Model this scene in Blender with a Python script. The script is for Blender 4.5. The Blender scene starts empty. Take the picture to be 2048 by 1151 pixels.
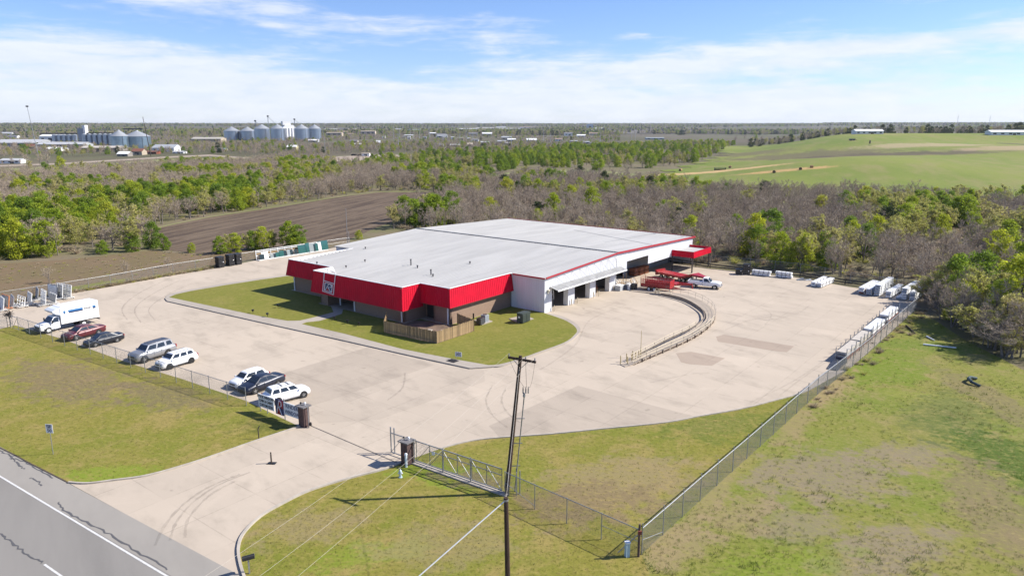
import bpy, bmesh, math, random
from mathutils import Vector, Matrix, noise as mnoise
R = math.radians
rnd = random.Random(7)
scene = bpy.context.scene

# ------------------------------------------------------------------ camera
CAM_H = 27.0
FPX = 1460.0                       # focal length in photo pixels (2048 wide)
PITCH = math.atan((575.5 - 250.0) / FPX)
cd = bpy.data.cameras.new('camera'); cam = bpy.data.objects.new('camera', cd)
scene.collection.objects.link(cam)
cam.location = (0, 0, CAM_H); cam.rotation_euler = (math.pi / 2 - PITCH, 0, 0)
cd.sensor_width = 36.0; cd.lens = 36.0 * FPX / 2048.0
cd.clip_start = 0.5; cd.clip_end = 40000
scene.camera = cam

# ------------------------------------------------------------------ sun and sky
SUN_EL, SUN_AZ = R(39.0), R(84.5)          # azimuth measured from +Y towards +X
sun_dir = Vector((math.sin(SUN_AZ) * math.cos(SUN_EL), math.cos(SUN_AZ) * math.cos(SUN_EL), math.sin(SUN_EL)))
sd = bpy.data.lights.new('sun', 'SUN'); sd.energy = 4.6; sd.angle = R(0.53); sd.color = (1.0, 0.945, 0.855)
sun = bpy.data.objects.new('sun', sd); scene.collection.objects.link(sun)
sun.rotation_euler = sun_dir.to_track_quat('Z', 'Y').to_euler(); sun.location = (60, 10, 80)

world = bpy.data.worlds.new('World'); scene.world = world; world.use_nodes = True
wt = world.node_tree; wn, wl = wt.nodes, wt.links
wn.clear()
def N(nt, typ, **kw):
    n = nt.nodes.new(typ)
    for k, v in kw.items(): setattr(n, k, v)
    return n
def M_(nt, op, a, b=None, clamp=False):
    n = N(nt, 'ShaderNodeMath', operation=op); n.use_clamp = clamp
    for i, v in enumerate((a, b)):
        if v is None: continue
        if isinstance(v, (int, float)): n.inputs[i].default_value = v
        else: nt.links.new(v, n.inputs[i])
    return n.outputs[0]
def sstep(nt, x, a, b):
    n = N(nt, 'ShaderNodeMapRange', interpolation_type='SMOOTHSTEP')
    nt.links.new(x, n.inputs['Value'])
    n.inputs['From Min'].default_value = a; n.inputs['From Max'].default_value = b
    return n.outputs[0]
def mixc(nt, fac, a, b):
    n = N(nt, 'ShaderNodeMix', data_type='RGBA')
    if isinstance(fac, (int, float)): n.inputs[0].default_value = fac
    else: nt.links.new(fac, n.inputs[0])
    for i, v in ((6, a), (7, b)):
        if isinstance(v, (tuple, list)): n.inputs[i].default_value = (*v[:3], 1)
        else: nt.links.new(v, n.inputs[i])
    return n.outputs[2]
out = N(wt, 'ShaderNodeOutputWorld'); bg = N(wt, 'ShaderNodeBackground')
sky = N(wt, 'ShaderNodeTexSky', sky_type='NISHITA'); sky.sun_disc = False
sky.sun_elevation = SUN_EL; sky.sun_rotation = SUN_AZ
sky.altitude = 300; sky.air_density = 1.0; sky.dust_density = 0.15; sky.ozone_density = 4.0
tc = N(wt, 'ShaderNodeTexCoord')
sep = N(wt, 'ShaderNodeSeparateXYZ'); wl.new(tc.outputs['Generated'], sep.inputs[0])
sx, sy, sz = sep.outputs
SKY_STRENGTH = 0.08
def sky_noise(scale, zs, detail, rough, off=(0, 0, 0), rot=0.0):
    mp = N(wt, 'ShaderNodeMapping'); mp.inputs['Scale'].default_value = (scale, scale, scale * zs)
    mp.inputs['Location'].default_value = off; mp.inputs['Rotation'].default_value = (0, rot, 0)
    wl.new(tc.outputs['Generated'], mp.inputs[0])
    nz = N(wt, 'ShaderNodeTexNoise'); nz.inputs['Scale'].default_value = 1
    nz.inputs['Detail'].default_value = detail; nz.inputs['Roughness'].default_value = rough
    nz.inputs['Distortion'].default_value = 0.35
    wl.new(mp.outputs[0], nz.inputs[0]); return nz.outputs[0]
def cloud_bank(az, el, raz, rel, tilt=0.0):
    # one soft bank of cloud at a compass bearing and height above the horizon (degrees)
    da = M_(wt, 'DIVIDE', M_(wt, 'SUBTRACT', M_(wt, 'ARCTAN2', sx, sy), R(az)), R(raz))
    de = M_(wt, 'SUBTRACT', M_(wt, 'ARCSINE', sz), R(el))
    de = M_(wt, 'DIVIDE', M_(wt, 'SUBTRACT', de, M_(wt, 'MULTIPLY', da, R(tilt))), R(rel))
    q = M_(wt, 'ADD', M_(wt, 'MULTIPLY', da, da), M_(wt, 'MULTIPLY', de, de))
    return M_(wt, 'EXPONENT', M_(wt, 'MULTIPLY', q, -1.0))
n1 = sky_noise(5.0, 4.2, 7, 0.58, (3.1, 0.4, 1.7), 0.10)
n2 = sky_noise(17.0, 4.5, 5, 0.6, (0.0, 2.4, 5.2), -0.15)
n3 = sky_noise(7.0, 9.0, 6, 0.62, (1.3, 0.2, 4.1), 0.06)
nn = M_(wt, 'ADD', M_(wt, 'ADD', M_(wt, 'MULTIPLY', n1, 0.36), M_(wt, 'MULTIPLY', n3, 0.40)), M_(wt, 'MULTIPLY', n2, 0.24))
cov = M_(wt, 'MULTIPLY', sstep(wt, sz, 0.075, 0.0), 0.19)
for b, k in ((cloud_bank(-27, 3.9, 13, 1.6, -0.9), 0.22), (cloud_bank(-4, 7.0, 9, 1.0, -0.5), 0.13), (cloud_bank(14, 4.4, 13, 1.2, 0.6), 0.22),
             (cloud_bank(31, 5.6, 11, 0.9, 0.8), 0.14), (cloud_bank(-24, 8.5, 7, 0.5, -0.2), 0.13), (cloud_bank(-18, 7.0, 3, 0.35, -0.4), 0.10), (cloud_bank(-29, 7.5, 2, 0.3, 0), 0.08), (cloud_bank(9, 6.4, 1.4, 0.3, 0.1), 0.12), (cloud_bank(-2, 2.2, 40, 1.4), 0.10),
             (cloud_bank(4, 8.6, 12, 1.6), -0.08)):
    cov = M_(wt, 'ADD', cov, M_(wt, 'MULTIPLY', b, k))
dens = sstep(wt, M_(wt, 'ADD', nn, cov), 0.485, 0.735)
dens = M_(wt, 'MULTIPLY', dens, 0.9)
up = sstep(wt, sz, 0.02, 0.2)
skyc = N(wt, 'ShaderNodeVectorMath', operation='SCALE'); tint = N(wt, 'ShaderNodeVectorMath', operation='MULTIPLY'); wl.new(sky.outputs[0], tint.inputs[0]); tint.inputs[1].default_value = (0.86, 0.91, 1.16)
wl.new(tint.outputs[0], skyc.inputs[0]); skyc.inputs['Scale'].default_value = SKY_STRENGTH
cl = mixc(wt, n2, (0.400, 0.445, 0.525), (0.555, 0.570, 0.600))
wl.new(mixc(wt, dens, skyc.outputs[0], cl), bg.inputs['Color']); bg.inputs['Strength'].default_value = 1.0
wl.new(bg.outputs[0], out.inputs['Surface'])

vs = scene.view_settings
scene.display_settings.display_device = 'sRGB'
vs.view_transform = 'Standard'; vs.look = 'None'; vs.gamma = 1.0; vs.use_curve_mapping = False
vs.exposure = 0.88
scene.cycles.max_bounces = 5; scene.cycles.diffuse_bounces = 3; scene.cycles.transparent_max_bounces = 12
scene.cycles.use_denoising = True
scene.cycles.sample_clamp_indirect = 6.0

# ------------------------------------------------------------------ pixel of the photograph -> point on the ground
CT, ST = math.cos(PITCH), math.sin(PITCH)
def ray(px, py):
    u = (px - 1024.0) / FPX; v = (575.5 - py) / FPX
    return Vector((u, CT + v * ST, -ST + v * CT))
def P(px, py, z=0.0):
    d = ray(px, py); t = (z - CAM_H) / d.z
    return Vector((d.x * t, d.y * t, z))
def proj(p):
    dz = p[2] - CAM_H; dep = p[1] * CT - dz * ST
    if dep < 0.1: return None
    return 1024 + FPX * p[0] / dep, 575.5 - FPX * (p[1] * ST + dz * CT) / dep
def smooth(t):
    t = max(0.0, min(1.0, t)); return t * t * (3 - 2 * t)
def terr(x, y):
    s = (x - 72) * 0.9225 - (y - 394) * 0.386
    m = smooth((s + 5) / 130.0)
    r = max(0.0, min(1.0, (y - 245) / 520.0))
    r = r + 0.10 * math.sin(r * 6.283)
    h = 18.0 * m * r
    if h > 0.05:
        h += (2.0 * math.sin(x / 52.0 + y / 80.0) + 1.5 * math.sin(y / 41.0 - x / 90.0)) * m * math.sin(r * math.pi)
        if y > 800: h *= 1.0 - 0.75 * smooth((y - 800) / 500.0)
    d = math.hypot(x, y)
    h += 32.0 * smooth((d - 2200) / 4200.0)
    return h
def PT(px, py):
    d = ray(px, py); t = 40.0
    while t < 9000:
        p = Vector((0, 0, CAM_H)) + d * t
        if p.z <= terr(p.x, p.y): return Vector((p.x, p.y, terr(p.x, p.y)))
        t *= 1.004
    return Vector((d.x * t, d.y * t, terr(d.x * t, d.y * t)))

# ------------------------------------------------------------------ object helpers
def link(o): scene.collection.objects.link(o); return o
def tag(o, label=None, cat=None, group=None, kind=None):
    if label: o['label'] = label
    if cat: o['category'] = cat
    if group: o['group'] = group
    if kind: o['kind'] = kind
    return o
def thing(name, label, cat, loc=(0, 0, 0), rz=0.0, group=None):
    o = link(bpy.data.objects.new(name, None)); o.empty_display_size = 0.5
    o.location = loc; o.rotation_euler = (0, 0, rz)
    return tag(o, label, cat, group)
def copy_tree(o, parent=None):
    c = o.copy(); link(c)
    if parent: c.parent = parent
    for ch in KIDS.get(o.name, ()): copy_tree(ch, c)
    return c
KIDS = {}
class MB:
    def __init__(s): s.v = []; s.f = []; s.m = []; s.mi = 0
    def vert(s, p): s.v.append(tuple(p)); return len(s.v) - 1
    def face(s, idx): s.f.append(tuple(idx)); s.m.append(s.mi)
    def poly(s, pts): s.face([s.vert(p) for p in pts])
    def hexa(s, b, t):
        n = len(s.v); s.v += [tuple(p) for p in b] + [tuple(p) for p in t]; k = len(b)
        s.face([n + i for i in range(k - 1, -1, -1)]); s.face([n + k + i for i in range(k)])
        for i in range(k):
            j = (i + 1) % k; s.face([n + i, n + j, n + k + j, n + k + i])
    def box(s, c, d, rz=0.0):
        x, y, z = c; a, b, h = d[0] / 2, d[1] / 2, d[2] / 2
        cs, sn = math.cos(rz), math.sin(rz)
        q = [(x + i * cs - j * sn, y + i * sn + j * cs) for i, j in ((-a, -b), (a, -b), (a, b), (-a, b))]
        s.hexa([(*p, z - h) for p in q], [(*p, z + h) for p in q])
    def beam(s, p0, p1, w, h=None, up=(0, 0, 1)):
        h = w if h is None else h
        p0, p1 = Vector(p0), Vector(p1); d = (p1 - p0)
        if d.length < 1e-6: return
        d.normalize(); upv = Vector(up)
        if abs(d.dot(upv)) > 0.98: upv = Vector((1, 0, 0))
        a = d.cross(upv).normalized() * (w / 2); b = a.cross(d).normalized() * (h / 2)
        q = lambda p: [p - a - b, p + a - b, p + a + b, p - a + b]
        s.hexa(q(p0), q(p1))
    def tube(s, p0, p1, r0, r1=None, n=8, cap=True):
        r1 = r0 if r1 is None else r1
        p0, p1 = Vector(p0), Vector(p1); d = (p1 - p0)
        if d.length < 1e-6: return
        d.normalize(); upv = Vector((0, 0, 1)) if abs(d.z) < 0.95 else Vector((1, 0, 0))
        a = d.cross(upv).normalized(); b = d.cross(a).normalized()
        k = len(s.v)
        for p, r in ((p0, r0), (p1, r1)):
            for i in range(n):
                t = 2 * math.pi * i / n
                s.v.append(tuple(p + a * (r * math.cos(t)) + b * (r * math.sin(t))))
        for i in range(n):
            j = (i + 1) % n; s.face((k + i, k + n + i, k + n + j, k + j))
        if cap:
            s.face([k + i for i in range(n)]); s.face([k + n + i for i in range(n - 1, -1, -1)])
    def path(s, pts, r, n=5):
        for a, b in zip(pts, pts[1:]): s.tube(a, b, r, r, n)
    def lathe(s, prof, n=20, c=(0, 0, 0)):
        k = len(s.v)
        for r, z in prof:
            for i in range(n):
                t = 2 * math.pi * i / n; s.v.append((c[0] + r * math.cos(t), c[1] + r * math.sin(t), c[2] + z))
        for a in range(len(prof) - 1):
            for i in range(n):
                j = (i + 1) % n; s.face((k + a * n + i, k + a * n + j, k + (a + 1) * n + j, k + (a + 1) * n + i))
    def build(s, name, mats, parent=None, smooth_=False, loc=None):
        me = bpy.data.meshes.new(name); me.from_pydata(s.v, [], s.f)
        if not isinstance(mats, (list, tuple)): mats = [mats]
        for m in mats: me.materials.append(m)
        if len(mats) > 1: me.polygons.foreach_set('material_index', s.m)
        if smooth_: me.polygons.foreach_set('use_smooth', [True] * len(me.polygons))
        me.update()
        o = link(bpy.data.objects.new(name, me))
        if parent: o.parent = parent; KIDS.setdefault(parent.name, []).append(o)
        if loc: o.location = loc
        return o
def lerp(a, b, t): return Vector(a) * (1 - t) + Vector(b) * t

# ------------------------------------------------------------------ materials
def mat(name, col, rough=0.7, metal=0.0, var=0.0, vscale=2.0, col2=None, bump=0.0, bscale=20.0, spec=0.5, streak=None, vdetail=4):
    if 'white' not in name and 'bright' not in name:
        col = tuple(c * 0.76 for c in col); col2 = tuple(c * 0.76 for c in col2) if col2 else None
    m = bpy.data.materials.new(name); m.use_nodes = True
    nt = m.node_tree; b = nt.nodes['Principled BSDF']
    b.inputs['Base Color'].default_value = (*col, 1); b.inputs['Roughness'].default_value = rough
    b.inputs['Metallic'].default_value = metal; b.inputs['Specular IOR Level'].default_value = spec
    if var or col2:
        tcn = N(nt, 'ShaderNodeTexCoord'); mp = N(nt, 'ShaderNodeMapping')
        nt.links.new(tcn.outputs['Object'], mp.inputs[0])
        if streak: mp.inputs['Scale'].default_value = streak
        nz = N(nt, 'ShaderNodeTexNoise'); nz.inputs['Scale'].default_value = vscale; nz.inputs['Detail'].default_value = vdetail
        nz.inputs['Roughness'].default_value = 0.62
        nt.links.new(mp.outputs[0], nz.inputs[0])
        c2 = col2 or tuple(c * (1 - var) for c in col); c1 = col if col2 else tuple(min(1, c * (1 + var)) for c in col)
        nt.links.new(mixc(nt, sstep(nt, nz.outputs[0], 0.3, 0.7), c1, c2), b.inputs['Base Color'])
    if bump:
        nz2 = N(nt, 'ShaderNodeTexNoise'); nz2.inputs['Scale'].default_value = bscale; nz2.inputs['Detail'].default_value = 3
        tcn2 = N(nt, 'ShaderNodeTexCoord'); nt.links.new(tcn2.outputs['Object'], nz2.inputs[0])
        bp = N(nt, 'ShaderNodeBump'); bp.inputs['Strength'].default_value = bump; bp.inputs['Distance'].default_value = 0.05
        nt.links.new(nz2.outputs[0], bp.inputs['Height']); nt.links.new(bp.outputs[0], b.inputs['Normal'])
    return m
class G_:  # small node graph for ground materials: world-space noises and patches with shapes of their own
    def __init__(s, name, rough=0.95):
        s.m = bpy.data.materials.new(name); s.m.use_nodes = True; s.nt = s.m.node_tree
        s.b = s.nt.nodes['Principled BSDF']; s.b.inputs['Roughness'].default_value = rough; s.b.inputs['Specular IOR Level'].default_value = 0.15
        s.geo = N(s.nt, 'ShaderNodeNewGeometry'); s.pos = s.geo.outputs['Position']
        s.sep = N(s.nt, 'ShaderNodeSeparateXYZ'); s.nt.links.new(s.pos, s.sep.inputs[0])
    def noise(s, sc, detail=5, rough=0.6, stretch=(1, 1, 1), rot=0.0, dist=0.0):
        mp = N(s.nt, 'ShaderNodeMapping'); mp.inputs['Rotation'].default_value = (0, 0, rot)
        mp2 = N(s.nt, 'ShaderNodeMapping'); mp2.inputs['Scale'].default_value = stretch
        s.nt.links.new(s.pos, mp.inputs[0]); s.nt.links.new(mp.outputs[0], mp2.inputs[0])
        n = N(s.nt, 'ShaderNodeTexNoise'); n.inputs['Scale'].default_value = sc; n.inputs['Detail'].default_value = detail
        n.inputs['Roughness'].default_value = rough; n.inputs['Distortion'].default_value = dist
        s.nt.links.new(mp2.outputs[0], n.inputs[0]); return n.outputs[0]
    def step(s, x, a, b): return sstep(s.nt, x, a, b)
    def mix(s, f, a, b):
        k = lambda c: tuple(v * 0.75 for v in c) if isinstance(c, tuple) else c
        return mixc(s.nt, f, k(a), k(b))
    def math(s, op, a, b=None): return M_(s.nt, op, a, b)
    def patch(s, x, y, rx, ry, rot, nz, amt=0.9):
        # irregular patch centred at a place on the ground
        mp = N(s.nt, 'ShaderNodeMapping', vector_type='TEXTURE'); mp.inputs['Location'].default_value = (x, y, 0)
        mp.inputs['Rotation'].default_value = (0, 0, rot); mp.inputs['Scale'].default_value = (rx, ry, 1)
        s.nt.links.new(s.pos, mp.inputs[0])
        fl = N(s.nt, 'ShaderNodeVectorMath', operation='MULTIPLY'); s.nt.links.new(mp.outputs[0], fl.inputs[0]); fl.inputs[1].default_value = (1, 1, 0)
        ln = N(s.nt, 'ShaderNodeVectorMath', operation='LENGTH'); s.nt.links.new(fl.outputs[0], ln.inputs[0])
        d = s.math('ADD', ln.outputs['Value'], s.math('MULTIPLY', s.math('SUBTRACT', nz, 0.5), 3.4))
        return s.math('MULTIPLY', s.step(d, 1.15, 0.55), amt)
    def done(s, col, bumpn=None, bump=0.3, dist=0.05):
        s.nt.links.new(col, s.b.inputs['Base Color'])
        if bumpn is not None:
            bp = N(s.nt, 'ShaderNodeBump'); bp.inputs['Strength'].default_value = bump; bp.inputs['Distance'].default_value = dist
            s.nt.links.new(bumpn, bp.inputs['Height']); s.nt.links.new(bp.outputs[0], s.b.inputs['Normal'])
        return s.m

# pavements
def concrete(name, a, b, c):
    g = G_(name, 0.85)
    n0 = g.noise(0.06, 4, 0.55, (1, 1, 1)); n1 = g.noise(0.35, 6, 0.65, (1, 0.45, 1), R(-40)); n2 = g.noise(3.5, 6, 0.7)
    col = g.mix(g.step(n0, 0.3, 0.7), a, b)
    col = g.mix(g.math('MULTIPLY', g.step(n1, 0.46, 0.72), 0.85), col, c)
    col = g.mix(g.math('MULTIPLY', g.step(n2, 0.58, 0.8), 0.35), col, c)
    spots = g.noise(0.8, 2, 0.5)
    mp = N(g.nt, 'ShaderNodeMapping'); mp.inputs['Rotation'].default_value = (0, 0, -R(52)); mp.inputs['Scale'].default_value = (1 / 4.6, 1 / 4.6, 0); g.nt.links.new(g.pos, mp.inputs[0])
    fl = N(g.nt, 'ShaderNodeVectorMath', operation='FLOOR'); g.nt.links.new(mp.outputs[0], fl.inputs[0])
    wn_ = N(g.nt, 'ShaderNodeTexWhiteNoise'); g.nt.links.new(fl.outputs[0], wn_.inputs['Vector'])
    fr = N(g.nt, 'ShaderNodeVectorMath', operation='FRACTION'); g.nt.links.new(mp.outputs[0], fr.inputs[0])
    s3 = N(g.nt, 'ShaderNodeSeparateXYZ'); g.nt.links.new(fr.outputs[0], s3.inputs[0])
    jn = g.math('MAXIMUM', g.step(s3.outputs[0], 0.022, 0.008), g.step(s3.outputs[1], 0.022, 0.008))
    col = g.mix(g.math('MULTIPLY', wn_.outputs['Value'], 0.22), col, c)
    n4 = g.noise(0.18, 5, 0.7, (1, 1, 1), 0.3, 0.8)
    col = g.mix(g.math('MULTIPLY', g.step(n4, 0.5, 0.7), 0.30), col, tuple(x * 1.12 for x in a))
    col = g.mix(g.math('MULTIPLY', jn, g.math('MULTIPLY', g.step(n1, 0.35, 0.6), 0.45)), col, tuple(x * 0.6 for x in c))
    col = g.mix(g.math('MULTIPLY', g.step(spots, 0.70, 0.76), 0.35), col, tuple(x * 0.55 for x in c))
    return g.done(col, n2, 0.12, 0.02)
CONC = concrete('yard_concrete', (0.625, 0.528, 0.420), (0.565, 0.478, 0.382), (0.450, 0.382, 0.305))
CONC_OLD = concrete('weathered_concrete', (0.525, 0.443, 0.354), (0.480, 0.406, 0.326), (0.385, 0.326, 0.262))
CONC_PINK = concrete('brownish_patch_concrete', (0.480, 0.385, 0.300), (0.445, 0.358, 0.282), (0.38, 0.305, 0.24))
CONC_WALK = concrete('sidewalk_concrete', (0.50, 0.445, 0.375), (0.46, 0.405, 0.345), (0.39, 0.34, 0.285))
g = G_('asphalt', 0.9); n0 = g.noise(0.25, 5, 0.6, (1, 0.12, 1), R(-33)); n1 = g.noise(9, 4, 0.7)
col = g.mix(g.step(n0, 0.35, 0.68), (0.305, 0.286, 0.258), (0.250, 0.235, 0.213)); col = g.mix(g.math('MULTIPLY', g.step(n1, 0.45, 0.7), 0.4), col, (0.31, 0.30, 0.29))
ASPH = g.done(col, n1, 0.15, 0.02)
g = G_('asphalt_shoulder', 0.9); n0 = g.noise(0.3, 5, 0.6, (1, 0.3, 1), R(-33)); n1 = g.noise(9, 4, 0.7)
col = g.mix(g.step(n0, 0.35, 0.68), (0.385, 0.355, 0.312), (0.335, 0.309, 0.272)); col = g.mix(g.math('MULTIPLY', g.step(n1, 0.45, 0.7), 0.4), col, (0.36, 0.345, 0.33))
ASPH2 = g.done(col, n1, 0.15, 0.02)
def grassy(name, base, dry, lush, dirt, drythr, patches=(), weeds=0.25):
    g = G_(name, 0.98)
    nA = g.noise(0.09, 6, 0.62); nB = g.noise(0.55, 6, 0.68); nC = g.noise(3.2, 5, 0.75); nD = g.noise(0.21, 7, 0.66, (1.3, 1, 1), 0.6, 0.6)
    nE = g.noise(14.0, 3, 0.7); nF = g.noise(1.5, 7, 0.78, (1, 1.6, 1), 0.3)
    col = g.mix(g.step(nA, 0.36, 0.66), base, lush)
    col = g.mix(g.math('MULTIPLY', g.step(nD, drythr, drythr + 0.2), 0.85), col, dry)
    col = g.mix(g.math('MULTIPLY', g.step(nB, 0.50, 0.72), 0.6), col, dry)
    col = g.mix(g.math('MULTIPLY', g.step(nC, 0.48, 0.70), 0.6), col, tuple(x * 0.55 for x in lush))
    for (x, y, rx, ry, ro, c, am) in patches:
        col = g.mix(g.math('MULTIPLY', g.patch(x, y, rx, ry, ro, nB, am), g.math('ADD', g.math('MULTIPLY', g.step(nF, 0.66, 0.42), 0.55), 0.45)), col, c)
    nG = g.noise(0.8, 4, 0.7, (1, 1.4, 1), 1.1)
    col = g.mix(g.math('MULTIPLY', g.step(nG, 0.60, 0.70), weeds), col, tuple(x * 0.55 for x in lush))
    col = g.mix(g.math('MULTIPLY', g.step(nE, 0.52, 0.74), 0.45), col, dirt)
    col = g.mix(g.math('MULTIPLY', g.step(nF, 0.50, 0.66), 0.55), col, tuple(x * 1.18 for x in dry))
    col = g.mix(g.math('MULTIPLY', g.step(nF, 0.46, 0.32), 0.55), col, tuple(x * 0.62 for x in lush))
    return g.done(col, nC, 0.5, 0.08)
TAN = (0.335, 0.255, 0.140); BROWN = (0.255, 0.190, 0.118); GREYB = (0.285, 0.228, 0.152); LUSH = (0.225, 0.290, 0.032)
def pt2(px, py): p = P(px, py); return p.x, p.y
LAWN = grassy('front_lawn', (0.262, 0.238, 0.046), (0.355, 0.275, 0.094), (0.205, 0.225, 0.030), (0.235, 0.175, 0.070), 0.46, [
    (*pt2(140, 760), 11, 5, -0.6, (0.235, 0.172, 0.108), 0.85), (*pt2(330, 790), 7, 3, -0.6, (0.215, 0.165, 0.10), 0.8), (*pt2(560, 850), 5, 2, 0, (0.10, 0.115, 0.025), 0.7),
    (*pt2(215, 948), 4, 1.6, 0.2, LUSH, 0.95), (*pt2(900, 950), 5, 2.2, -0.3, LUSH, 0.95), (*pt2(950, 960), 3.5, 1.2, -0.3, BROWN, 0.85),
    (*pt2(1240, 970), 8, 5, 0.5, TAN, 0.8), (*pt2(1180, 1000), 6, 3, 0.2, (0.24, 0.175, 0.095), 0.8), (*pt2(740, 1110), 4, 2, 0.3, LUSH, 0.8),
    (*pt2(620, 1050), 4, 2.5, 0.4, TAN, 0.7), (*pt2(880, 1090), 5, 3, 0.2, TAN, 0.6), (*pt2(1450, 850), 7, 3, 0.4, (0.15, 0.185, 0.03), 0.8)])
MEADOW = grassy('rough_meadow', (0.245, 0.245, 0.050), (0.330, 0.268, 0.110), (0.185, 0.235, 0.030), (0.250, 0.190, 0.085), 0.49, [
    (*pt2(1640, 950), 7, 4.5, 0.3, GREYB, 0.95), (*pt2(1810, 910), 5, 2.5, 0.2, GREYB, 0.9), (*pt2(1780, 1100), 6, 3, 0.5, GREYB, 0.95), (*pt2(1600, 1050), 4, 2.5, 0, GREYB, 0.8),
    (*pt2(1760, 740), 8, 5, 0.5, (0.170, 0.235, 0.022), 0.95), (*pt2(1835, 790), 3.5, 1.3, -0.1, (0.25, 0.27, 0.05), 0.95), (*pt2(1885, 803), 3, 1.0, -0.3, (0.25, 0.27, 0.05), 0.95),
    (*pt2(1820, 690), 9, 2.5, -0.2, (0.150, 0.215, 0.025), 0.9), (*pt2(1900, 830), 9, 4, 0.8, (0.135, 0.155, 0.05), 0.7), (*pt2(2040, 930), 4, 9, 0.1, (0.075, 0.13, 0.018), 0.95),
    (*pt2(1980, 1010), 3, 9, -0.35, (0.25, 0.19, 0.11), 0.85), (*pt2(1750, 660), 6, 2, 0.4, (0.20, 0.14, 0.075), 0.9), (*pt2(1480, 1030), 4, 2, 0.8, TAN, 0.8),
    (*pt2(1990, 800), 2.2, 12, 0.0, (0.24, 0.19, 0.10), 0.8), (*pt2(1665, 775), 1.6, 8, -0.62, (0.36, 0.265, 0.14), 0.95), (*pt2(1590, 850), 1.2, 6, -0.62, (0.33, 0.25, 0.13), 0.8), (*pt2(1420, 1000), 1.0, 9, -0.6, TAN, 0.7), (*pt2(1560, 1130), 5, 2, 0.2, LUSH, 0.6), (*pt2(1350, 1090), 4, 2, 0.6, TAN, 0.8)], 0.75)
ISLAND = grassy('mown_lawn', (0.232, 0.226, 0.044), (0.300, 0.260, 0.072), (0.190, 0.206, 0.030), (0.235, 0.205, 0.06), 0.52)
g = G_('woodland_floor', 1.0); n0 = g.noise(0.05, 5, 0.6); n1 = g.noise(0.9, 6, 0.7); n2 = g.noise(0.0035, 5, 0.6, (1, 0.5, 1)); n3 = g.noise(0.011, 4, 0.55, (1, 0.35, 1), 0.4)
col = g.mix(g.step(n0, 0.35, 0.65), (0.235, 0.190, 0.125), (0.185, 0.180, 0.080))
col = g.mix(g.math('MULTIPLY', g.step(n1, 0.45, 0.7), 0.6), col, (0.155, 0.122, 0.085))
far = g.mix(g.step(n2, 0.42, 0.58), (0.120, 0.112, 0.062), (0.150, 0.125, 0.088)); far = g.mix(g.math('MULTIPLY', g.step(n3, 0.5, 0.62), 0.8), far, (0.150, 0.155, 0.070))
dist = g.math('SQRT', g.math('ADD', g.math('MULTIPLY', g.sep.outputs[0], g.sep.outputs[0]), g.math('MULTIPLY', g.sep.outputs[1], g.sep.outputs[1])))
GROUND = g.done(g.mix(g.step(dist, 450, 800), col, far), n1, 0.4, 0.1)
g = G_('ploughed_soil', 1.0); n0 = g.noise(0.04, 5, 0.6); n1 = g.noise(0.42, 6, 0.72, (0.06, 1.0, 1), R(-72.6)); n2 = g.noise(0.9, 6, 0.8, (0.35, 1, 1), R(-72.6))
col = g.mix(g.step(n0, 0.3, 0.7), (0.165, 0.120, 0.083), (0.198, 0.148, 0.104)); col = g.mix(g.math('MULTIPLY', g.step(n1, 0.44, 0.60), 0.85), col, (0.080, 0.056, 0.042))
col = g.mix(g.math('MULTIPLY', g.step(n2, 0.54, 0.68), 0.6), col, (0.30, 0.235, 0.165))
SOIL = g.done(col, n1, 0.8, 0.2)
g = G_('weedy_soil', 1.0); n0 = g.noise(0.07, 6, 0.65); n1 = g.noise(0.9, 6, 0.75, (0.5, 1, 1), R(-30)); n2 = g.noise(3, 5, 0.75)
col = g.mix(g.step(n0, 0.35, 0.65), (0.225, 0.160, 0.096), (0.200, 0.155, 0.078)); col = g.mix(g.math('MULTIPLY', g.step(n1, 0.48, 0.7), 0.75), col, (0.165, 0.122, 0.082))
col = g.mix(g.math('MULTIPLY', g.step(n2, 0.55, 0.75), 0.5), col, (0.32, 0.25, 0.17))
WEEDY = g.done(col, n1, 0.6, 0.15)
g = G_('pasture_grass', 1.0); n0 = g.noise(0.012, 6, 0.62, (1, 0.5, 1)); n1 = g.noise(0.07, 6, 0.65, (1, 0.4, 1), 0.3); n2 = g.noise(0.5, 6, 0.75)
col = g.mix(g.step(n0, 0.34, 0.66), (0.245, 0.275, 0.058), (0.172, 0.232, 0.038)); col = g.mix(g.math('MULTIPLY', g.step(n1, 0.45, 0.66), 0.75), col, (0.285, 0.260, 0.098))
PATCHES_PASTURE = [(1620, 312, 75, 22, 0.1, (0.150, 0.115, 0.078), 0.75), (1760, 310, 75, 14, 0.05, (0.115, 0.085, 0.060), 0.85), (1470, 310, 45, 28, 0.4, (0.165, 0.130, 0.082), 0.7), (1420, 345, 50, 5, 0.0, (0.62, 0.42, 0.20), 0.95),
    (1560, 343, 28, 3, 0.0, (0.56, 0.36, 0.15), 0.9), (1900, 290, 90, 12, 0.2, (0.46, 0.36, 0.22), 0.75), (2040, 295, 45, 16, 0.2, (0.48, 0.36, 0.22), 0.75), (1900, 308, 45, 7, 0, (0.14, 0.11, 0.07), 0.7)]
for (px, py, rx, ry, ro, c, am) in PATCHES_PASTURE:
    q = PT(px, py); col = g.mix(g.patch(q.x, q.y, rx, ry * 2.2, ro, g.math('ADD', g.math('MULTIPLY', n1, 0.6), g.math('MULTIPLY', n2, 0.4)), am), col, c)
col = g.mix(g.math('MULTIPLY', g.step(n2, 0.5, 0.75), 0.35), col, (0.11, 0.13, 0.035))
PASTURE = g.done(col, n2, 0.4, 0.3)
g = G_('dry_pale_grass', 1.0); n0 = g.noise(0.05, 5, 0.6); n2 = g.noise(0.7, 6, 0.75)
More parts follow.
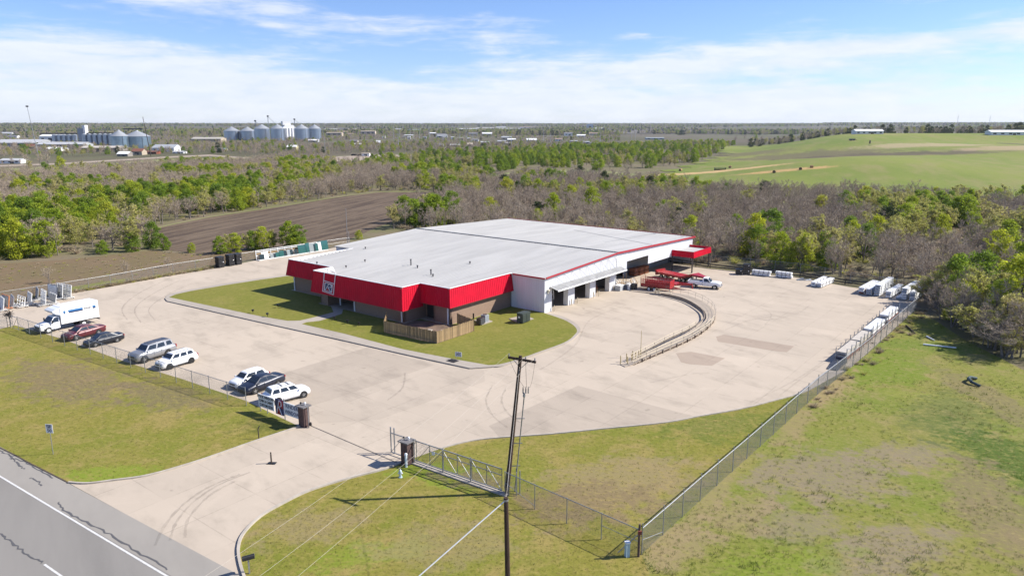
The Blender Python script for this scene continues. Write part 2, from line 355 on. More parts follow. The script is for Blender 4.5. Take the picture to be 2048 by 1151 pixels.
col = g.mix(g.step(n0, 0.35, 0.65), (0.300, 0.305, 0.130), (0.240, 0.270, 0.090)); col = g.mix(g.math('MULTIPLY', g.step(n2, 0.5, 0.72), 0.5), col, (0.27, 0.23, 0.13))
PALE = g.done(col)
g = G_('bare_gravel', 1.0); n2 = g.noise(0.5, 6, 0.75)
GRAVEL = g.done(g.mix(g.step(n2, 0.35, 0.7), (0.46, 0.38, 0.30), (0.36, 0.29, 0.225)))
g = G_('grey_cropland', 1.0); n2 = g.noise(0.01, 6, 0.65, (0.25, 1, 1)); CROP = g.done(g.mix(g.step(n2, 0.35, 0.7), (0.190, 0.165, 0.140), (0.150, 0.145, 0.110)))

WHITE = mat('white_metal_siding', (0.68, 0.70, 0.73), 0.45, 0, 0.04, 0.6, spec=0.4, streak=(1, 1, 0.15))
SIDING2 = mat('bright_metal_siding', (0.66, 0.67, 0.69), 0.45, 0, 0.03, 0.6)
ROOFM = mat('pale_metal_roof', (0.520, 0.510, 0.490), 0.6, 0.0, 0.09, 0.3, streak=(0.25, 1.6, 1), vdetail=7, spec=0.3)
REDM = mat('red_metal_fascia', (0.660, 0.004, 0.030), 0.6, 0, 0.08, 0.8, spec=0.15)
REDTRIM = mat('red_trim', (0.46, 0.022, 0.036), 0.5)
DKTRIM = mat('dark_trim', (0.055, 0.055, 0.06), 0.7)
CAPW = mat('white_parapet_cap', (0.74, 0.74, 0.75), 0.5)
GALV = mat('galvanised_steel', (0.40, 0.41, 0.42), 0.45, 0.55, 0.12, 3.0)
GALVD = mat('dull_galvanised_wire', (0.24, 0.25, 0.25), 0.6, 0.35)
DARK = mat('dark_interior', (0.035, 0.035, 0.038), 0.9)
GLASS = mat('tinted_glass', (0.020, 0.030, 0.046), 0.22, 0, spec=0.5)
BLACK = mat('black_plastic', (0.016, 0.016, 0.018), 0.45, 0, 0.25, 4)
RUBBER = mat('tyre_rubber', (0.018, 0.018, 0.018), 0.85)
RIM = mat('alloy_rim', (0.52, 0.53, 0.54), 0.3, 0.7)
WOOD = mat('weathered_cedar', (0.36, 0.245, 0.125), 0.85, 0, 0.28, 3.0, streak=(3, 3, 0.4))
WOOD2 = mat('raw_timber', (0.50, 0.34, 0.18), 0.8, 0, 0.2, 4)
POLEW = mat('creosote_pole', (0.060, 0.034, 0.022), 0.85, 0, 0.35, 3, streak=(6, 6, 0.5))
PAINTW = mat('white_paint', (0.78, 0.78, 0.77), 0.5, 0, 0.04, 3)
YEL = mat('cream_yellow_pipe', (0.62, 0.50, 0.26), 0.5, 0, 0.15, 2)
CREAM = mat('cream_rail_paint', (0.66, 0.57, 0.41), 0.55, 0, 0.12, 2)
REDP = mat('red_trailer_paint', (0.42, 0.018, 0.022), 0.4, 0, 0.12, 2)
RUST = mat('rusty_red_steel', (0.30, 0.085, 0.040), 0.75, 0, 0.3, 3)
KERBM = mat('kerb_concrete', (0.50, 0.445, 0.375), 0.85, 0, 0.12, 1.2)
# brick: courses too small to pick out at this distance, so they stay in the material
BRICK = bpy.data.materials.new('brown_brick'); BRICK.use_nodes = True; nt = BRICK.node_tree
bt = N(nt, 'ShaderNodeTexBrick'); tcn = N(nt, 'ShaderNodeTexCoord'); mp = N(nt, 'ShaderNodeMapping')
bt.inputs['Color1'].default_value = (0.270, 0.172, 0.112, 1); bt.inputs['Color2'].default_value = (0.210, 0.130, 0.085, 1); bt.inputs['Mortar'].default_value = (0.26, 0.21, 0.17, 1)
bt.inputs['Scale'].default_value = 1; bt.inputs['Mortar Size'].default_value = 0.008; bt.inputs['Brick Width'].default_value = 0.22; bt.inputs['Row Height'].default_value = 0.075
sp = N(nt, 'ShaderNodeSeparateXYZ'); cb = N(nt, 'ShaderNodeCombineXYZ'); nt.links.new(tcn.outputs['Object'], sp.inputs[0])
nt.links.new(M_(nt, 'ADD', sp.outputs[0], sp.outputs[1]), cb.inputs[0]); nt.links.new(sp.outputs[2], cb.inputs[1])
nt.links.new(cb.outputs[0], bt.inputs[0]); nt.links.new(bt.outputs['Color'], nt.nodes['Principled BSDF'].inputs['Base Color']); nt.nodes['Principled BSDF'].inputs['Roughness'].default_value = 0.9

# ------------------------------------------------------------------ ground
def ground_disc():
    bm = MB(); radii = [0.0]
    r = 12.0
    while r < 9100: radii.append(r); r *= 1.055
    na = 300; bm.vert((0, 0, terr(0, 0)))
    for r in radii[1:]:
        for i in range(na):
            t = 2 * math.pi * i / na; x, y = r * math.sin(t), r * math.cos(t); bm.vert((x, y, terr(x, y)))
    for i in range(na): bm.face((0, 1 + (i + 1) % na, 1 + i))
    for a in range(len(radii) - 2):
        for i in range(na):
            j = (i + 1) % na; bm.face((1 + a * na + i, 1 + a * na + j, 1 + (a + 1) * na + j, 1 + (a + 1) * na + i))
    return tag(bm.build('ground', GROUND, None, True), 'brown woodland floor and far farmland reaching the horizon', 'ground', kind='structure')
ground_disc()
def sheet(name, pts, z, m, label, cat='ground'):
    bm = bmesh.new(); vs_ = [bm.verts.new((p[0], p[1], z)) for p in pts]; f = bm.faces.new(vs_)
    f.normal_update()
    if f.normal.z < 0: f.normal_flip()
    bmesh.ops.triangulate(bm, faces=[f])
    me = bpy.data.meshes.new(name); bm.to_mesh(me); bm.free(); me.materials.append(m)
    return tag(link(bpy.data.objects.new(name, me)), label, cat, kind='structure')
def pix(*pp): return [P(x, y) for x, y in pp]
def curve(pts, n=6):
    # Catmull-Rom through points
    out_ = []; q = [pts[0]] + list(pts) + [pts[-1]]
    for i in range(1, len(q) - 2):
        for k in range(n):
            t = k / n; a, b, c, d = q[i - 1], q[i], q[i + 1], q[i + 2]
            out_.append(0.5 * ((2 * b) + (c - a) * t + (2 * a - 5 * b + 4 * c - d) * t * t + (3 * b - a - 3 * c + d) * t ** 3))
    out_.append(pts[-1]); return out_
def offset(pts, d):
    res = []
    for i, p in enumerate(pts):
        a = pts[max(0, i - 1)]; b = pts[min(len(pts) - 1, i + 1)]; t = (b - a); t.z = 0; t.normalize()
        res.append(Vector((p.x - t.y * d, p.y + t.x * d, p.z)))
    return res
def kerb(name, pts, w, h, m, label, z0=0.0):
    a, b = offset(pts, w / 2), offset(pts, -w / 2); bm = MB()
    for i in range(len(pts) - 1):
        q = [b[i], b[i + 1], a[i + 1], a[i]]
        bm.hexa([(p.x, p.y, z0) for p in q], [(p.x, p.y, z0 + h) for p in q])
    return tag(bm.build(name, m), label, 'kerb', kind='structure')

# drive mouth and yard outlines
drive_left = curve(pix((137, 965), (175, 967), (225, 961), (300, 950), (400, 921), (500, 886), (560, 866), (600, 853)), 5)
drive_right = curve(pix((496, 1175), (481, 1130), (477, 1095), (488, 1066), (520, 1034), (560, 1010), (620, 981), (700, 956), (770, 938), (812, 921)), 6)
yard_right = curve(pix((880, 897), (940, 882), (1000, 875), (1100, 868), (1200, 858), (1330, 845), (1400, 832), (1480, 818), (1560, 798), (1606, 785), (1640, 768)), 4)
front_edge = pix((600, 853), (492, 801), (363, 757), (253, 724), (120, 676), (30, 650))
yard = [P(468, 1145)] + [P(500, 1175)] + drive_right[1:] + yard_right + pix((1704, 733), (1830, 620), (1834, 592), (1700, 574), (1590, 554), (1420, 537), (1250, 512), (1000, 480),
        (700, 488), (653, 498), (514, 520), (434, 536), (347, 550), (222, 573), (132, 588), (0, 611), (-260, 655)) + pix((-260, 740), (-60, 672), (30, 650)) + list(reversed(front_edge[:-1]))[0:] + list(reversed(drive_left))[1:]
sheet('concrete_yard', yard, 0.012, CONC, 'pale concrete yard and driveway sweeping around the building')
# grass sheets
sheet('front_lawn', [P(600, 853)] + pix((492, 801), (363, 757), (253, 724), (120, 676), (30, 650), (-60, 672), (-260, 740), (-900, 800), (-900, 860), (0, 894), (60, 926), (120, 955)) + drive_left, 0.006, LAWN, 'dry green lawn between the road and the parked cars')
sheet('front_lawn', drive_right + pix((850, 905)) + yard_right + pix((1634, 790), (1282, 1105)) + [Vector((9, 30, 0)), Vector((14, 8, 0)), Vector((-13, 8, 0)), Vector((-14.5, 30, 0))], 0.006, LAWN, 'patchy lawn around the utility pole')
sheet('rough_meadow', pix((1282, 1105), (1634, 790), (1704, 733), (1830, 620), (1870, 640), (1930, 680), (2048, 740), (2500, 800)) + [Vector((90, 20, 0)), Vector((60, -10, 0)), Vector((14, 8, 0)), Vector((9, 30, 0))], 0.008, MEADOW, 'rough tussocky meadow right of the fence')
# road
def line_pt(a, b, t): return a + (b - a) * t
rA, rB = P(136.7, 965.8), P(468, 1143.5)
rd = (rB - rA).normalized(); rn = Vector((rd.y, -rd.x, 0))
if rn.y > 0: rn = -rn
eA = line_pt(P(0, 894), P(119.6, 955.5), 0)
R0, R1 = rA - rd * 260, rA + rd * 130
sheet('road', [R0, R1, R1 + rn * 16, R0 + rn * 16], 0.010, ASPH, 'grey asphalt road along the front of the lot', 'road')
wl0, wl1 = P(0, 952), P(333, 1151)
wln = (wl1 - wl0).normalized()
dedge = abs((wl0 - rA).dot(rn))
sheet('road', [R0, R1, R1 + rn * (dedge - 0.05), R0 + rn * (dedge - 0.05)], 0.015, ASPH2, 'paler asphalt shoulder of the road', 'road')
MARK = mat('road_paint', (0.72, 0.71, 0.68), 0.7, 0, 0.12, 6)
def strip(name, a, b, w, z, m, label, cat='marking'):
    d = (b - a).normalized(); n = Vector((-d.y, d.x, 0)) * (w / 2)
    return sheet(name, [a - n, b - n, b + n, a + n], z, m, label, cat)
strip('edge_line', wl0 - wln * 230, wl0 + wln * 120, 0.14, 0.020, MARK, 'white edge line painted on the road')
c0, c1 = P(88.9, 1128), P(118, 1151); cdn = wln
for k in range(-7, 3):
    a = c0 + cdn * (k * 12.0)
    strip('lane_dash', a, a + cdn * 3.2, 0.14, 0.020, MARK, 'white dashed lane line on the road')
SEAL = mat('crack_sealant', (0.115, 0.112, 0.112), 0.7)
def wob(name, pts, w, z, m, label, cat='marking', amp=0.10, seed=1, n=7):
    rr = random.Random(seed); c = curve(pts, n); a, b = [], []
    for i, p in enumerate(c):
        t = c[min(i + 1, len(c) - 1)] - c[max(0, i - 1)]; t.normalize(); nn_ = Vector((-t.y, t.x, 0))
        q = p + nn_ * rr.uniform(-amp, amp); ww = w * rr.uniform(0.5, 1.3) / 2
        a.append(q + nn_ * ww); b.append(q - nn_ * ww)
    bm = MB()
    for i in range(len(c) - 1): bm.poly([(b[i].x, b[i].y, z), (b[i + 1].x, b[i + 1].y, z), (a[i + 1].x, a[i + 1].y, z), (a[i].x, a[i].y, z)])
    return tag(bm.build(name, m), label, cat, kind='structure')
for i, pp in enumerate([((116, 1004), (130, 1022), (172, 1044), (220, 1068), (284, 1108), (336, 1138)), ((0, 1066), (26, 1086), (56, 1108), (85, 1125)), ((60, 955), (76, 963), (84, 971)),
                        ((0, 900), (20, 912), (34, 926), (48, 938)), ((20, 916), (44, 921), (70, 936), (105, 956)), ((-60, 1020), (-20, 1050), (0, 1066))]):
    wob('crack_seal', pix(*pp), 0.13, 0.024, SEAL, 'black tar crack seal on the road', seed=i)
# kerbs of the drive and yard
kerb('drive_kerb', [p for p in drive_left], 0.16, 0.13, KERBM, 'low concrete kerb along the left of the drive')
kerb('drive_kerb', drive_right, 0.18, 0.14, KERBM, 'low concrete kerb along the right of the drive')
kerb('yard_kerb', yard_right, 0.16, 0.11, KERBM, 'low concrete kerb along the lawn inside the gate')
kerb('road_verge', curve(pix((-200, 800), (0, 895), (60, 926), (137, 965)), 4), 0.10, 0.05, mat('dark_soil_edge', (0.10, 0.075, 0.05), 1.0), 'dark ragged soil edge between road and grass')
# darker slabs of older concrete, laid as sheets
def slab(pts, z, m, label): return sheet('concrete_slab', pix(*pts), z, m, label)
slab(((563, 747), (735, 694), (870, 729), (704, 785), (650, 803), (606, 816), (600, 800)), 0.017, CONC_OLD, 'darker concrete slab beside the white parked cars')
MIDC = concrete('mid_concrete', (0.572, 0.483, 0.386), (0.525, 0.445, 0.356), (0.420, 0.357, 0.286))
slab(((704, 785), (870, 729), (968, 741), (970, 762), (760, 838), (640, 846), (606, 816), (650, 803)), 0.017, MIDC, 'slightly darker concrete slab inside the gate')
slab(((1156, 771), (1392, 833), (1330, 844.5), (1200, 857.5), (1100, 867.5), (1000, 874.5), (978, 851)), 0.017, CONC_OLD, 'dark triangular concrete slab behind the utility pole')
slab(((1432, 673), (1448, 669), (1588, 692), (1574, 704), (1552, 702), (1436, 683)), 0.017, CONC_PINK, 'long brownish concrete patch right of the ramp')
slab(((1352, 706), (1382, 703), (1450, 716), (1424, 731), (1380, 728), (1362, 724)), 0.017, CONC_PINK, 'square brownish concrete patch below the ramp')
# tyre arcs scuffed on the concrete
def tyremark(name, alpha):
    m = bpy.data.materials.new(name); m.use_nodes = True; nt = m.node_tree; b = nt.nodes['Principled BSDF']
    b.inputs['Base Color'].default_value = (0.17, 0.15, 0.13, 1); b.inputs['Roughness'].default_value = 0.9
    geo = N(nt, 'ShaderNodeNewGeometry'); nz = N(nt, 'ShaderNodeTexNoise'); nz.inputs['Scale'].default_value = 1.1; nz.inputs['Detail'].default_value = 5
    nt.links.new(geo.outputs['Position'], nz.inputs[0])
    nt.links.new(M_(nt, 'MULTIPLY', sstep(nt, nz.outputs[0], 0.15, 0.7), alpha), b.inputs['Alpha']); return m
TYRE = tyremark('tyre_scuff', 0.20); TYRE2 = tyremark('faint_tyre_scuff', 0.12)
arcs = [((310, 1090), (330, 1050), (365, 1010), (415, 975), (480, 948)), ((340, 1080), (352, 1045), (385, 1005), (440, 968), (500, 944)), ((370, 1075), (378, 1035), (420, 990), (470, 962)),
        ((985, 770), (972, 800), (985, 830), (1015, 855)), ((1012, 775), (1003, 800), (1015, 825), (1040, 845)), ((340, 556), (280, 585), (245, 615), (255, 640)), ((360, 560), (305, 588), (270, 617), (282, 645)), ((385, 566), (330, 592), (298, 618), (310, 640)),
        ((810, 745), (805, 775), (775, 800)), ((1480, 600), (1540, 625), (1530, 650)), ((1430, 620), (1520, 640), (1590, 628), (1620, 610)), ((1450, 660), (1500, 640), (1560, 632)), ((1130, 650), (1180, 668), (1230, 662)), ((1410, 735), (1440, 742)), ((1300, 765), (1380, 748), (1420, 745)),
        ((270, 640), (240, 655), (300, 650)), ((420, 640), (330, 660), (290, 655)), ((1250, 610), (1180, 640), (1150, 690), (1080, 740)), ((1560, 790), (1620, 745), (1690, 700)), ((1500, 805), (1590, 760), (1650, 720)), ((640, 985), (720, 950), (790, 915), (850, 885))]
for i, a in enumerate(arcs):
    wob('tyre_mark', pix(*a), 0.22, 0.024, TYRE if i < 9 else TYRE2, 'curved dark tyre scuff on the concrete', amp=0.02, seed=i, n=9)
for i, a in enumerate([((1436, 729), (1470, 736)), ((1398, 748), (1418, 747)), ((1424, 754), (1437, 760)), ((1185, 815), (1200, 818), (1207, 824)), ((1365, 686), (1400, 676)), ((1500, 632), (1534, 640)), ((640, 655), (560, 690), (480, 720)), ((330, 645), (420, 628), (520, 634))]):
    wob('concrete_crack', pix(*a), 0.07, 0.028, TYRE, 'thin dark crack across the concrete', amp=0.05, seed=50 + i)
strip('gate_track', P(617, 849), P(806, 930), 0.10, 0.026, mat('dark_gate_track', (0.14, 0.12, 0.105), 0.9), 'dark gate track groove across the drive')
# raised lawn island in front of the building
KZ = 0.15
arc_top = curve(pix((334, 592), (352, 586), (382, 580), (452, 567.7), (521, 557.5), (570, 551.5), (640, 541)), 4)
arc_r = curve(pix((940, 738), (965, 736.5), (985, 735), (1003, 733.5), (1034, 723.5), (1077, 708), (1133, 687), (1155, 671), (1161, 660), (1153, 649.4), (1133, 637), (1110.6, 630), (1089, 628)), 6)
isl = list(reversed(arc_top)) + [P(330, 598), P(334, 603)] + pix((520, 645), (680, 680.3), (820, 712)) + arc_r
isl_all = isl + [P(1000, 575), P(820, 560), P(640, 541)]
def slab3d(name, pts, z0, z1, m, label):
    bm = bmesh.new(); f = bm.faces.new([bm.verts.new((p.x, p.y, z1)) for p in pts]); f.normal_update()
    if f.normal.z < 0: f.normal_flip()
    ext = bmesh.ops.extrude_face_region(bm, geom=[f]); bmesh.ops.translate(bm, vec=(0, 0, z0 - z1), verts=[e for e in ext['geom'] if isinstance(e, bmesh.types.BMVert)])
    bmesh.ops.recalc_face_normals(bm, faces=bm.faces); bmesh.ops.triangulate(bm, faces=bm.faces)
    me = bpy.data.meshes.new(name); bm.to_mesh(me); bm.free(); me.materials.append(m)
    return tag(link(bpy.data.objects.new(name, me)), label, 'pavement', kind='structure')
slab3d('sidewalk', isl_all, 0.0, KZ, CONC_WALK, 'raised concrete sidewalk and kerb around the building lawn')
def PK(*pp): return [P(x, y, KZ) for x, y in pp]
lawn_edge_r = offset(curve(PK((977, 729.5), (1000, 727.5), (1032, 719), (1075, 704), (1130, 683.5), (1149, 669), (1154, 660), (1147, 650), (1130, 640), (1110, 632.5), (1090, 626)), 6), 0.0)
sheet('lawn', PK((338, 594), (352, 588), (382, 581.5), (452, 569.5), (521, 559), (575, 551.5), (640, 560), (667, 623.8), (620, 636), (600, 640.5), (575, 641), (521, 632), (430, 613)), KZ + 0.006, ISLAND, 'mown lawn at the left front of the brick office')
sheet('lawn', PK((684, 627), (640, 641), (612, 644), (603.5, 647.5), (687.7, 666.5), (806, 697.7), (906, 717)) + lawn_edge_r + PK((1060, 600), (840, 590), (690, 600)), KZ + 0.006, ISLAND, 'mown lawn wrapping the right front of the brick office')
# fields
sheet('ploughed_field', pix((300, 460), (350, 448), (420, 434), (560, 413), (690, 392), (760, 384), (850, 384), (890, 392), (870, 418), (800, 440), (760, 452), (700, 478), (610, 494), (500, 503), (430, 509), (330, 500)), 0.03, SOIL, 'dark ploughed field behind the left trees', 'field')
sheet('weedy_field', pix((-300, 600), (0, 607), (132, 584), (222, 569), (347, 545), (434, 531), (514, 518), (653, 497), (700, 486), (700, 478), (610, 492), (500, 502), (430, 508), (330, 505), (312, 500), (200, 512), (120, 520), (0, 527), (-300, 545)), 0.02, WEEDY, 'brown weedy strip behind the back fence', 'field')
sheet('grass_margin', pix((130, 586), (222, 570.5), (260, 563.5), (260, 556), (210, 563), (130, 576)), 0.035, ISLAND, 'green grass margin along the back fence', 'verge')
sheet('field_margin', pix((294, 461), (299, 458), (350, 446.6), (420, 432.8), (560, 411.9), (690, 391.2), (760, 383.2), (850, 383.2), (850, 384), (760, 384), (690, 392), (560, 413), (420, 434), (350, 448)), 0.034, PALE, 'pale dry grass strip edging the ploughed field', 'verge')
sheet('clearing', pix((960, 352), (1050, 341), (1180, 339), (1290, 350), (1300, 362), (1150, 357), (1050, 354)), 0.03, PALE, 'pale grass clearing among the trees', 'clearing')
sheet('clearing', pix((-200, 345), (0, 338), (160, 330), (330, 318), (500, 314), (520, 319), (330, 331), (160, 345), (0, 356), (-200, 372)), 0.03, PALE, 'green meadow strip between town and woods', 'meadow')
sheet('dirt_lane', pix((-200, 337), (120, 326), (250, 318), (330, 313), (420, 309), (480, 314), (530, 318), (480, 316.5), (420, 312), (330, 316), (250, 321), (120, 329), (-200, 340)), 0.04, GRAVEL, 'pale dirt lane at the edge of the town', 'lane')
sheet('gravel_lot', pix((670, 313), (760, 309), (830, 310), (790, 318), (720, 325), (660, 322)), 0.03, GRAVEL, 'pale bare gravel lot beyond the trees', 'lot')
sheet('dirt_track', pix((1820, 505), (1900, 470), (1960, 455), (1990, 462), (1920, 480), (1850, 515)), 0.03, GRAVEL and mat('bare_brown_earth', (0.26, 0.19, 0.12), 1.0, 0, 0.15, 0.5), 'bare brown earth gap in the right wood', 'clearing')
def pasture():
    bm = MB(); st = 5.0; idx = {}
    poly = [(62, 262), (74, 394), (205, 700), (250, 980), (1100, 980), (1100, 215), (165, 215)]
    def ins(x, y):
        c = False
        for i in range(len(poly)):
            (x1, y1), (x2, y2) = poly[i], poly[i - 1]
            if (y1 > y) != (y2 > y) and x < (x2 - x1) * (y - y1) / (y2 - y1) + x1: c = not c
        return c
    def vv(i, j):
        if (i, j) not in idx:
            x, y = 50 + i * st, 210 + j * st; idx[(i, j)] = bm.vert((x, y, terr(x, y) + 0.25))
        return idx[(i, j)]
    for i in range(206):
        for j in range(156):
            if ins(50 + (i + .5) * st + 6 * math.sin(j * 0.7), 210 + (j + .5) * st): bm.face((vv(i, j), vv(i + 1, j), vv(i + 1, j + 1), vv(i, j + 1)))
    return tag(bm.build('pasture', PASTURE, None, True), 'rolling green pasture hill with brown bare patches', 'pasture', kind='structure')
pasture()
def farfield(name, pts, m, label, dz=1.0):
    bm = MB(); q = [PT(x, y) for x, y in pts]
    n = 14; A, B, C, D = q
    idx = [[bm.vert((lambda p: (p.x, p.y, terr(p.x, p.y) + dz))(lerp(lerp(A, B, i / n), lerp(D, C, i / n), j / n))) for j in range(n + 1)] for i in range(n + 1)]
    for i in range(n):
        for j in range(n): bm.face((idx[i][j], idx[i + 1][j], idx[i + 1][j + 1], idx[i][j + 1]))
    return tag(bm.build(name, m), label, 'field', kind='structure')
farfield('far_field', ((1200, 268), (1480, 268), (1480, 258), (1230, 258)), CROP, 'grey brown bare cropland far beyond the pasture')
farfield('far_field', ((330, 268), (520, 266), (500, 258), (330, 259)), PALE, 'pale grassy slope beyond the grain bins')

# ================================================================== the building
EAVE = 5.35; RIDGE = 6.25
C0 = P(1088.6, 627)
bdir = Vector((0.6153, 0.7883, 0)).normalized(); adir = Vector((-bdir.y, bdir.x, 0))
BRZ = math.atan2(bdir.y, bdir.x)
shop = thing('warehouse_building', 'long white metal warehouse with red mansard fascia on its brick office front', 'building', C0, BRZ)
def UV(p): d = Vector(p) - C0; return d.dot(adir), d.dot(bdir)
UW, VR, VE = 47.0, 20.8, 50.6            # width, ridge position, depth
F_U0, F_U1 = 6.1, 42.2                   # brick office along u
CU0, CU1 = 11.7, 31.0                    # centre bay
VW, VC = -13.7, -17.2
def L(u, v, z): return (v, u, z)
def roofz(v): return EAVE + (RIDGE - EAVE) * v / VR if v <= VR else RIDGE - (RIDGE - EAVE) * (v - VR) / (VE - VR)
def ribbed(bm, p0, p1, q1, q0, sp=0.6, rw=0.06, rh=0.035, th=0.05):
    # standing panel p0-p1 (bottom), q0-q1 (top); ribs stand out along the outward normal
    p0, p1, q0, q1 = map(Vector, (p0, p1, q0, q1)); nrm = (p1 - p0).cross(q0 - p0).normalized()
    bm.hexa([p - nrm * th for p in (p0, p1, q1, q0)], [p0, p1, q1, q0])
    w = (p1 - p0).length; k = max(1, int(w / sp)); e = rw / w / 2
    for i in range(k + 1):
        t = min(1 - e, max(e, i / k))
        a, b = lerp(p0, p1, t - e), lerp(p0, p1, t + e); c, d = lerp(q0, q1, t + e), lerp(q0, q1, t - e)
        o = nrm * rh; bm.hexa([a, b, c, d], [a + o, b + o, c + o, d + o])
# fascia faces: plan corners at the top, flared bottom
FT = EAVE; FBW, FBC = 2.75, 2.15; FL = 0.42
def fascia(name, a, b, zb, fa, fb, flare=FL):
    # a, b plan points (u, v) of the top edge; fa, fb how far the bottom ends run on sideways
    A, B = Vector((a[1], a[0], 0)), Vector((b[1], b[0], 0)); t = (B - A).normalized(); n = Vector((t.y, -t.x, 0))
    p0 = A + n * flare - t * fa; p1 = B + n * flare + t * fb
    bm = MB(); ribbed(bm, (p0.x, p0.y, zb), (p1.x, p1.y, zb), (B.x, B.y, FT), (A.x, A.y, FT), 0.42, 0.05, 0.035)
    f = bm.build(name, REDM, shop)
    cb = MB(); cb.beam((A.x, A.y, FT + 0.03), (B.x, B.y, FT + 0.03), 0.16, 0.08); cb.build('parapet_cap', CAPW, f)
    bt_ = MB(); bt_.beam((p0.x, p0.y, zb - 0.03), (p1.x, p1.y, zb - 0.03), 0.1, 0.07); bt_.build('drip_edge', REDTRIM, f)
    ib = MB(); k = int((B - A).length / 0.8)
    inn = -n * 0.45
    for i in range(k + 1):
        q = lerp(A, B, i / max(1, k)); ib.beam((q.x - n.x * .08, q.y - n.y * .08, FT - 0.05), (q.x + inn.x, q.y + inn.y, roofz(q.x) - 0.02), 0.06)
    tag(ib.build('parapet_struts', GALV, f), kind='stuff')
    lb = MB(); z0_ = roofz(min(A.x, B.x)); lb.poly([(A.x - n.x * .07, A.y - n.y * .07, FT - .01), (B.x - n.x * .07, B.y - n.y * .07, FT - .01), (B.x - n.x * .07, B.y - n.y * .07, roofz(B.x) - .3), (A.x - n.x * .07, A.y - n.y * .07, roofz(A.x) - .3)]); lb.build('parapet_lining', CAPW, f)
    return f
# order (a -> b) keeps the outward normal pointing away from the office
fascia('fascia', (F_U1, VW), (CU1, VW), FBW, 0.42, 0)
fascia('fascia', (CU1, VW + 0.05), (CU1, VC), FBC, 0, 0.42)
fascia('fascia', (CU1, VC), (CU0, VC), FBC, 0.42, 0.42)
fascia('fascia', (CU0, VC), (CU0, VW + 0.05), FBC, 0.42, 0)
fascia('fascia', (CU0, VW), (F_U0, VW), FBW, 0, 0.42)
fascia('fascia', (F_U0, VW), (F_U0, -0.06), FBW, 0.42, 0)
fascia('fascia', (F_U1, -0.06), (F_U1, VW), FBW, 0, 0.42)
# soffits under the fascia
bm = MB()
bm.box(L((F_U0 + F_U1) / 2, VW / 2, FBW + 0.06), (abs(VW) - 0.1, F_U1 - F_U0 + 0.5, 0.08))
bm.box(L((CU0 + CU1) / 2, (VC + VW) / 2 - 0.2, FBC + 0.06), (VW - VC + 0.35, CU1 - CU0 + 0.5, 0.08))
bm.build('soffit', mat('tan_soffit', (0.32, 0.24, 0.18), 0.8), shop)
# brick walls: panels between corners, entrance recess and side door recess left open
def wallseg(bm, a, b, z0, z1, th=0.3):
    A, B = Vector((a[1], a[0], 0)), Vector((b[1], b[0], 0)); t = (B - A).normalized(); n = Vector((t.y, -t.x, 0))
    q = [A, B, B - n * th, A - n * th]; bm.hexa([(p.x, p.y, z0) for p in q], [(p.x, p.y, z1) for p in q])
BU0, BU1, BVW, BVC = F_U0 + 0.25, F_U1 - 0.5, VW + 0.35, VC + 0.75
eu0, eu1 = UV(P(690, 628))[0], UV(P(641, 616))[0]
bw = MB()
wallseg(bw, (BU1, BVW), (CU1 - 0.4, BVW), 0, FBW + .02)
wallseg(bw, (CU1 - 0.4, BVW), (CU1 - 0.4, BVC), 0, FBC)
wallseg(bw, (CU1 - 0.4, BVC), (eu1, BVC), 0, FBC); wallseg(bw, (eu0, BVC), (CU0 + 0.5, BVC), 0, FBC)
wallseg(bw, (eu1, BVC), (eu1, BVC + 4.2), 0, FBC); wallseg(bw, (eu0, BVC + 4.2), (eu0, BVC), 0, FBC)
wallseg(bw, (eu1 + .3, BVC + 4.2), (eu0 - .3, BVC + 4.2), 0, FBC)
wallseg(bw, (CU0 + 0.5, BVC), (CU0 + 0.5, BVW + 1.2), 0, FBC)
wallseg(bw, (CU0 + 0.5, BVW + 1.2), (CU0 - 2.2, BVW + 1.2), 0, FBW); wallseg(bw, (CU0 - 2.2, BVW + 1.2), (CU0 - 2.2, BVW), 0, FBW)
wallseg(bw, (CU0 - 2.2, BVW), (BU0, BVW), 0, FBW + .02)
wallseg(bw, (BU0, BVW), (BU0, 0), 0, FBW + .02); wallseg(bw, (BU1, 0), (BU1, BVW), 0, FBW + .02)
bw.build('brick_wall', BRICK, shop)
sl = MB(); sl.box(L((F_U0 + F_U1) / 2, VW / 2, 0.09), (abs(VW), F_U1 - F_U0 - .4, 0.16)); sl.box(L((CU0 + CU1) / 2, (VC + VW) / 2 + 0.2, 0.09), (VW - VC - .4, CU1 - CU0 - .4, 0.162))
sl.build('foundation', CONC_OLD, shop)
dg = MB(); dg.box(L((eu0 + eu1) / 2, BVC + 4.1, 1.2), (0.08, 1.9, 2.1)); fr = dg.build('entrance_door', GLASS, shop)
df = MB()
for uu in (-0.98, 0, 0.98): df.box(L((eu0 + eu1) / 2 + uu, BVC + 4.0, 1.2), (0.1, 0.07, 2.16))
df.build('door_frame', GALV, fr)
dg = MB(); dg.box(L(CU0 - 0.85, BVW + 1.12, 1.15), (0.06, 2.0, 2.2)); dg.build('side_door', DARK, shop)
# downpipes
for (u, v, zt) in ((BU1 - 0.35, BVW - 0.1, FBW), (eu0 - 0.25, BVC - 0.1, FBC), (CU0 + 0.9, BVC - 0.1, FBC), (BU0 + 0.35, BVW - 0.1, FBW), (eu1 - 1.4, BVC + 1.0, FBC)):
    b = MB(); b.box(L(u, v, zt / 2), (0.13, 0.17, zt)); b.build('downpipe', PAINTW, shop)
b = MB(); b.box(L(eu1 + 0.1, BVC - 0.1, FBC / 2), (0.5, 0.5, FBC)); b.build('brick_pillar', BRICK, shop)
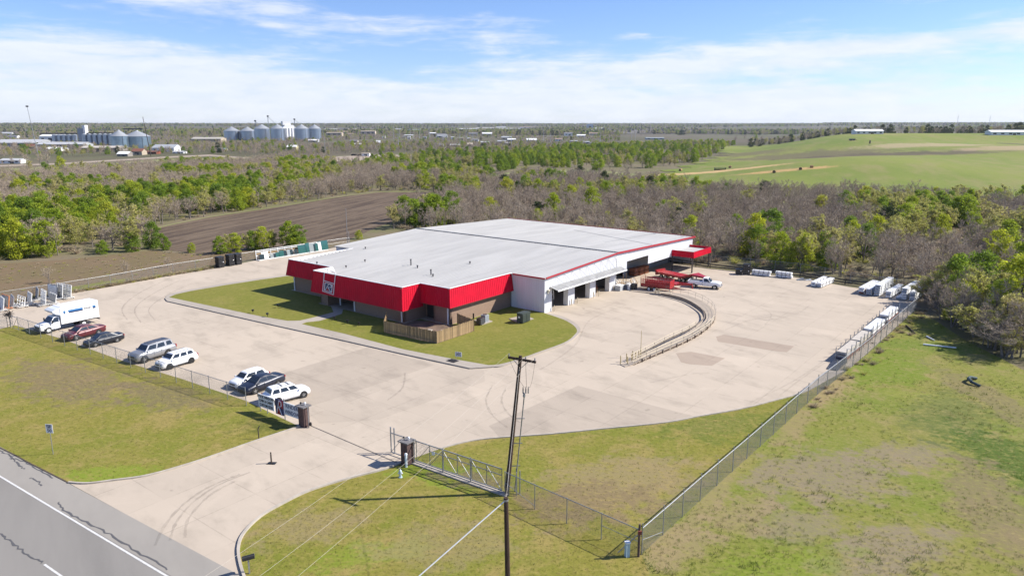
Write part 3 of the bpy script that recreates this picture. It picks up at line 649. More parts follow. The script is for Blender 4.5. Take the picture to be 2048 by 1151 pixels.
# main white walls
def sidewall(name, segs, m=WHITE, sp=0.3):
    bm = MB()
    for a, b, z0, z1a, z1b in segs:
        A, B = Vector((a[1], a[0], 0)), Vector((b[1], b[0], 0))
        ribbed(bm, (A.x, A.y, z0), (B.x, B.y, z0), (B.x, B.y, z1b), (A.x, A.y, z1a), sp, 0.07, 0.03)
    return bm.build(name, m, shop)
wq = EAVE - 0.02
sidewall('front_siding', [((F_U0, 0), (0, 0), 0.12, wq, wq)], WHITE, 0.42)
sidewall('front_siding', [((UW, 0), (F_U1, 0), 0.12, wq, wq)], WHITE, 0.42)
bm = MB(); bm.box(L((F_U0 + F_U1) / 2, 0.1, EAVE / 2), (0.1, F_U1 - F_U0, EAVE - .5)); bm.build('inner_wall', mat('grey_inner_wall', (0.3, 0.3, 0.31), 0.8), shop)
def vAt(px):
    t = (px - 1088.6) / (1232 - 1088.6); return UV(P(px, 627 + t * (579.5 - 627)))[1]
vs_ = [vAt(x) for x in (1088.6, 1103.5, 1136.5, 1149.8, 1181, 1192.5, 1221, 1233)]
BT = 3.55
segs = []
for i in (0, 2, 4, 6): segs.append(((0, vs_[i]), (0, vs_[i + 1]), 0.0, BT, BT))
sidewall('bay_pier', segs[:1], SIDING2); sidewall('bay_pier', segs[1:2], SIDING2); sidewall('bay_pier', segs[2:3], SIDING2); sidewall('bay_pier', segs[3:], SIDING2)
sidewall('gable_siding', [((0, 0), (0, VR), BT, wq, roofz(VR) - .02)], SIDING2)
for i in (1, 3, 5):   # deep white jambs either side of each bay opening
    jb = MB(); jb.box(L(0.42, vs_[i] - 0.06, BT / 2), (0.12, 0.8, BT)); jb.build('bay_jamb', PAINTW, shop); jb = MB(); jb.box(L(0.42, vs_[i + 1] + 0.06, BT / 2), (0.12, 0.8, BT)); jb.build('bay_jamb', PAINTW, shop)
DV = [VR, UV(P(1249, 574))[1], UV(P(1290, 560))[1]]
sidewall('dock_siding', [((0, VR + .03), (0, 24.2), 2.95, roofz(VR) - .02, roofz(24.2) - .02)], WHITE, 0.45)
sidewall('dock_siding', [((0, 24.2), (0, 32.0), 4.25, roofz(24.2) - .02, roofz(32.0) - .02)], SIDING2, 0.45)
sidewall('dock_siding', [((0, 32.0), (0, VE), 2.7, roofz(32.0) - .02, EAVE)], WHITE, 0.45)
sidewall('dock_wall', [((4.2, VR), (4.2, 26.5), 0, roofz(VR) - .1, roofz(26) - .1), ((4.2, 30.5), (4.2, VE), 0, roofz(30) - .1, EAVE - .1), ((4.2, 26.5), (4.2, 30.5), 3.4, roofz(26) - .1, roofz(30) - .1)], mat('grey_dock_siding', (0.44, 0.455, 0.47), 0.6), 0.45)
sidewall('back_siding', [((0, VE), (UW, VE), 0, wq, wq)], WHITE, 0.6)
sidewall('left_siding', [((UW, VE), (UW, VR), 0, EAVE, roofz(VR) - .02), ((UW, VR), (UW, 0), 0, roofz(VR) - .02, EAVE)], WHITE, 0.6)
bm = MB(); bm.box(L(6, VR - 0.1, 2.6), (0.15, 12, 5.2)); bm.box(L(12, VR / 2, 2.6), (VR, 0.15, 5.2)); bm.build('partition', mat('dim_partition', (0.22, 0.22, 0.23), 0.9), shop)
bm = MB(); bm.box(L(6, VR / 2, 0.02), (VR - .2, 12, 0.03)); bm.build('shop_floor', CONC_OLD, shop)
# roof: two slopes with standing seams
rf = MB()
def roofpanel(va, vb, ua=0.0, ub=UW, eo=0.25):
    za, zb = EAVE + (roofz(vb) - roofz(va)) * 0 + roofz(va), roofz(vb)
    za = roofz(va)
    rf.hexa([L(ua - eo, va, za - .10), L(ub + eo, va, za - .10), L(ub + eo, vb, zb - .10), L(ua - eo, vb, zb - .10)][::-1], [L(ua - eo, va, za), L(ub + eo, va, za), L(ub + eo, vb, zb), L(ua - eo, vb, zb)][::-1])
    k = int((ub - ua) / 0.61)
    for i in range(k + 1):
        u = ua + (ub - ua) * i / k
        rf.beam(L(u, va, za + 0.02), L(u, vb, zb + 0.02), 0.05, 0.05)
roofpanel(-0.3, VR); roofpanel(VR, VE + 0.6)
# office roof carries the front slope on down behind the parapet
k = 58
def offroof(ua, ub, va, vb):
    za, zb = roofz(va), roofz(vb)
    rf.hexa([L(ua, va, za - .1), L(ub, va, za - .1), L(ub, vb, zb - .1), L(ua, vb, zb - .1)][::-1], [L(ua, va, za), L(ub, va, za), L(ub, vb, zb), L(ua, vb, zb)][::-1])
    n = int((ub - ua) / 0.61)
    for i in range(n + 1):
        u = ua + (ub - ua) * i / n; rf.beam(L(u, va, za + .02), L(u, vb, zb + .02), 0.05, 0.05)
offroof(F_U0 + .1, F_U1 - .1, VW + .1, -0.3); offroof(CU0 + .1, CU1 - .1, VC + .1, VW + .1)
roof_o = rf.build('roof', ROOFM, shop)
b = MB(); b.beam(L(-0.3, VR, RIDGE + 0.04), L(UW + .3, VR, RIDGE + 0.04), 0.30, 0.12)
b.build('ridge_cap', mat('ridge_grey', (0.12, 0.12, 0.12), 0.7), roof_o)
b = MB()
for i in range(0, 118): b.box(L(0.2 + i * 0.4, VR, RIDGE + 0.12), (0.34, 0.2, 0.05))
b.build('ridge_closure', GALV, roof_o)
b = MB(); b.beam(L(-0.30, 0, EAVE - 0.02), L(-0.30, VR, RIDGE - 0.02), 0.10, 0.24); b.beam(L(-0.30, VR, RIDGE - .02), L(-0.30, VE + .6, EAVE - .02), 0.10, 0.3)
b.beam(L(-0.3, -0.34, EAVE - .04), L(F_U0 - .5, -0.34, EAVE - .04), 0.10, 0.2); b.beam(L(-0.3, VE + .62, EAVE - .04), L(UW + .3, VE + .62, EAVE - .04), 0.10, 0.3)
b.build('rake_trim', REDTRIM, shop)
b = MB(); b.beam(L(8, VR + 9.5, roofz(VR + 9.5) + .05), L(8.02, VE, EAVE + .06), 0.10, 0.05); b.beam(L(UW - 24, VR + 22, roofz(VR + 22) + .05), L(0.3, VR + 13, roofz(VR + 13) + .05), 0.07, 0.03); b.build('roof_seam', GALV, roof_o)
# roof vents
for px, py, h in ((822, 531, 0.9), (835, 536, .35), (862, 549, .8), (866, 551.5, .3), (940, 531, .3), (730, 523, .3), (692, 532, .25), (731, 500.5, .25), (634, 527, .5), (838, 468, .2)):
    u, v = UV(P(px, py, 5.1)); z = roofz(v)
    b = MB(); b.tube(L(u, v, z - .05), L(u, v, z + h), 0.09, n=8); b.tube(L(u, v, z + h), L(u, v, z + h + .1), 0.14, n=8); b.build('roof_vent', DKTRIM, roof_o)
# awning over the bays with its zigzag hangers
aw0, aw1 = vAt(1099), 21.6
aw = MB(); zt_, zf, dp = 3.80, 3.42, 1.5
aw.hexa([L(-.04, aw0, zt_ - .05), L(-dp, aw0, zf - .05), L(-dp, aw1, zf - .05), L(-.04, aw1, zt_ - .05)], [L(-.04, aw0, zt_), L(-dp, aw0, zf), L(-dp, aw1, zf), L(-.04, aw1, zt_)])
kk = 34
for i in range(kk + 1):
    v = aw0 + (aw1 - aw0) * i / kk; aw.beam(L(-.05, v, zt_ + .015), L(-dp, v, zf + .015), 0.05, 0.03)
awo = aw.build('awning', mat('aged_awning_metal', (0.46, 0.46, 0.45), 0.55, 0.15, 0.15, 1.5), shop)
b = MB(); b.beam(L(-dp - .03, aw0, zf - .06), L(-dp - .03, aw1, zf - .06), 0.08, 0.2); b.build('gutter', PAINTW, awo)
hz = MB(); nz_ = 9; st = (aw1 - aw0 - 1.2) / nz_
for i in range(nz_):
    v = aw0 + .6 + i * st
    for s in (-1, 1): hz.beam(L(-.07, v + st / 2, 5.0 + (v / VR) * .75), L(-dp * .95, v + st / 2 + s * st * .46, zf + .04), 0.03)
hz.build('awning_hanger', mat('hanger_rod', (0.45, 0.45, 0.46), 0.5), awo)
b = MB(); b.tube(L(-.25, 0.5, 3.4), L(-.25, 0.9, 3.4), 0.14, n=10); b.box(L(-.12, .7, 3.2), (.2, .2, .5)); b.build('wall_light', mat('cream_lamp', (.6, .55, .42), .6), shop)
# gear standing just inside the bays
# canopy on the right side
cv0, cv1, cu = 41.5, 49.3, -4.4; cz0, cz1 = 2.85, 3.95
can = MB(); can.box(L(cu / 2, (cv0 + cv1) / 2, cz1 - .45), (cv1 - cv0 - .1, abs(cu) - .1, 0.1)); cano = can.build('canopy_roof', ROOFM, shop)
def canf(a, b):
    bm = MB(); A, B = Vector((a[1], a[0], 0)), Vector((b[1], b[0], 0)); t = (B - A).normalized(); n = Vector((t.y, -t.x, 0)); A2, B2 = A + n * .12, B + n * .12
    ribbed(bm, (A2.x - t.x * .1, A2.y - t.y * .1, cz0), (B2.x + t.x * .1, B2.y + t.y * .1, cz0), (B.x, B.y, cz1), (A.x, A.y, cz1), 0.4, 0.05, 0.03); o = bm.build('canopy_fascia', REDM, cano)
    c = MB(); c.beam((A.x, A.y, cz1 + .02), (B.x, B.y, cz1 + .02), .1, .05); c.build('fascia_cap', REDTRIM, o)
canf((-.05, cv0), (cu, cv0)); canf((cu, cv0), (cu, cv1)); canf((cu, cv1), (-.05, cv1))
for (u, v) in ((-.15, cv0 + .1), (cu + .2, cv0 + .1), (cu + .2, cv1 - .2), (-.5, cv1 - .2)):
    b = MB(); b.box(L(u, v, cz0 / 2), (0.2, 0.2, cz0)); b.build('canopy_post', mat('brown_steel_post', (0.06, 0.05, 0.05), .6), cano)

# logo frame on the front fascia (its own thing, mounted there)
uL = UV(P(664, 560, 4))[0]; uR = UV(P(682, 565, 4))[0]
logo = thing('logo_sign', 'white outlined slanted frame with a letter R emblem on the red fascia', 'sign', shop.matrix_world @ Vector((0, 0, 0)), 0)
logo.location = C0; logo.rotation_euler = (0, 0, BRZ)
def FP(u, t, off=0.12):   # point on the sloped centre fascia, t 0 bottom .. 1 top (and above)
    p0 = Vector(L(u, VC - FL, FBC)); p1 = Vector(L(u, VC, FT)); q = p0 + (p1 - p0) * t
    n = Vector((-(FT - FBC), 0, -FL)).normalized() if False else Vector((-1, 0, 0.13)).normalized()
    return q + n * off
uc = (uL + uR) / 2; hw = abs(uL - uR) / 2
wm = mat('sign_white', (0.80, 0.76, 0.75), 0.5); nav = mat('sign_navy', (0.018, 0.030, 0.12), 0.5); sred = mat('sign_red', (0.42, 0.010, 0.016), 0.5)
TL_, TR_ = FP(uc + hw * .93, 1.20), FP(uc - hw * 1.13, 1.10); ML, MR = FP(uc + hw, .64), FP(uc - hw, .58); BL, BR_ = FP(uc + hw * 1.1, .14), FP(uc - hw * .93, .08)
fm = MB()
for a, b in ((TL_, TR_), (TL_, ML), (ML, BL), (TR_, MR), (MR, BR_), (ML, MR), (BL, BR_)): fm.beam(a, b, 0.09, 0.09)
fm.build('sign_frame', wm, logo)
def FQ(a, b):  # emblem plane coordinates 0..1
    lo = lerp(lerp(BL, BR_, .14), lerp(BL, BR_, .86), a); hi = lerp(lerp(ML, MR, .14), lerp(ML, MR, .86), a); return lerp(lerp(lo, hi, .12), lerp(lo, hi, .88), b)
e = MB(); e.poly([FQ(0, 0), FQ(1, 0), FQ(1, 1), FQ(0, 1)]); e.build('emblem_panel', nav, logo)
def strokes(parent, fq, n_off, w=0.05, name='letter_mark', border=True):
    b = MB(); o = Vector(n_off)
    for p in (((.12, .05), (.55, .97)), ((.55, .97), (.85, .9)), ((.85, .9), (.86, .62)), ((.86, .62), (.45, .52)), ((.45, .52), (.88, .03)), *((((.03, .02), (.03, .98)), ((.97, .02), (.97, .98)), ((.03, .98), (.97, .98)), ((.03, .02), (.97, .02))) if border else ())):
        b.beam(fq(*p[0]) + o, fq(*p[1]) + o, w, w * .6)
    return b.build(name, wm, parent)
strokes(logo, FQ, (-0.03, 0, 0), 0.11)
e = MB(); o_ = Vector((-0.012, 0, 0)); e.poly([FQ(.2, .05) + o_, FQ(.62, .05) + o_, FQ(.42, .48) + o_]); e.build('emblem_red', sred, logo)

# ================================================================== trees
def leafmat(name, ca, cb, cc, trans=0.35):
    m = bpy.data.materials.new(name); m.use_nodes = True; nt = m.node_tree; b = nt.nodes['Principled BSDF']
    oi = N(nt, 'ShaderNodeObjectInfo'); geo = N(nt, 'ShaderNodeNewGeometry')
    cr = N(nt, 'ShaderNodeValToRGB'); nt.links.new(oi.outputs['Random'], cr.inputs[0])
    cr.color_ramp.elements[0].color = (*ca, 1); cr.color_ramp.elements[1].color = (*cc, 1)
    e = cr.color_ramp.elements.new(0.5); e.color = (*cb, 1)
    br = N(nt, 'ShaderNodeMix', data_type='RGBA', blend_type='MULTIPLY'); br.inputs[0].default_value = 1.0
    sc = M_(nt, 'ADD', M_(nt, 'MULTIPLY', geo.outputs['Random Per Island'], 0.7), 0.65)
    cx = N(nt, 'ShaderNodeCombineColor')
    for i in range(3): nt.links.new(sc, cx.inputs[i])
    nt.links.new(cr.outputs[0], br.inputs[6]); nt.links.new(cx.outputs[0], br.inputs[7])
    nt.links.new(br.outputs[2], b.inputs['Base Color']); b.inputs['Roughness'].default_value = 0.7; b.inputs['Specular IOR Level'].default_value = 0.2
    tr = N(nt, 'ShaderNodeBsdfTranslucent'); nt.links.new(br.outputs[2], tr.inputs['Color'])
    mx = N(nt, 'ShaderNodeMixShader'); mx.inputs[0].default_value = trans
    nt.links.new(b.outputs[0], mx.inputs[1]); nt.links.new(tr.outputs[0], mx.inputs[2])
    nt.links.new(mx.outputs[0], nt.nodes['Material Output'].inputs['Surface']); return m
LEAF = leafmat('spring_leaves', (0.330, 0.385, 0.028), (0.240, 0.325, 0.024), (0.155, 0.235, 0.028), .48)
LEAFY = leafmat('fresh_yellow_leaves', (0.420, 0.440, 0.030), (0.360, 0.410, 0.032), (0.430, 0.420, 0.050), .48)
BUD = leafmat('budding_leaves', (0.450, 0.435, 0.120), (0.410, 0.410, 0.100), (0.470, 0.425, 0.150), .45)
DARKLEAF = leafmat('dark_evergreen_leaves', (0.040, 0.060, 0.016), (0.052, 0.075, 0.018), (0.045, 0.060, 0.022), 0.2)
TWIG = leafmat('bare_twigs', (0.365, 0.295, 0.220), (0.410, 0.335, 0.250), (0.300, 0.238, 0.185), 0.0)
BARK = mat('grey_bark', (0.235, 0.200, 0.172), 0.95, 0, 0.3, 4)
BARKD = mat('dark_bark', (0.105, 0.085, 0.070), 0.95, 0, 0.3, 4)
def rvec(r, z0=-1): return Vector((r.uniform(-1, 1), r.uniform(-1, 1), r.uniform(z0, 1)))
def skeleton(seed, H, spread, stems=1, low=0.3, lean=0.15):
    # trunk with limbs, each limb with branches; returns trunk MB, twig MB and twig ends
    r = random.Random(seed); tb, cb, ends = MB(), MB(), []
    def ribbon(a, b, w):
        d = b - a
        if d.length < 1e-5: return
        s = d.cross(rvec(r)).normalized() * (w / 2)
        cb.poly([a - s, a + s, b + s * .3, b - s * .3])
    for s in range(stems):
        base = Vector((r.uniform(-.25, .25), r.uniform(-.25, .25), -0.1)) * (1 if stems > 1 else 0.2)
        top = Vector((r.uniform(-1, 1) * lean * H, r.uniform(-1, 1) * lean * H, H * r.uniform(.62, .78)))
        tr = 0.017 * H * r.uniform(.8, 1.1); mid = lerp(base, top, .5) + rvec(r) * H * .03; mid.z = base.z + (top.z - base.z) * .5
        pts = [base, mid, top]
        tb.tube(base, mid, tr, tr * .72, 6, False); tb.tube(mid, top, tr * .72, tr * .3, 5, False)
        nl = int(11 / stems) + 2
        for i in range(nl):
            t = low + (1 - low) * (i + r.random()) / nl
            p = lerp(base, mid, t * 2) if t < .5 else lerp(mid, top, t * 2 - 1)
            az = i * 2.4 + r.uniform(-.5, .5); ln = spread * (1.05 - t * .55) * r.uniform(.75, 1.15)
            dv = Vector((math.cos(az), math.sin(az), r.uniform(.45, 1.1) + t * .5)).normalized()
            q1 = p + dv * ln * .5 + rvec(r) * ln * .06; q2 = q1 + (dv + Vector((0, 0, .28)) + rvec(r) * .25).normalized() * ln * .55
            lr = tr * .42 * (1.1 - t * .5)
            tb.tube(p, q1, lr, lr * .65, 4, False); tb.tube(q1, q2, lr * .65, lr * .25, 4, False)
            for k in range(7):
                tt = r.uniform(.2, 1); a = lerp(p, q1, tt * 2) if tt < .5 else lerp(q1, q2, tt * 2 - 1)
                d2 = (dv * .7 + rvec(r, -.35)).normalized(); bl = ln * r.uniform(.28, .5)
                b = a + d2 * bl; ribbon(a, b, .035 + .004 * H)
                for j in range(7):
                    a2 = lerp(a, b, r.uniform(.2, 1)); d3 = (d2 * .55 + rvec(r, -.4)).normalized(); e = a2 + d3 * bl * r.uniform(.4, .75)
                    ribbon(a2, e, .030); ends.append(e)
                    for u in range(3):
                        a3 = lerp(a2, e, r.uniform(.3, 1)); f = a3 + (d3 * .5 + rvec(r, -.3)).normalized() * bl * r.uniform(.2, .42)
                        ribbon(a3, f, .022); ends.append(f)
    return tb, cb, ends, r
def leafquad(mb, c, s, r):
    n = rvec(r).normalized(); a = n.cross(rvec(r)).normalized() * s; b = n.cross(a).normalized() * s * r.uniform(.5, .9)
    mb.poly([c - a, c - b * .8, c + a, c + b * .8])
def bare_meshes(i):
    tb, cb, ends, r = skeleton(100 + i, 8.0, 3.0 + (i % 3) * .3, stems=(1, 2, 3, 1, 2, 1)[i % 6], low=.18 + .04 * (i % 3))
    return tb, cb
def bud_meshes(i):
    tb, cb, ends, r = skeleton(200 + i, 8.0, 2.9, stems=1 + i % 2, low=.2)
    lf = MB()
    for e in ends:
        if r.random() < .75: leafquad(lf, e + rvec(r) * .12, r.uniform(.09, .19), r)
    return tb, cb, lf
def leafy_meshes(i):
    r = random.Random(300 + i); tb, cb, ends, _ = skeleton(320 + i, 8.0, 2.4, stems=1 + (i % 3 == 2), low=.22)
    lf = MB(); W = 2.7 + .3 * (i % 3)
    cl = []
    for k in range(56):
        t = r.random() ** 1.15; z = .45 + 7.4 * t
        prof = math.sin(math.pi * min(1, (t * .80 + .20))) ** .55
        az = r.uniform(0, 6.283); rr = W * prof * math.sqrt(r.uniform(.12, 1))
        cl.append((Vector((rr * math.cos(az), rr * math.sin(az), z)), r.uniform(.65, 1.2)))
    for c, s in cl:
        for _ in range(int(95 * s)):
            d = rvec(r).normalized() * s * (r.random() ** .45); d.z *= .75
            leafquad(lf, c + d, r.uniform(.11, .23), r)
    return tb, None, lf
def mesh_of(mb, name, m):
    me = bpy.data.meshes.new(name); me.from_pydata(mb.v, [], mb.f); me.materials.append(m); me.update(); return me
BARE = []; BUDS = []; LEAFT = []; LEAFYT = []; EVER = []
for i in range(6):
    t, c = bare_meshes(i); BARE.append([('trunk', mesh_of(t, 'bare_trunk', BARK)), ('crown', mesh_of(c, 'bare_crown', TWIG))])
for i in range(4):
    t, c, l = bud_meshes(i); BUDS.append([('trunk', mesh_of(t, 'budding_trunk', BARK)), ('branches', mesh_of(c, 'budding_branches', TWIG)), ('crown', mesh_of(l, 'budding_crown', BUD))])
for i in range(5):
    t, c, l = leafy_meshes(i); tm, lm = mesh_of(t, 'leafy_trunk', BARKD), mesh_of(l, 'leafy_crown', LEAF)
    LEAFT.append([('trunk', tm), ('crown', lm)])
    if i < 3:
        ly = lm.copy(); ly.materials.clear(); ly.materials.append(LEAFY); LEAFYT.append([('trunk', tm), ('crown', ly)])
    if i < 2:
        ly = lm.copy(); ly.materials.clear(); ly.materials.append(DARKLEAF); EVER.append([('trunk', tm), ('crown', ly)])
KINDS = {'bare': ('bare_tree', BARE), 'bud': ('budding_tree', BUDS), 'leaf': ('leafy_tree', LEAFT), 'yellow': ('leafy_tree', LEAFYT), 'ever': ('evergreen_tree', EVER)}
def tree(kind, p, h, label, group, wid=1.0, name=None):
    nm, var = KINDS[kind]; parts = rnd.choice(var)
    o = thing(name or nm, label, 'tree', p, rnd.uniform(0, 6.28), group); s = h / 8.0; o.scale = (s * wid, s * wid, s)
    for pn, me in parts:
        c = link(bpy.data.objects.new(pn, me)); c.parent = o
    return o
def in_poly(x, y, poly):
    c = False
    for i in range(len(poly)):
        (x1, y1), (x2, y2) = poly[i], poly[i - 1]
        if (y1 > y) != (y2 > y) and x < (x2 - x1) * (y - y1) / (y2 - y1) + x1: c = not c
    return c
W1 = [(-400, 560), (-100, 532), (0, 522), (120, 511), (310, 500), (292, 459), (350, 445), (420, 431), (560, 410.5), (690, 390), (760, 382), (860, 381), (900, 398), (960, 398), (985, 372), (960, 352), (830, 344), (700, 338), (520, 330), (330, 336), (160, 348), (0, 360), (-400, 390)]
W2 = [(900, 398), (860, 415), (800, 440), (790, 458), (900, 470), (1390, 524), (1420, 526), (1500, 533), (1600, 544), (1700, 561), (1836, 580), (1868, 626), (1915, 656), (1985, 686), (2048, 715), (2400, 790), (2600, 560), (2400, 440), (2048, 416), (1800, 404), (1600, 398), (1400, 390), (1300, 372), (1180, 362), (1050, 358), (985, 372), (960, 398)]
W3 = [(690, 338), (830, 343), (960, 348), (1050, 338), (1180, 334), (1250, 336), (1330, 338), (1400, 322), (1450, 300), (1470, 292), (1465, 284), (1400, 284), (1200, 294), (1000, 303), (840, 313), (760, 322)]
GAP = [(1800, 500), (1870, 470), (1950, 452), (2010, 458), (1960, 478), (1850, 520)]
cand = []
def scatter(poly, y0, y1, x0, x1, st, rr):
    y = y0
    while y < y1:
        x = x0
        while x < x1:
            q = Vector((x + rr.uniform(-.48, .48) * st, y + rr.uniform(-.48, .48) * st, 0)); x += st
            pr = proj((q.x, q.y, 0))
            if pr and in_poly(pr[0], pr[1], poly): yield q, pr
        y += st
rr = random.Random(11)
def nz2(x, y, s, o=0): return mnoise.noise(Vector((x * s + o, y * s - o, o * 1.7)))
for q, pr in scatter(W1, 120, 520, -480, 40, 4.7, rr):
    n = nz2(q.x, q.y, .022, 3) + 0.4 * nz2(q.x, q.y, .07, 9)
    edge = 0.50 if pr[1] > 470 else (0.16 if pr[1] > 395 or pr[0] > 560 else -0.24)
    v = n + edge + rr.uniform(-.25, .25)
    if pr[0] > 860: v -= .35
    k = 'leaf' if v > .26 else ('bud' if v > .06 else 'bare')
    if k == 'leaf' and rr.random() < .16: k = 'yellow'
    cand.append((k, q, pr, rr.uniform(4.8, 8.4), 'W1'))
for q, pr in scatter(W2, 60, 420, -70, 330, 4.3, rr):
    if in_poly(pr[0], pr[1], GAP): continue
    n = nz2(q.x, q.y, .03, 21); u = rr.random()
    k = 'leaf' if n > .22 and u < .24 else ('bud' if n + u * .6 > .68 else 'bare')
    if k == 'bare' and u < .015: k = 'yellow'
    if k == 'bare' and .02 < u < .028: k = 'ever'
    if pr[1] > 600 and rr.random() < .12: continue
    cand.append((k, q, pr, rr.uniform(5.2, 8.4), 'W2'))
for q, pr in scatter(W3, 330, 1100, -300, 420, 8.2, rr):
    u = rr.random(); n = nz2(q.x, q.y, .012, 5)
    if nz2(q.x, q.y, .03, 77) < -.18: continue
    k = 'leaf' if u < .52 + n else ('bud' if u < .75 else 'bare')
    cand.append((k, q, pr, rr.uniform(4, 7.5) + 3.5 * max(0, nz2(q.x, q.y, .02, 91)), 'W3'))
# trees placed one by one where the photograph shows them
special = [('leaf', 1107, 452, 9.0), ('leaf', 1183, 440, 9.5), ('yellow', 1214, 462, 5), ('leaf', 1045, 400, 9), ('leaf', 1075, 402, 8), ('leaf', 870, 452, 8.5), ('leaf', 905, 448, 9), ('bud', 790, 458, 7), ('yellow', 950, 395, 6), ('ever', 1300, 395, 8), ('yellow', 1505, 515, 9.0), ('leaf', 1535, 505, 9.5), ('yellow', 1600, 540, 7),
           ('yellow', 1380, 492, 7), ('yellow', 1700, 506, 7), ('yellow', 1748, 500, 7.5), ('yellow', 1640, 430, 6), ('leaf', 2010, 520, 8), ('yellow', 1990, 545, 8), ('yellow', 2035, 660, 10), ('leaf', 2048, 600, 10), ('ever', 1770, 480, 8), ('yellow', 1880, 478, 6), ('leaf', 1470, 485, 6.5), ('leaf', 1855, 440, 7), ('bud', 1950, 640, 8), ('bud', 2000, 690, 7.5),
           ('leaf', 440, 508, 3.8), ('bud', 455, 506, 4.4), ('yellow', 470, 504, 4.2), ('bud', 492, 501, 4.2), ('leaf', 505, 500, 4.4), ('yellow', 530, 498, 5.0), ('bud', 548, 497, 4.4), ('leaf', 580, 497, 6.0), ('leaf', 596, 496, 5.2), ('leaf', 333, 500, 3.0), ('yellow', 383, 505, 2.2), ('yellow', 718, 478, 2.2), ('leaf', 265, 503, 4.2), ('leaf', 205, 508, 3.0),
           ('bare', 1880, 640, 6.5), ('bare', 1905, 655, 7.5), ('bare', 1930, 660, 7), ('bare', 1965, 690, 6.5), ('bare', 1925, 625, 8), ('bare', 1990, 700, 6), ('bare', 2040, 715, 7), ('bare', 1868, 615, 5), ('bare', 100, 566, 3.2), ('bare', 252, 549, 3.0), ('bare', 335, 535, 2.6), ('bare', 1255, 352, 9), ('leaf', 1195, 343, 11), ('bare', 1220, 340, 9),
           ('leaf', 1300, 336, 11), ('bare', 1470, 284, 11), ('leaf', 1555, 283, 9), ('bare', 1523, 282, 10), ('leaf', 1388, 325, 10), ('bare', 1490, 278, 9), ('leaf', 1512, 277, 9), ('leaf', 222, 352, 7), ('yellow', 122, 338, 8), ('leaf', 365, 345, 8), ('bud', 60, 345, 8), ('bare', 80, 330, 9), ('bare', 98, 332, 9)]
COLS = {'W1': ((130, 'below the slim silos'), (262, 'below the twin grey bins'), (440, 'below the grey roofed barn'), (650, 'below the six bin row'), (9999, 'right of the thin pale pole')),
        'W2': ((1000, 'behind the left end of the white roof'), (1110, 'behind the left half of the white roof'), (1250, 'behind the middle of the white roof'), (1400, 'behind the right end of the white roof'), (1500, 'above the red canopy'), (1610, 'above the guard rail bundles'), (1710, 'above the small bundle pair'), (1835, 'above the big bundle group'), (1940, 'just right of the fence corner'), (9999, 'at the right photo edge')),
        'W3': ((830, 'right of the gravel lot'), (1000, 'below the substation'), (1150, 'above the pale clearing'), (1300, 'left of the pasture hill'), (9999, 'against the pasture hill'))}
def zone_label(kind, z, pr, d, h):
    kd = {'bare': 'leafless grey brown tree', 'bud': 'budding olive tree', 'leaf': 'fresh green tree', 'yellow': 'yellow green tree', 'ever': 'dark evergreen'}[kind]
    sz = 'tall ' if h > 7.4 else ('low ' if h < 5.8 else '')
    where = next(w for lim, w in COLS[z] if pr[0] < lim)
    if z == 'W1': row = 'edging the left wood' if pr[1] > 478 else ('in the near left wood' if pr[1] > 400 else 'deep in the left wood')
    elif z == 'W2': row = 'in the front row' if pr[1] > 495 else ('mid belt' if pr[1] > 430 else 'far side of the belt')
    else: row = 'in the far green tree line'
    lb = f'{sz}{kd} {row} {where}'; lb = lb.replace('leafless grey brown', 'bare').replace('budding olive', 'budding').replace('fresh green', 'green').replace('the far green tree line', 'the green tree line').replace('yellow green', 'yellow').replace('dark evergreen', 'evergreen') if len(lb.split()) > 16 else lb
    return lb, lb.replace('tree', 'trees', 1)
LIMIT = {'bare': 300, 'bud': 200, 'leaf': 230, 'yellow': 70, 'ever': 30}
cnt = {k: 0 for k in LIMIT}; rest = {k: [] for k in LIMIT}
spk = {}
for (k, px, py, h) in special:
    q = PT(px, py); z = 'W2' if px > 860 and py > 360 else ('W3' if px > 690 and py < 350 else 'W1')
    spk.setdefault(k, []).append((k, q, (px, py), h, z, True))
SPOT = {}
for (k, px, py, h) in special: SPOT[(px, py)] = 1
order = []
for k in LIMIT:
    lst = spk.get(k, []) + sorted([c + (False,) for c in cand if c[0] == k], key=lambda c: c[1].length)
    order += lst
DIRS = lambda px: 'far left' if px < 250 else ('left' if px < 700 else ('middle' if px < 1300 else ('right' if px < 1800 else 'far right')))
single = {(440, 508): 'leafy bush tree right behind the black bin stacks, lowest of the row', (580, 497): 'dense green tree behind the glass rack, tallest of its row', (1107, 452): 'dark green leafy tree just above the white roof ridge', (1183, 440): 'tall light green tree above the right half of the white roof',
          (1505, 515): 'broad yellow green tree right of the red canopy', (2035, 660): 'tall yellow green tree at the right edge of the photo', (1195, 343): 'round olive tree alone in the pale clearing', (1470, 284): 'tall dark tree on the skyline at the pasture corner', (1555, 283): 'rounded green tree alone on the pasture slope',
          (100, 566): 'small bare sapling behind the white window racks', (252, 549): 'bare sapling left of centre behind the back fence', (333, 500): 'small round green tree at the end of the left wood', (530, 498): 'bright yellow green tree left of the glass rack'}
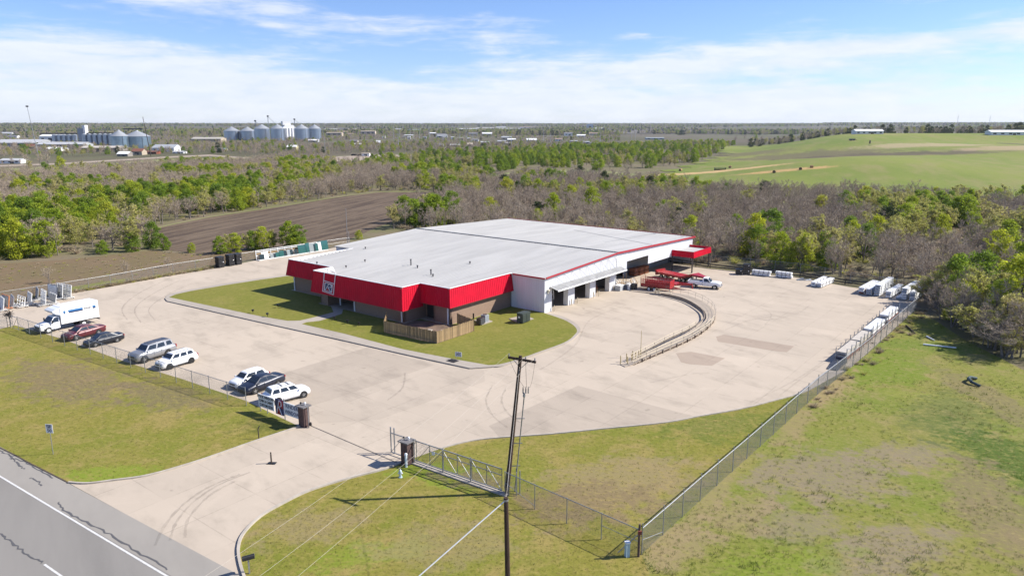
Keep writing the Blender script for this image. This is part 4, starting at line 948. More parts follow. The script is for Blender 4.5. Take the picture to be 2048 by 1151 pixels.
for (k, q, pr, h, z, sp_) in order:
    vis = -60 < pr[0] < 2110
    if not sp_ and (not vis or cnt[k] >= LIMIT[k]):
        rest[k].append((q, h)); continue
    cnt[k] += 1
    lb, gp = zone_label(k, z, pr, q.length, h)
    if sp_ and pr in single: lb, gp = single[pr], None
    elif sp_ and 425 < pr[0] < 610 and pr[1] > 490: lb, gp = {'leaf': 'fresh green', 'bud': 'olive budding', 'yellow': 'yellow green', 'bare': 'bare'}[k] + ' small tree in the row behind the black bins', 'small trees behind the black bins'
    elif sp_ and pr[0] < 420 and pr[1] > 480: lb, gp = {'leaf': 'small green bush', 'yellow': 'small yellow green bush', 'bare': 'small bare sapling', 'bud': 'bush'}[k] + ' in the weedy field behind the fence', 'saplings in the weedy field'
    tree(k, (q.x, q.y, terr(q.x, q.y) - .05), h, lb, gp, rnd.uniform(.85, 1.2))
r6 = random.Random(66)
for i in range(34):   # tangled low thicket pressing on the fence corner
    px, py = r6.uniform(1838, 2040), 0; py = 596 + (px - 1838) * .62 + r6.uniform(-34, 12)
    q = P(px, py); k = 'bare' if r6.random() < .72 else 'bud'; h = r6.uniform(2.6, 5.2)
    tree(k, (q.x, q.y, -.05), h, ('low tangled bare' if k == 'bare' else 'low budding') + ' thicket bush at the right fence corner', ('bare' if k == 'bare' else 'budding') + ' thicket bushes at the right fence corner', r6.uniform(1.5, 2.1), 'thicket_bush')
# everything past the limits, and the distant woods, as instanced woodland
LIBS = {}
def lib(kind):
    if kind in LIBS: return LIBS[kind]
    c = bpy.data.collections.new('library_' + kind)
    for parts in KINDS[kind][1]:
        bmx = bmesh.new(); mats = []
        for pn, me in parts:
            n0 = len(bmx.faces); bmx.from_mesh(me); bmx.faces.ensure_lookup_table()
            for f in bmx.faces[n0:]: f.material_index = len(mats)
            mats.append(me.materials[0])
        me2 = bpy.data.meshes.new('woodland_tree'); bmx.to_mesh(me2); bmx.free()
        for m in mats: me2.materials.append(m)
        c.objects.link(bpy.data.objects.new('woodland_tree', me2))
    LIBS[kind] = c; return c
def instancer(name, pts, coll, label, cat, smin=1.0):
    # pts: (position, scale); one mesh of points, instanced with geometry nodes
    me = bpy.data.meshes.new(name); me.from_pydata([tuple(p) for p, s in pts], [], [])
    at = me.attributes.new('size', 'FLOAT', 'POINT'); at.data.foreach_set('value', [s for p, s in pts])
    ar = me.attributes.new('turn', 'FLOAT', 'POINT'); ar.data.foreach_set('value', [rnd.uniform(0, 6.283) for _ in pts])
    o = link(bpy.data.objects.new(name, me)); tag(o, label, cat, kind='stuff')
    ng = bpy.data.node_groups.new(name, 'GeometryNodeTree')
    ng.interface.new_socket('Geometry', in_out='INPUT', socket_type='NodeSocketGeometry'); ng.interface.new_socket('Geometry', in_out='OUTPUT', socket_type='NodeSocketGeometry')
    gi, go = ng.nodes.new('NodeGroupInput'), ng.nodes.new('NodeGroupOutput')
    ci = ng.nodes.new('GeometryNodeCollectionInfo'); ci.inputs['Collection'].default_value = coll; ci.inputs['Separate Children'].default_value = True; ci.inputs['Reset Children'].default_value = True
    ip = ng.nodes.new('GeometryNodeInstanceOnPoints'); ip.inputs['Pick Instance'].default_value = True
    a1 = ng.nodes.new('GeometryNodeInputNamedAttribute'); a1.data_type = 'FLOAT'; a1.inputs['Name'].default_value = 'size'
    a2 = ng.nodes.new('GeometryNodeInputNamedAttribute'); a2.data_type = 'FLOAT'; a2.inputs['Name'].default_value = 'turn'
    cx = ng.nodes.new('ShaderNodeCombineXYZ'); ng.links.new(a2.outputs[0], cx.inputs[2])
    e2r = ng.nodes.new('FunctionNodeEulerToRotation'); ng.links.new(cx.outputs[0], e2r.inputs[0])
    ng.links.new(gi.outputs[0], ip.inputs['Points']); ng.links.new(ci.outputs[0], ip.inputs['Instance'])
    ng.links.new(a1.outputs[0], ip.inputs['Scale']); ng.links.new(e2r.outputs[0], ip.inputs['Rotation']); ng.links.new(ip.outputs[0], go.inputs[0])
    md = o.modifiers.new('scatter', 'NODES'); md.node_group = ng
    return o
rr = random.Random(23)
farp = {k: [] for k in LIMIT}
for k in rest:
    for q, h in rest[k]: farp[k].append((Vector((q.x, q.y, terr(q.x, q.y) - .1)), h / 8))
# wooded town, hedgerows and horizon woods
TOWN = [(-300, 335), (0, 333), (160, 328), (330, 330), (530, 327), (700, 335), (830, 318), (1000, 303), (1240, 292), (1240, 266), (1000, 264), (-300, 266)]
CLEAR = [[(-200, 337), (160, 326), (330, 310), (540, 312), (540, 322), (330, 334), (160, 346), (0, 354)], [(650, 325), (660, 310), (830, 306), (830, 320)]]
for q, pr in scatter(TOWN, 430, 2300, -1500, 420, 10.5, rr):
    if any(in_poly(pr[0], pr[1], c) for c in CLEAR): continue
    n = nz2(q.x, q.y, .006, 31)
    if n < -.22 or rr.random() < (.45 if pr[1] < 290 else .15): continue
    u = rr.random(); k = 'bare' if u < .76 else ('bud' if u < .92 else ('ever' if u < .935 else 'leaf'))
    farp[k].append((q, rr.uniform(3.5, 6.5 if pr[1] < 290 else 8) / 8))
for _ in range(60000):
    az = rr.uniform(-.72, .72); d = 1900 * (3.6 ** rr.random()); x, y = d * math.sin(az), d * math.cos(az)
    n = nz2(x, y, .0016, 41) + .5 * nz2(x, y, .006, 43)
    thr = .0 if az < .12 else .12
    if d > 4600: thr = -.5
    if n < thr: continue
    u = rr.random(); k = 'bare' if u < .52 else ('bud' if u < .78 else ('ever' if u < .90 else 'leaf'))
    farp[k].append((Vector((x, y, terr(x, y) - .3)), rr.uniform(8, 13) / 8))
# tree row behind the pasture ridge
for i in range(430):
    px = rr.uniform(1480, 2150); d = rr.uniform(880, 1120) - (px - 1480) * .1
    x = (px - 1024) / FPX * d * 1.02; y = d
    farp['bare' if rr.random() < .6 else ('bud' if rr.random() < .5 else 'ever')].append((Vector((x, y, terr(x, y) - .2)), (rr.uniform(7, 11) + (px > 1960) * 1.5) / 8))
for k in farp:
    nm = {'bare': 'leafless brown woodland far behind and between the houses', 'bud': 'olive budding woodland far behind and between the houses', 'leaf': 'green woodland far behind and between the houses', 'yellow': 'yellow green far woodland', 'ever': 'dark evergreen scrub far behind the town'}[k]
    if farp[k]: instancer('woodland', farp[k], lib(k), nm, 'woodland')
# undergrowth inside the woods: low scrub that hides the forest floor
def bush_mesh(seed, m, n=90, w=.8, h=.7):
    r = random.Random(seed); b = MB()
    for _ in range(n):
        a = Vector((r.uniform(-.3, .3) * w, r.uniform(-.3, .3) * w, 0)); e = a + Vector((r.uniform(-1, 1) * w, r.uniform(-1, 1) * w, r.uniform(.4, 1) * h)); s = (e - a).cross(rvec(r)).normalized() * .025
        b.poly([a - s, a + s, e + s * .4, e - s * .4])
    return mesh_of(b, 'scrub', m)
sc = bpy.data.collections.new('library_scrub')
DRY = leafmat('dry_scrub', (0.400, 0.320, 0.215), (0.340, 0.270, 0.185), (0.300, 0.280, 0.140), .2)
for i in range(4): sc.objects.link(bpy.data.objects.new('scrub', bush_mesh(i, DRY if i < 3 else BUD)))
sp_pts = []
for poly, st, bx in ((W2, 3.2, (60, 420, -70, 330)), (W1, 5, (120, 480, -450, 40))):
    for q, pr in scatter(poly, bx[0], bx[1], bx[2], bx[3], st, rr):
        if -80 < pr[0] < 2130: sp_pts.append((q, rr.uniform(.7, 2.0)))
WF = [(-20, 606), (132, 583), (222, 568), (347, 544), (434, 530), (514, 517), (514, 505), (312, 502), (120, 522), (-20, 530)]
for q, pr in scatter(WF, 100, 260, -160, 0, 2.2, rr): sp_pts.append((q, rr.uniform(.2, .5)))
for i in range(360):   # weeds along the back fence and the right fence
    if i < 310: p = lerp(P(0, 610), P(434, 534), rr.random())
    else: p = lerp(P(1610, 812), P(1835, 617), rr.random() ** .8) + Vector((.7, -.5, 0)) * abs(rr.gauss(.3, 1.1))
    sp_pts.append((p + Vector((rr.uniform(-.5, .5), rr.uniform(-.5, .5), 0)), rr.uniform(.35, .9) if i < 310 else rr.uniform(.25, .75)))
instancer('undergrowth', sp_pts, sc, 'dry brown scrub and undergrowth beneath the trees', 'undergrowth')
# grass: short tufts over the lawns and the meadow near the camera
def tuft(seed, m, n=7, w=.10, h=.10):
    r = random.Random(seed); b = MB()
    for _ in range(n):
        a = Vector((r.uniform(-w, w), r.uniform(-w, w), 0)); e = a + Vector((r.uniform(-1, 1) * h * .7, r.uniform(-1, 1) * h * .7, h * r.uniform(.6, 1.2))); s = Vector((r.uniform(-1, 1), r.uniform(-1, 1), 0)).normalized() * .012
        b.poly([a - s, a + s, e])
    return mesh_of(b, 'tuft', m)
GR = leafmat('grass_blades', (0.200, 0.190, 0.045), (0.260, 0.210, 0.080), (0.150, 0.170, 0.028), .3)
GR2 = leafmat('weed_blades', (0.150, 0.180, 0.030), (0.100, 0.150, 0.022), (0.250, 0.200, 0.090), .3)
gc = bpy.data.collections.new('library_grass'); mc = bpy.data.collections.new('library_weeds')
for i in range(4): gc.objects.link(bpy.data.objects.new('tuft', tuft(i, GR)))
for i in range(5): mc.objects.link(bpy.data.objects.new('tuft', tuft(10 + i, GR2, 12, .16, .17)))
LP = [[(-20, 893), (60, 926), (120, 955), (175, 966), (300, 949), (500, 885), (598, 852), (492, 803), (253, 726), (30, 654), (-20, 640)], [(490, 1152), (480, 1090), (560, 1012), (700, 958), (812, 924), (880, 900), (1000, 877), (1200, 860), (1400, 834), (1560, 800), (1632, 772), (1630, 790), (1282, 1100), (1260, 1152)]]
MP = [(1262, 1152), (1285, 1108), (1634, 795), (1735, 710), (1835, 622), (1930, 680), (2060, 740), (2060, 1152)]
gp_ = []; mp_ = []
for y0, y1, st in ((24, 48, .34), (48, 75, .5), (75, 110, .8)):
    for pl in LP:
        for q, pr in scatter(pl, y0, y1, -75, 60, st, rr): gp_.append((q, rr.uniform(.5, 1.2)))
    for q, pr in scatter(MP, y0, y1, -5, 75, st * 1.25, rr):
        n = nz2(q.x, q.y, .25, 51) + .6 * nz2(q.x, q.y, .8, 57)
        if n > -.25: mp_.append((q, rr.uniform(.4, 1.0) + (max(0, n) * 1.6 if rr.random() < .35 else 0)))
instancer('grass', gp_, gc, 'short dry green lawn grass', 'grass'); instancer('grass', mp_, mc, 'tussocky weeds and rough meadow grass', 'grass')

# ================================================================== fences
def fence(label, pts, h, sp, parts=True, brace=True, mesh_step=0.085, ww=0.0065, ext=0.0, group=None, wire=GALVD, railr=0.028):
    t = thing('chain_link_fence', label, 'fence', pts[0], 0, group); o = Vector(pts[0])
    line = []
    for a, b in zip(pts, pts[1:]):
        n = max(1, round((b - a).length / sp))
        line += [lerp(a, b, i / n) for i in range(n)]
    line.append(pts[-1]); line = [p - o for p in line]
    for p in line:
        b = MB(); b.tube(p - Vector((0, 0, .1)), p + Vector((0, 0, h + .06 + ext)), 0.038, n=6); b.build('post', GALV, t)
    b = MB()
    for a, c in zip(line, line[1:]): b.tube(a + Vector((0, 0, h)), c + Vector((0, 0, h)), railr, n=5, cap=False)
    b.build('top_rail', GALV, t)
    b = MB()
    for a, c in zip(line, line[1:]):
        d = c - a; L_ = d.length
        if L_ < .2: continue
        u = d / L_; k = int((L_ + h) / mesh_step)
        up = Vector((0, 0, 1)); nrm = Vector((-u.y, u.x, 0))
        for sgn in (0, 1):
            for i in range(k + 1):
                s0 = i * mesh_step - h; s1 = s0 + h; z0, z1 = 0.04, h
                if s0 < 0: z0 = .04 - s0; s0 = 0
                if s1 > L_: z1 = h - (s1 - L_); s1 = L_
                if s1 <= s0: continue
                if sgn: s0, s1 = L_ - s0, L_ - s1
                A = a + u * s0 + up * z0; B = a + u * s1 + up * z1
                w = (up * .7 - u * (.7 if not sgn else -.7)) * (ww / 2)
                b.poly([A - w, B - w, B + w, A + w])
    tag(b.build('chain_link_mesh', wire, t), kind='stuff')
    if brace:
        for i in (0, len(line) - 2):
            a, c = line[i], line[i + 1]
            b = MB(); b.tube(a + Vector((0, 0, h * .55)), c + Vector((0, 0, .25)) if i == 0 else c + Vector((0, 0, h * .55)), 0.018, n=5); b.build('brace', GALV, t)
    return t
fl = pix((38, 661), (181, 708.5), (493, 811))
fence('chain link fence in front of the parked cars', fl, 1.9, 3.05)
fence('chain link fence left of the weedy gate post', pix((-160, 640), (-60, 655), (16, 655)), 1.9, 3.05)
fence('long chain link fence behind the left window racks', pix((-160, 632), (0, 608), (132, 587), (222, 571.5), (347, 547.5), (434, 534), (514, 520), (653, 498), (700, 491)), 1.9, 4.6, mesh_step=.12, ww=.009)
fr_pts = pix((1283, 1108), (1400, 1001), (1520, 893), (1634, 789), (1735, 708), (1832, 620))
fence('chain link fence running up between the meadow and the yard', fr_pts, 1.9, 3.05, mesh_step=.075, ww=.0095, ext=0.25, railr=.036)
gp0, gp1 = P(1010, 990), P(1277, 1112)
fence('chain link fence from the gate to the corner post', [gp0, gp1], 1.9, 3.2)
fence('chain link fence in front of the right wood', pix((1250, 508), (1420, 531), (1500, 538), (1600, 548), (1700, 567), (1834, 588)), 2.0, 4.6, mesh_step=.16, ww=.009)
# black two-rail guard rail at the back of the yard
t = thing('guard_rail', 'low black two rail guard rail along the back of the yard', 'guard rail', P(1420, 536)); o = P(1420, 536)
gl = [p - o for p in pix((1190, 503), (1420, 536), (1480, 543), (1600, 553.5), (1690, 568), (1800, 582))]
for z in (.32, .78):
    b = MB()
    for a, c in zip(gl, gl[1:]): b.beam(a + Vector((0, 0, z)), c + Vector((0, 0, z)), .12, .20)
    b.build('rail', mat('black_guard_rail', (.02, .02, .021), .7), t)
for a, c in zip(gl, gl[1:]):
    n = max(1, int((c - a).length / 3))
    for i in range(n):
        p = lerp(a, c, i / n); b = MB(); b.box((p.x, p.y, .43), (.12, .12, .9)); b.build('post', BLACK, t)

# ---------------------------------------------------------------- sliding gate
ga, gb = P(783, 908), P(1004, 985); o = ga.copy(); gd = (gb - ga); GL_ = gd.length; gd.normalize(); gn = Vector((-gd.y, gd.x, 0))
t = thing('sliding_gate', 'galvanised cantilever sliding gate with diagonal braces, drawn open', 'gate', o)
def gp(s, z, off=0): return gd * s + gn * off + Vector((0, 0, z))
b = MB()
for z in (.22, 1.95): b.beam(gp(0, z), gp(GL_, z), .07)
b.beam(gp(4.2, 1.45), gp(GL_, 1.45), .05); b.build('frame', GALV, t)
ng_ = 8
for i in range(ng_ + 1):
    b = MB(); b.beam(gp(GL_ * i / ng_, .22), gp(GL_ * i / ng_, 1.95), .055); b.build('upright', GALV, t)
for i in range(ng_):
    b = MB(); s0, s1 = GL_ * i / ng_, GL_ * (i + 1) / ng_
    if i < 4: b.tube(gp(s0, .25), gp(s1, 1.9), .024, n=5)
    else: b.tube(gp(s0, 1.9, -.05), gp(s1, .25, -.05), .022, n=6)
    b.build('diagonal_brace', GALV if i < 4 else mat('pale_galvanised', (.62, .63, .64), .45, .2), t)
b = MB()
for i in range(int((GL_ - 2) / .085)):
    for sg in (0, 1):
        s = 2.0 + i * .085; e = min(GL_, s + 1.7); z1 = .25 + (e - s)
        A, B = (gp(s, .25), gp(e, z1)) if not sg else (gp(s, 1.95), gp(e, 1.95 - (e - s)))
        w = Vector((0, 0, .006)); b.poly([A - w, B - w, B + w, A + w])
tag(b.build('chain_link_mesh', GALVD, t), kind='stuff')
b = MB(); b.beam(gp(2.6, .05, -.12), gp(GL_ + .6, .05, -.12), .5, .1); b.build('concrete_footing', KERBM, t)
for s in (-.25, .15):
    b = MB(); b.tube(gp(s, -.05, .25), gp(s, 2.25, .25), .06, n=8); b.lathe([(.075, 2.25), (.05, 2.32), (0, 2.34)], 8, tuple(gp(s, 0, .25))); b.build('guide_post', GALV, t)
for s in (2.75, 5.8, 8.6, 11.6):
    if s < GL_:
        b = MB(); b.tube(gp(s, -.05, -.16), gp(s, 2.15, -.16), .055, n=8); b.build('roller_post', GALV, t)
b = MB(); b.box(gp(4.9, 1.5, -.25), (.25, .06, .25)); b.build('warning_plate', PAINTW, t)
# brick gate pillars
PILM = mat('dark_red_brick_pillar', (0.105, 0.062, 0.056), 0.85, 0, .25, 6, bump=.3, bscale=8)
def pillar(label, p, w, d, h, rz, extra=None):
    t = thing('gate_pillar', label, 'pillar', p, rz)
    b = MB(); b.box((0, 0, h / 2), (w, d, h)); b.build('shaft', PILM, t)
    b = MB(); b.box((0, 0, h + .05), (w + .35, d + .35, .1)); b.build('cap_slab', mat('grey_cap', (.19, .18, .18), .8, 0, .2, 4), t)
    for i, (x, y) in enumerate(((.15, .1), (-.2, -.1))):
        b = MB(); b.tube((x, y, h + .1), (x, y, h + .25), .03, n=6); b.lathe([(0, h + .22), (.09, h + .25), (.1, h + .34), (0, h + .42)], 10, (x, y, 0)); b.build('flood_lamp', PAINTW if i == 0 else BLACK, t)
    return t
ang = math.atan2(gd.y, gd.x)
pr_ = pillar('dark brick gate pillar at the right of the drive', P(815, 926), .72, .72, 1.95, ang)
b = MB(); b.box((.1, -.42, 1.0), (.12, .08, .3)); b.build('key_box', mat('orange_box', (.5, .16, .05), .5), pr_)
b = MB(); b.tube((.38, -.55, 0), (.38, -.55, 1.05), .10, n=10); b.lathe([(.10, 1.05), (.14, 1.08), (.10, 1.2), (0, 1.24)], 10, (.38, -.55, 0)); b.build('white_bollard', mat('pale_blue_white', (.6, .66, .7), .5), pr_)
sA, sB = P(531, 826), P(602, 851); sdv = (sB - sA); SL = sdv.length; sdv.normalize(); sang = math.atan2(sdv.y, sdv.x)
pl_ = pillar('dark brick gate pillar beside the long company sign', P(609, 851.5), .80, .62, 1.95, sang)
b = MB(); b.path([(.62, 0, 0), (.62, 0, 2.0), (.3, 0, 2.05)], .045, 6); b.build('gate_catch_post', GALV, pl_)
b = MB(); b.lathe([(.0, .55), (.1, .5), (.12, .35), (.1, .2), (0, .15)], 10, (.75, .1, 0)); b.build('bell_cover', BLACK, pl_)

# ---------------------------------------------------------------- lettering
def text_on(parent, s, size, m, origin, xdir, ydir, name='lettering', bold=0.0, sx_=1.0, ext=0.006):
    cu = bpy.data.curves.new('t', 'FONT'); cu.body = s; cu.size = size; cu.align_x = 'CENTER'; cu.align_y = 'CENTER'; cu.extrude = ext; cu.offset = bold; cu.resolution_u = 2
    ob = link(bpy.data.objects.new('t', cu)); dgp = bpy.context.evaluated_depsgraph_get(); dgp.update()
    me = bpy.data.meshes.new_from_object(ob.evaluated_get(dgp)); bpy.data.objects.remove(ob); me.materials.clear(); me.materials.append(m)
    X, Y = Vector(xdir).normalized(), Vector(ydir).normalized(); Z = X.cross(Y)
    mt = Matrix((X * sx_, Y, Z)).transposed().to_4x4(); mt.translation = Vector(origin); me.transform(mt)
    o = link(bpy.data.objects.new(name, me)); o.parent = parent; KIDS.setdefault(parent.name, []).append(o); return o
INK = mat('sign_ink', (.02, .025, .04), .6); INKB = mat('sign_blue_ink', (.03, .05, .16), .6)
SGN = mat('sign_board_white', (.70, .71, .72), .5, 0, .05, 3)
# company sign made of three boards on posts
sg = thing('company_sign', 'long three board company sign with a red and blue letter R in the middle', 'sign', sA, sang)
def sx_at(px): # distance along the sign for a photo column on its base line
    tt = (px - 531) / (602 - 531); return (P(px, 826 + 25 * tt) - sA).dot(sdv)
x0, x1, x2, x3, x4, x5 = sx_at(519), sx_at(550), sx_at(553), sx_at(568.8), sx_at(570), sx_at(601)
def board(name, a, b_, z0, z1, m):
    q = MB(); q.box(((a + b_) / 2, 0, (z0 + z1) / 2), (b_ - a, .06, z1 - z0)); return q.build(name, m, sg)
b1 = board('sign_board', x0, x1, .55, 1.85, SGN); b3 = board('sign_board', x4, x5, .62, 1.84, SGN)
for s, z in (('STOCK WINDOWS', 1.62), ('CASH & CARRY', 1.22), ('CUSTOM SIZES', .80)):
    text_on(b1, s, .36, INK, ((x0 + x1) / 2, -.036, z), (1, 0, 0), (0, 0, 1), bold=.012, sx_=.62 * (x1 - x0) / 1.75)
w3 = x5 - x4
text_on(b3, 'RINDER', .52, INKB, (x4 + w3 * .52, -.036, 1.52), (1, 0, 0), (0, 0, 1), bold=.008, sx_=.78 * w3 / 1.75)
text_on(b3, 'WINDOW', .52, INKB, (x4 + w3 * .52, -.036, .94), (1, 0, 0), (0, 0, 1), bold=.008, sx_=.66 * w3 / 1.75)
b2 = board('emblem_board', x2, x3, .40, 1.92, nav); w2 = x3 - x2
q = MB()
for tri in (((.48, .55), (1, 1), (.55, 1)), ((.48, .55), (1, .42), (1, 1)), ((.05, .02), (.62, .02), (.45, .5))):
    q.poly([(x2 + w2 * a, -.034, .40 + 1.52 * c) for a, c in tri])
q.build('emblem_red', sred, b2)
strokes(b2, lambda a, c: Vector((x2 + w2 * (.08 + .84 * a), -.045, .44 + 1.44 * c)), (0, 0, 0), .10, border=False)
for x in (sx_at(534), x3 + .03, x0 + .08):
    q = MB(); q.tube((x, .08, -.05), (x, .08, 2.1 if x > x2 else 1.5), .045, n=7); q.build('sign_post', GALV, sg)
# lot notice
ns = thing('notice_sign', 'small white notice sign at the edge of the lawn', 'sign', P(917, 718, KZ), R(-18))
q = MB(); q.box((0, 0, .62), (.82, .03, .56)); nb = q.build('sign_board', SGN, ns)
for s, z in (('NO TRUCK', .80), ('PARKING', .63), ('ON GRASS', .47)): text_on(nb, s, .17, INK, (0, -.02, z), (1, 0, 0), (0, 0, 1), bold=.004, sx_=.85)
for x in (-.3, .3): q = MB(); q.box((x, .03, .3), (.04, .03, .66)); q.build('sign_stake', GALV, ns)
# speed limit
sp_ = thing('speed_limit_sign', 'white speed limit 50 sign on a slim post beside the road', 'sign', P(106, 908), R(-6))
q = MB(); q.tube((0, .03, 0), (0, .03, 2.35), .03, n=6); q.build('post', GALV, sp_)
q = MB(); q.box((0, 0, 2.32), (.62, .02, .78)); sb_ = q.build('sign_panel', PAINTW, sp_)
for s, z, sz_ in (('SPEED', 2.58, .17), ('LIMIT', 2.42, .17), ('50', 2.14, .40)): text_on(sb_, s, sz_, INK, (0, -.014, z), (1, 0, 0), (0, 0, 1), bold=.006)

# ---------------------------------------------------------------- utility pole
up_ = thing('utility_pole', 'leaning dark wooden utility pole with crossarm behind the gate', 'utility pole', P(1013, 986))
top = Vector((1.03, 0.2, 10.75))
b = MB(); b.tube((0, 0, -.2), top, .19, .13, 10); b.build('pole_shaft', POLEW, up_)
cc = top + Vector((0, -.16, -.22)); cdir = Vector((.86, -.50, 0)).normalized()
armL, armR = cc - cdir * 1.02, cc + cdir * 1.25
b = MB(); b.beam(armL, armR, .13, .16); b.build('crossarm', POLEW, up_)
INS = mat('insulator_grey', (.22, .21, .20), .3)
ins = [armL + cdir * .06, cc + cdir * .42, armR - cdir * .08]
for p in ins:
    b = MB(); b.lathe([(.02, .06), (.06, .10), (.03, .15), (.07, .19), (.03, .25), (.05, .28), (0, .31)], 8, tuple(p)); b.build('insulator', INS, up_)
for sgn in (-1, 1):
    b = MB(); b.beam(cc + cdir * .7 * sgn, cc + Vector((0, .05, -.7)), .04); b.build('crossarm_brace', GALV, up_)
rb, rt = Vector((.62, .1, .1)), Vector((1.30, .15, 7.6))
b = MB(); b.tube(rb, rt, .045, n=7); b.lathe([(.06, 0), (.10, .05), (.07, .3), (0, .36)], 8, tuple(rt)); b.build('riser_conduit', GALV, up_)
for k in (.28, .52, .78):
    q = lerp(rb, rt, k); ps = Vector((0, 0, 0)) + top * ((q.z) / top.z); b = MB(); b.beam(ps, q + (q - ps) * .35, .045); b.build('standoff_bracket', GALV, up_)
for dx in (.02, .22, .40):
    b = MB(); q = rt + Vector((dx - .1, 0, .3)); b.lathe([(.03, 0), (.06, .05), (.03, .1), (.06, .15), (.03, .2), (.05, .25), (.02, .5), (0, .55)], 8, tuple(q)); b.build('cable_terminator', INS, up_)
WIRE = mat('aluminium_wire', (.42, .38, .32), .6, .0); WIREB = mat('dark_cable', (.05, .05, .05), .6)
def sagline(a, b_, sag, n=14): return [lerp(a, b_, i / n) + Vector((0, 0, -sag * 4 * (i / n) * (1 - i / n))) for i in range(n + 1)]
for i, p in enumerate(ins):
    b = MB(); b.path(sagline(p + Vector((0, 0, -.05)), rt + Vector((.02 + .16 * i, 0, .75)), .5 if i == 2 else .2, 10), .012, 4); b.build('jumper_cable', WIRE if i == 2 else WIREB, up_)
b = MB(); b.path(sagline(top * .58, Vector((-.25, -.15, 0)), .05), .012, 4); b.build('ground_wire', WIRE, up_)
for dx, dy in ((.15, -.35), (.75, -.35), (.75, .35), (1.0, -.1)):
    b = MB(); b.tube((dx, dy, 0), (dx, dy, 1.9), .05, n=6); b.build('guard_post', GALV, up_)
# overhead conductors to the next pole, out of frame at the road
base = P(1013, 986); wv = Vector((-.50, -.86, 0)).normalized()
near_px = [(482, 1104), (519.5, 1151), (596, 1151)]
for i, p in enumerate(ins):
    A = base + p + Vector((0, 0, .3)); zz = 9.3; Q = P(*near_px[i], zz); d = (Q - A); d.z = 0; L2 = 44.0; d.normalize(); B = A + d * L2; B.z = 10.2
    s = (Q - A).to_2d().length / L2; zl = A.z + (B.z - A.z) * s; sag = (zl - zz) / (4 * s * (1 - s)) if 0 < s < 1 else .8
    b = MB(); b.path(sagline(A, B, sag, 26), .0065, 4); tag(b.build('power_line', WIRE), ['upper left overhead power line from the crossarm to the road', 'middle overhead power line from the crossarm to the road', 'lower right overhead power line from the crossarm to the road'][i], 'power line', 'overhead power lines')
sp0 = P(1012, 994, 6.4); st_ = thing('stub_pole', 'dark wooden guy stub pole at the bottom edge of the photo', 'utility pole', (sp0.x + .12, sp0.y, 0))
b = MB(); b.tube((0, 0, -.3), (-.12, 0, 6.4), .17, .13, 10); b.build('pole_shaft', POLEW, st_)
b = MB(); b.tube((-.12, 0, 6.2), (-.12, 0, 6.3), .15, n=10); b.build('guy_band', GALV, st_)
gA = Vector((sp0.x, sp0.y, 6.25)); gq = P(838, 1151, 3.0); gdir = (gq - gA); gB = gA + gdir * (6.25 / (6.25 - 3.0))
b = MB(); b.tube(gA, gB, .035, n=6); tag(b.build('guy_wire', PAINTW), 'white sleeved guy wire running down left from the stub pole', 'guy wire')
b = MB(); b.path(sagline(gA, base + top * .93, .1), .014, 4); tag(b.build('span_guy_wire', WIRE), 'thin guy wire between the stub pole and the utility pole', 'guy wire')

# ---------------------------------------------------------------- small street furniture near the gate
hy = thing('fire_hydrant', 'small pale blue and white fire hydrant by the gate pillar', 'hydrant', P(801, 954))
b = MB(); b.lathe([(.16, 0), (.16, .05), (.10, .07), (.10, .42), (.13, .44), (.13, .48), (.11, .58), (.05, .66), (0, .68)], 14); b.build('barrel', mat('hydrant_blue', (.52, .64, .70), .4), hy)
for s in (-1, 1): b = MB(); b.tube((s * .09, 0, .36), (s * .19, 0, .36), .055, n=8); b.build('hose_nozzle', PAINTW, hy)
b = MB(); b.tube((0, 0, .68), (0, 0, .74), .03, n=5); b.build('operating_nut', PAINTW, hy)
dl = thing('delineator_post', 'worn black rubber delineator post on a flat base in the drive', 'traffic post', P(543, 926))
b = MB(); b.lathe([(.10, .04), (.07, .1), (.055, .9), (.06, .98), (0, 1.0)], 10); b.build('post', mat('worn_brown_rubber', (.075, .055, .04), .8, 0, .4, 5), dl)
b = MB(); b.hexa([(-.4, -.2, .02), (.35, -.26, .02), (.42, .18, .02), (-.3, .25, .02)], [(-.3, -.14, .07), (.26, -.2, .07), (.32, .12, .07), (-.22, .18, .07)]); b.build('base', BLACK, dl)
bp_ = thing('bent_post', 'thin dark bent pipe post at the lawn edge near the sign', 'post', P(518, 876.5))
b = MB(); b.path([Vector((0, 0, 0)), Vector((-.02, 0, .9)), Vector((.02, 0, 1.02)), Vector((.14, 0, 1.2))], .045, 7); b.build('bent_pipe', mat('rusty_pipe', (.06, .045, .04), .8), bp_)
mb = thing('mailbox', 'dark roadside mailbox on a post at the drive entrance', 'mailbox', P(499, 1146), R(30))
b = MB(); b.box((0, 0, .5), (.09, .09, 1.0)); b.build('post', GALV, mb)
b = MB(); b.hexa([(-.36, -.13, 1.0), (.36, -.13, 1.0), (.36, .13, 1.0), (-.36, .13, 1.0)], [(-.36, -.13, 1.14), (.36, -.13, 1.14), (.36, .13, 1.14), (-.36, .13, 1.14)]); b.tube((-.36, 0, 1.14), (.36, 0, 1.14), .13, n=12); b.build('box', BLACK, mb)
b = MB(); b.box((.37, 0, 1.14), (.02, .2, .22)); b.build('door', mat('grey_mailbox_door', (.2, .2, .2), .5), mb)
ub = thing('utility_pedestal', 'pale cyan utility pedestal box at the fence corner', 'utility box', P(1254, 1112), R(20))
b = MB(); b.box((0, 0, .5), (.26, .26, 1.0)); b.build('cabinet', mat('pale_cyan', (.50, .68, .76), .5, 0, .08, 4), ub); b = MB(); b.box((0, 0, 1.03), (.32, .32, .08)); b.build('cap', PAINTW, ub)
cp = thing('corner_post', 'dark wooden fence corner post with a red reflector box', 'post', P(1277, 1112))
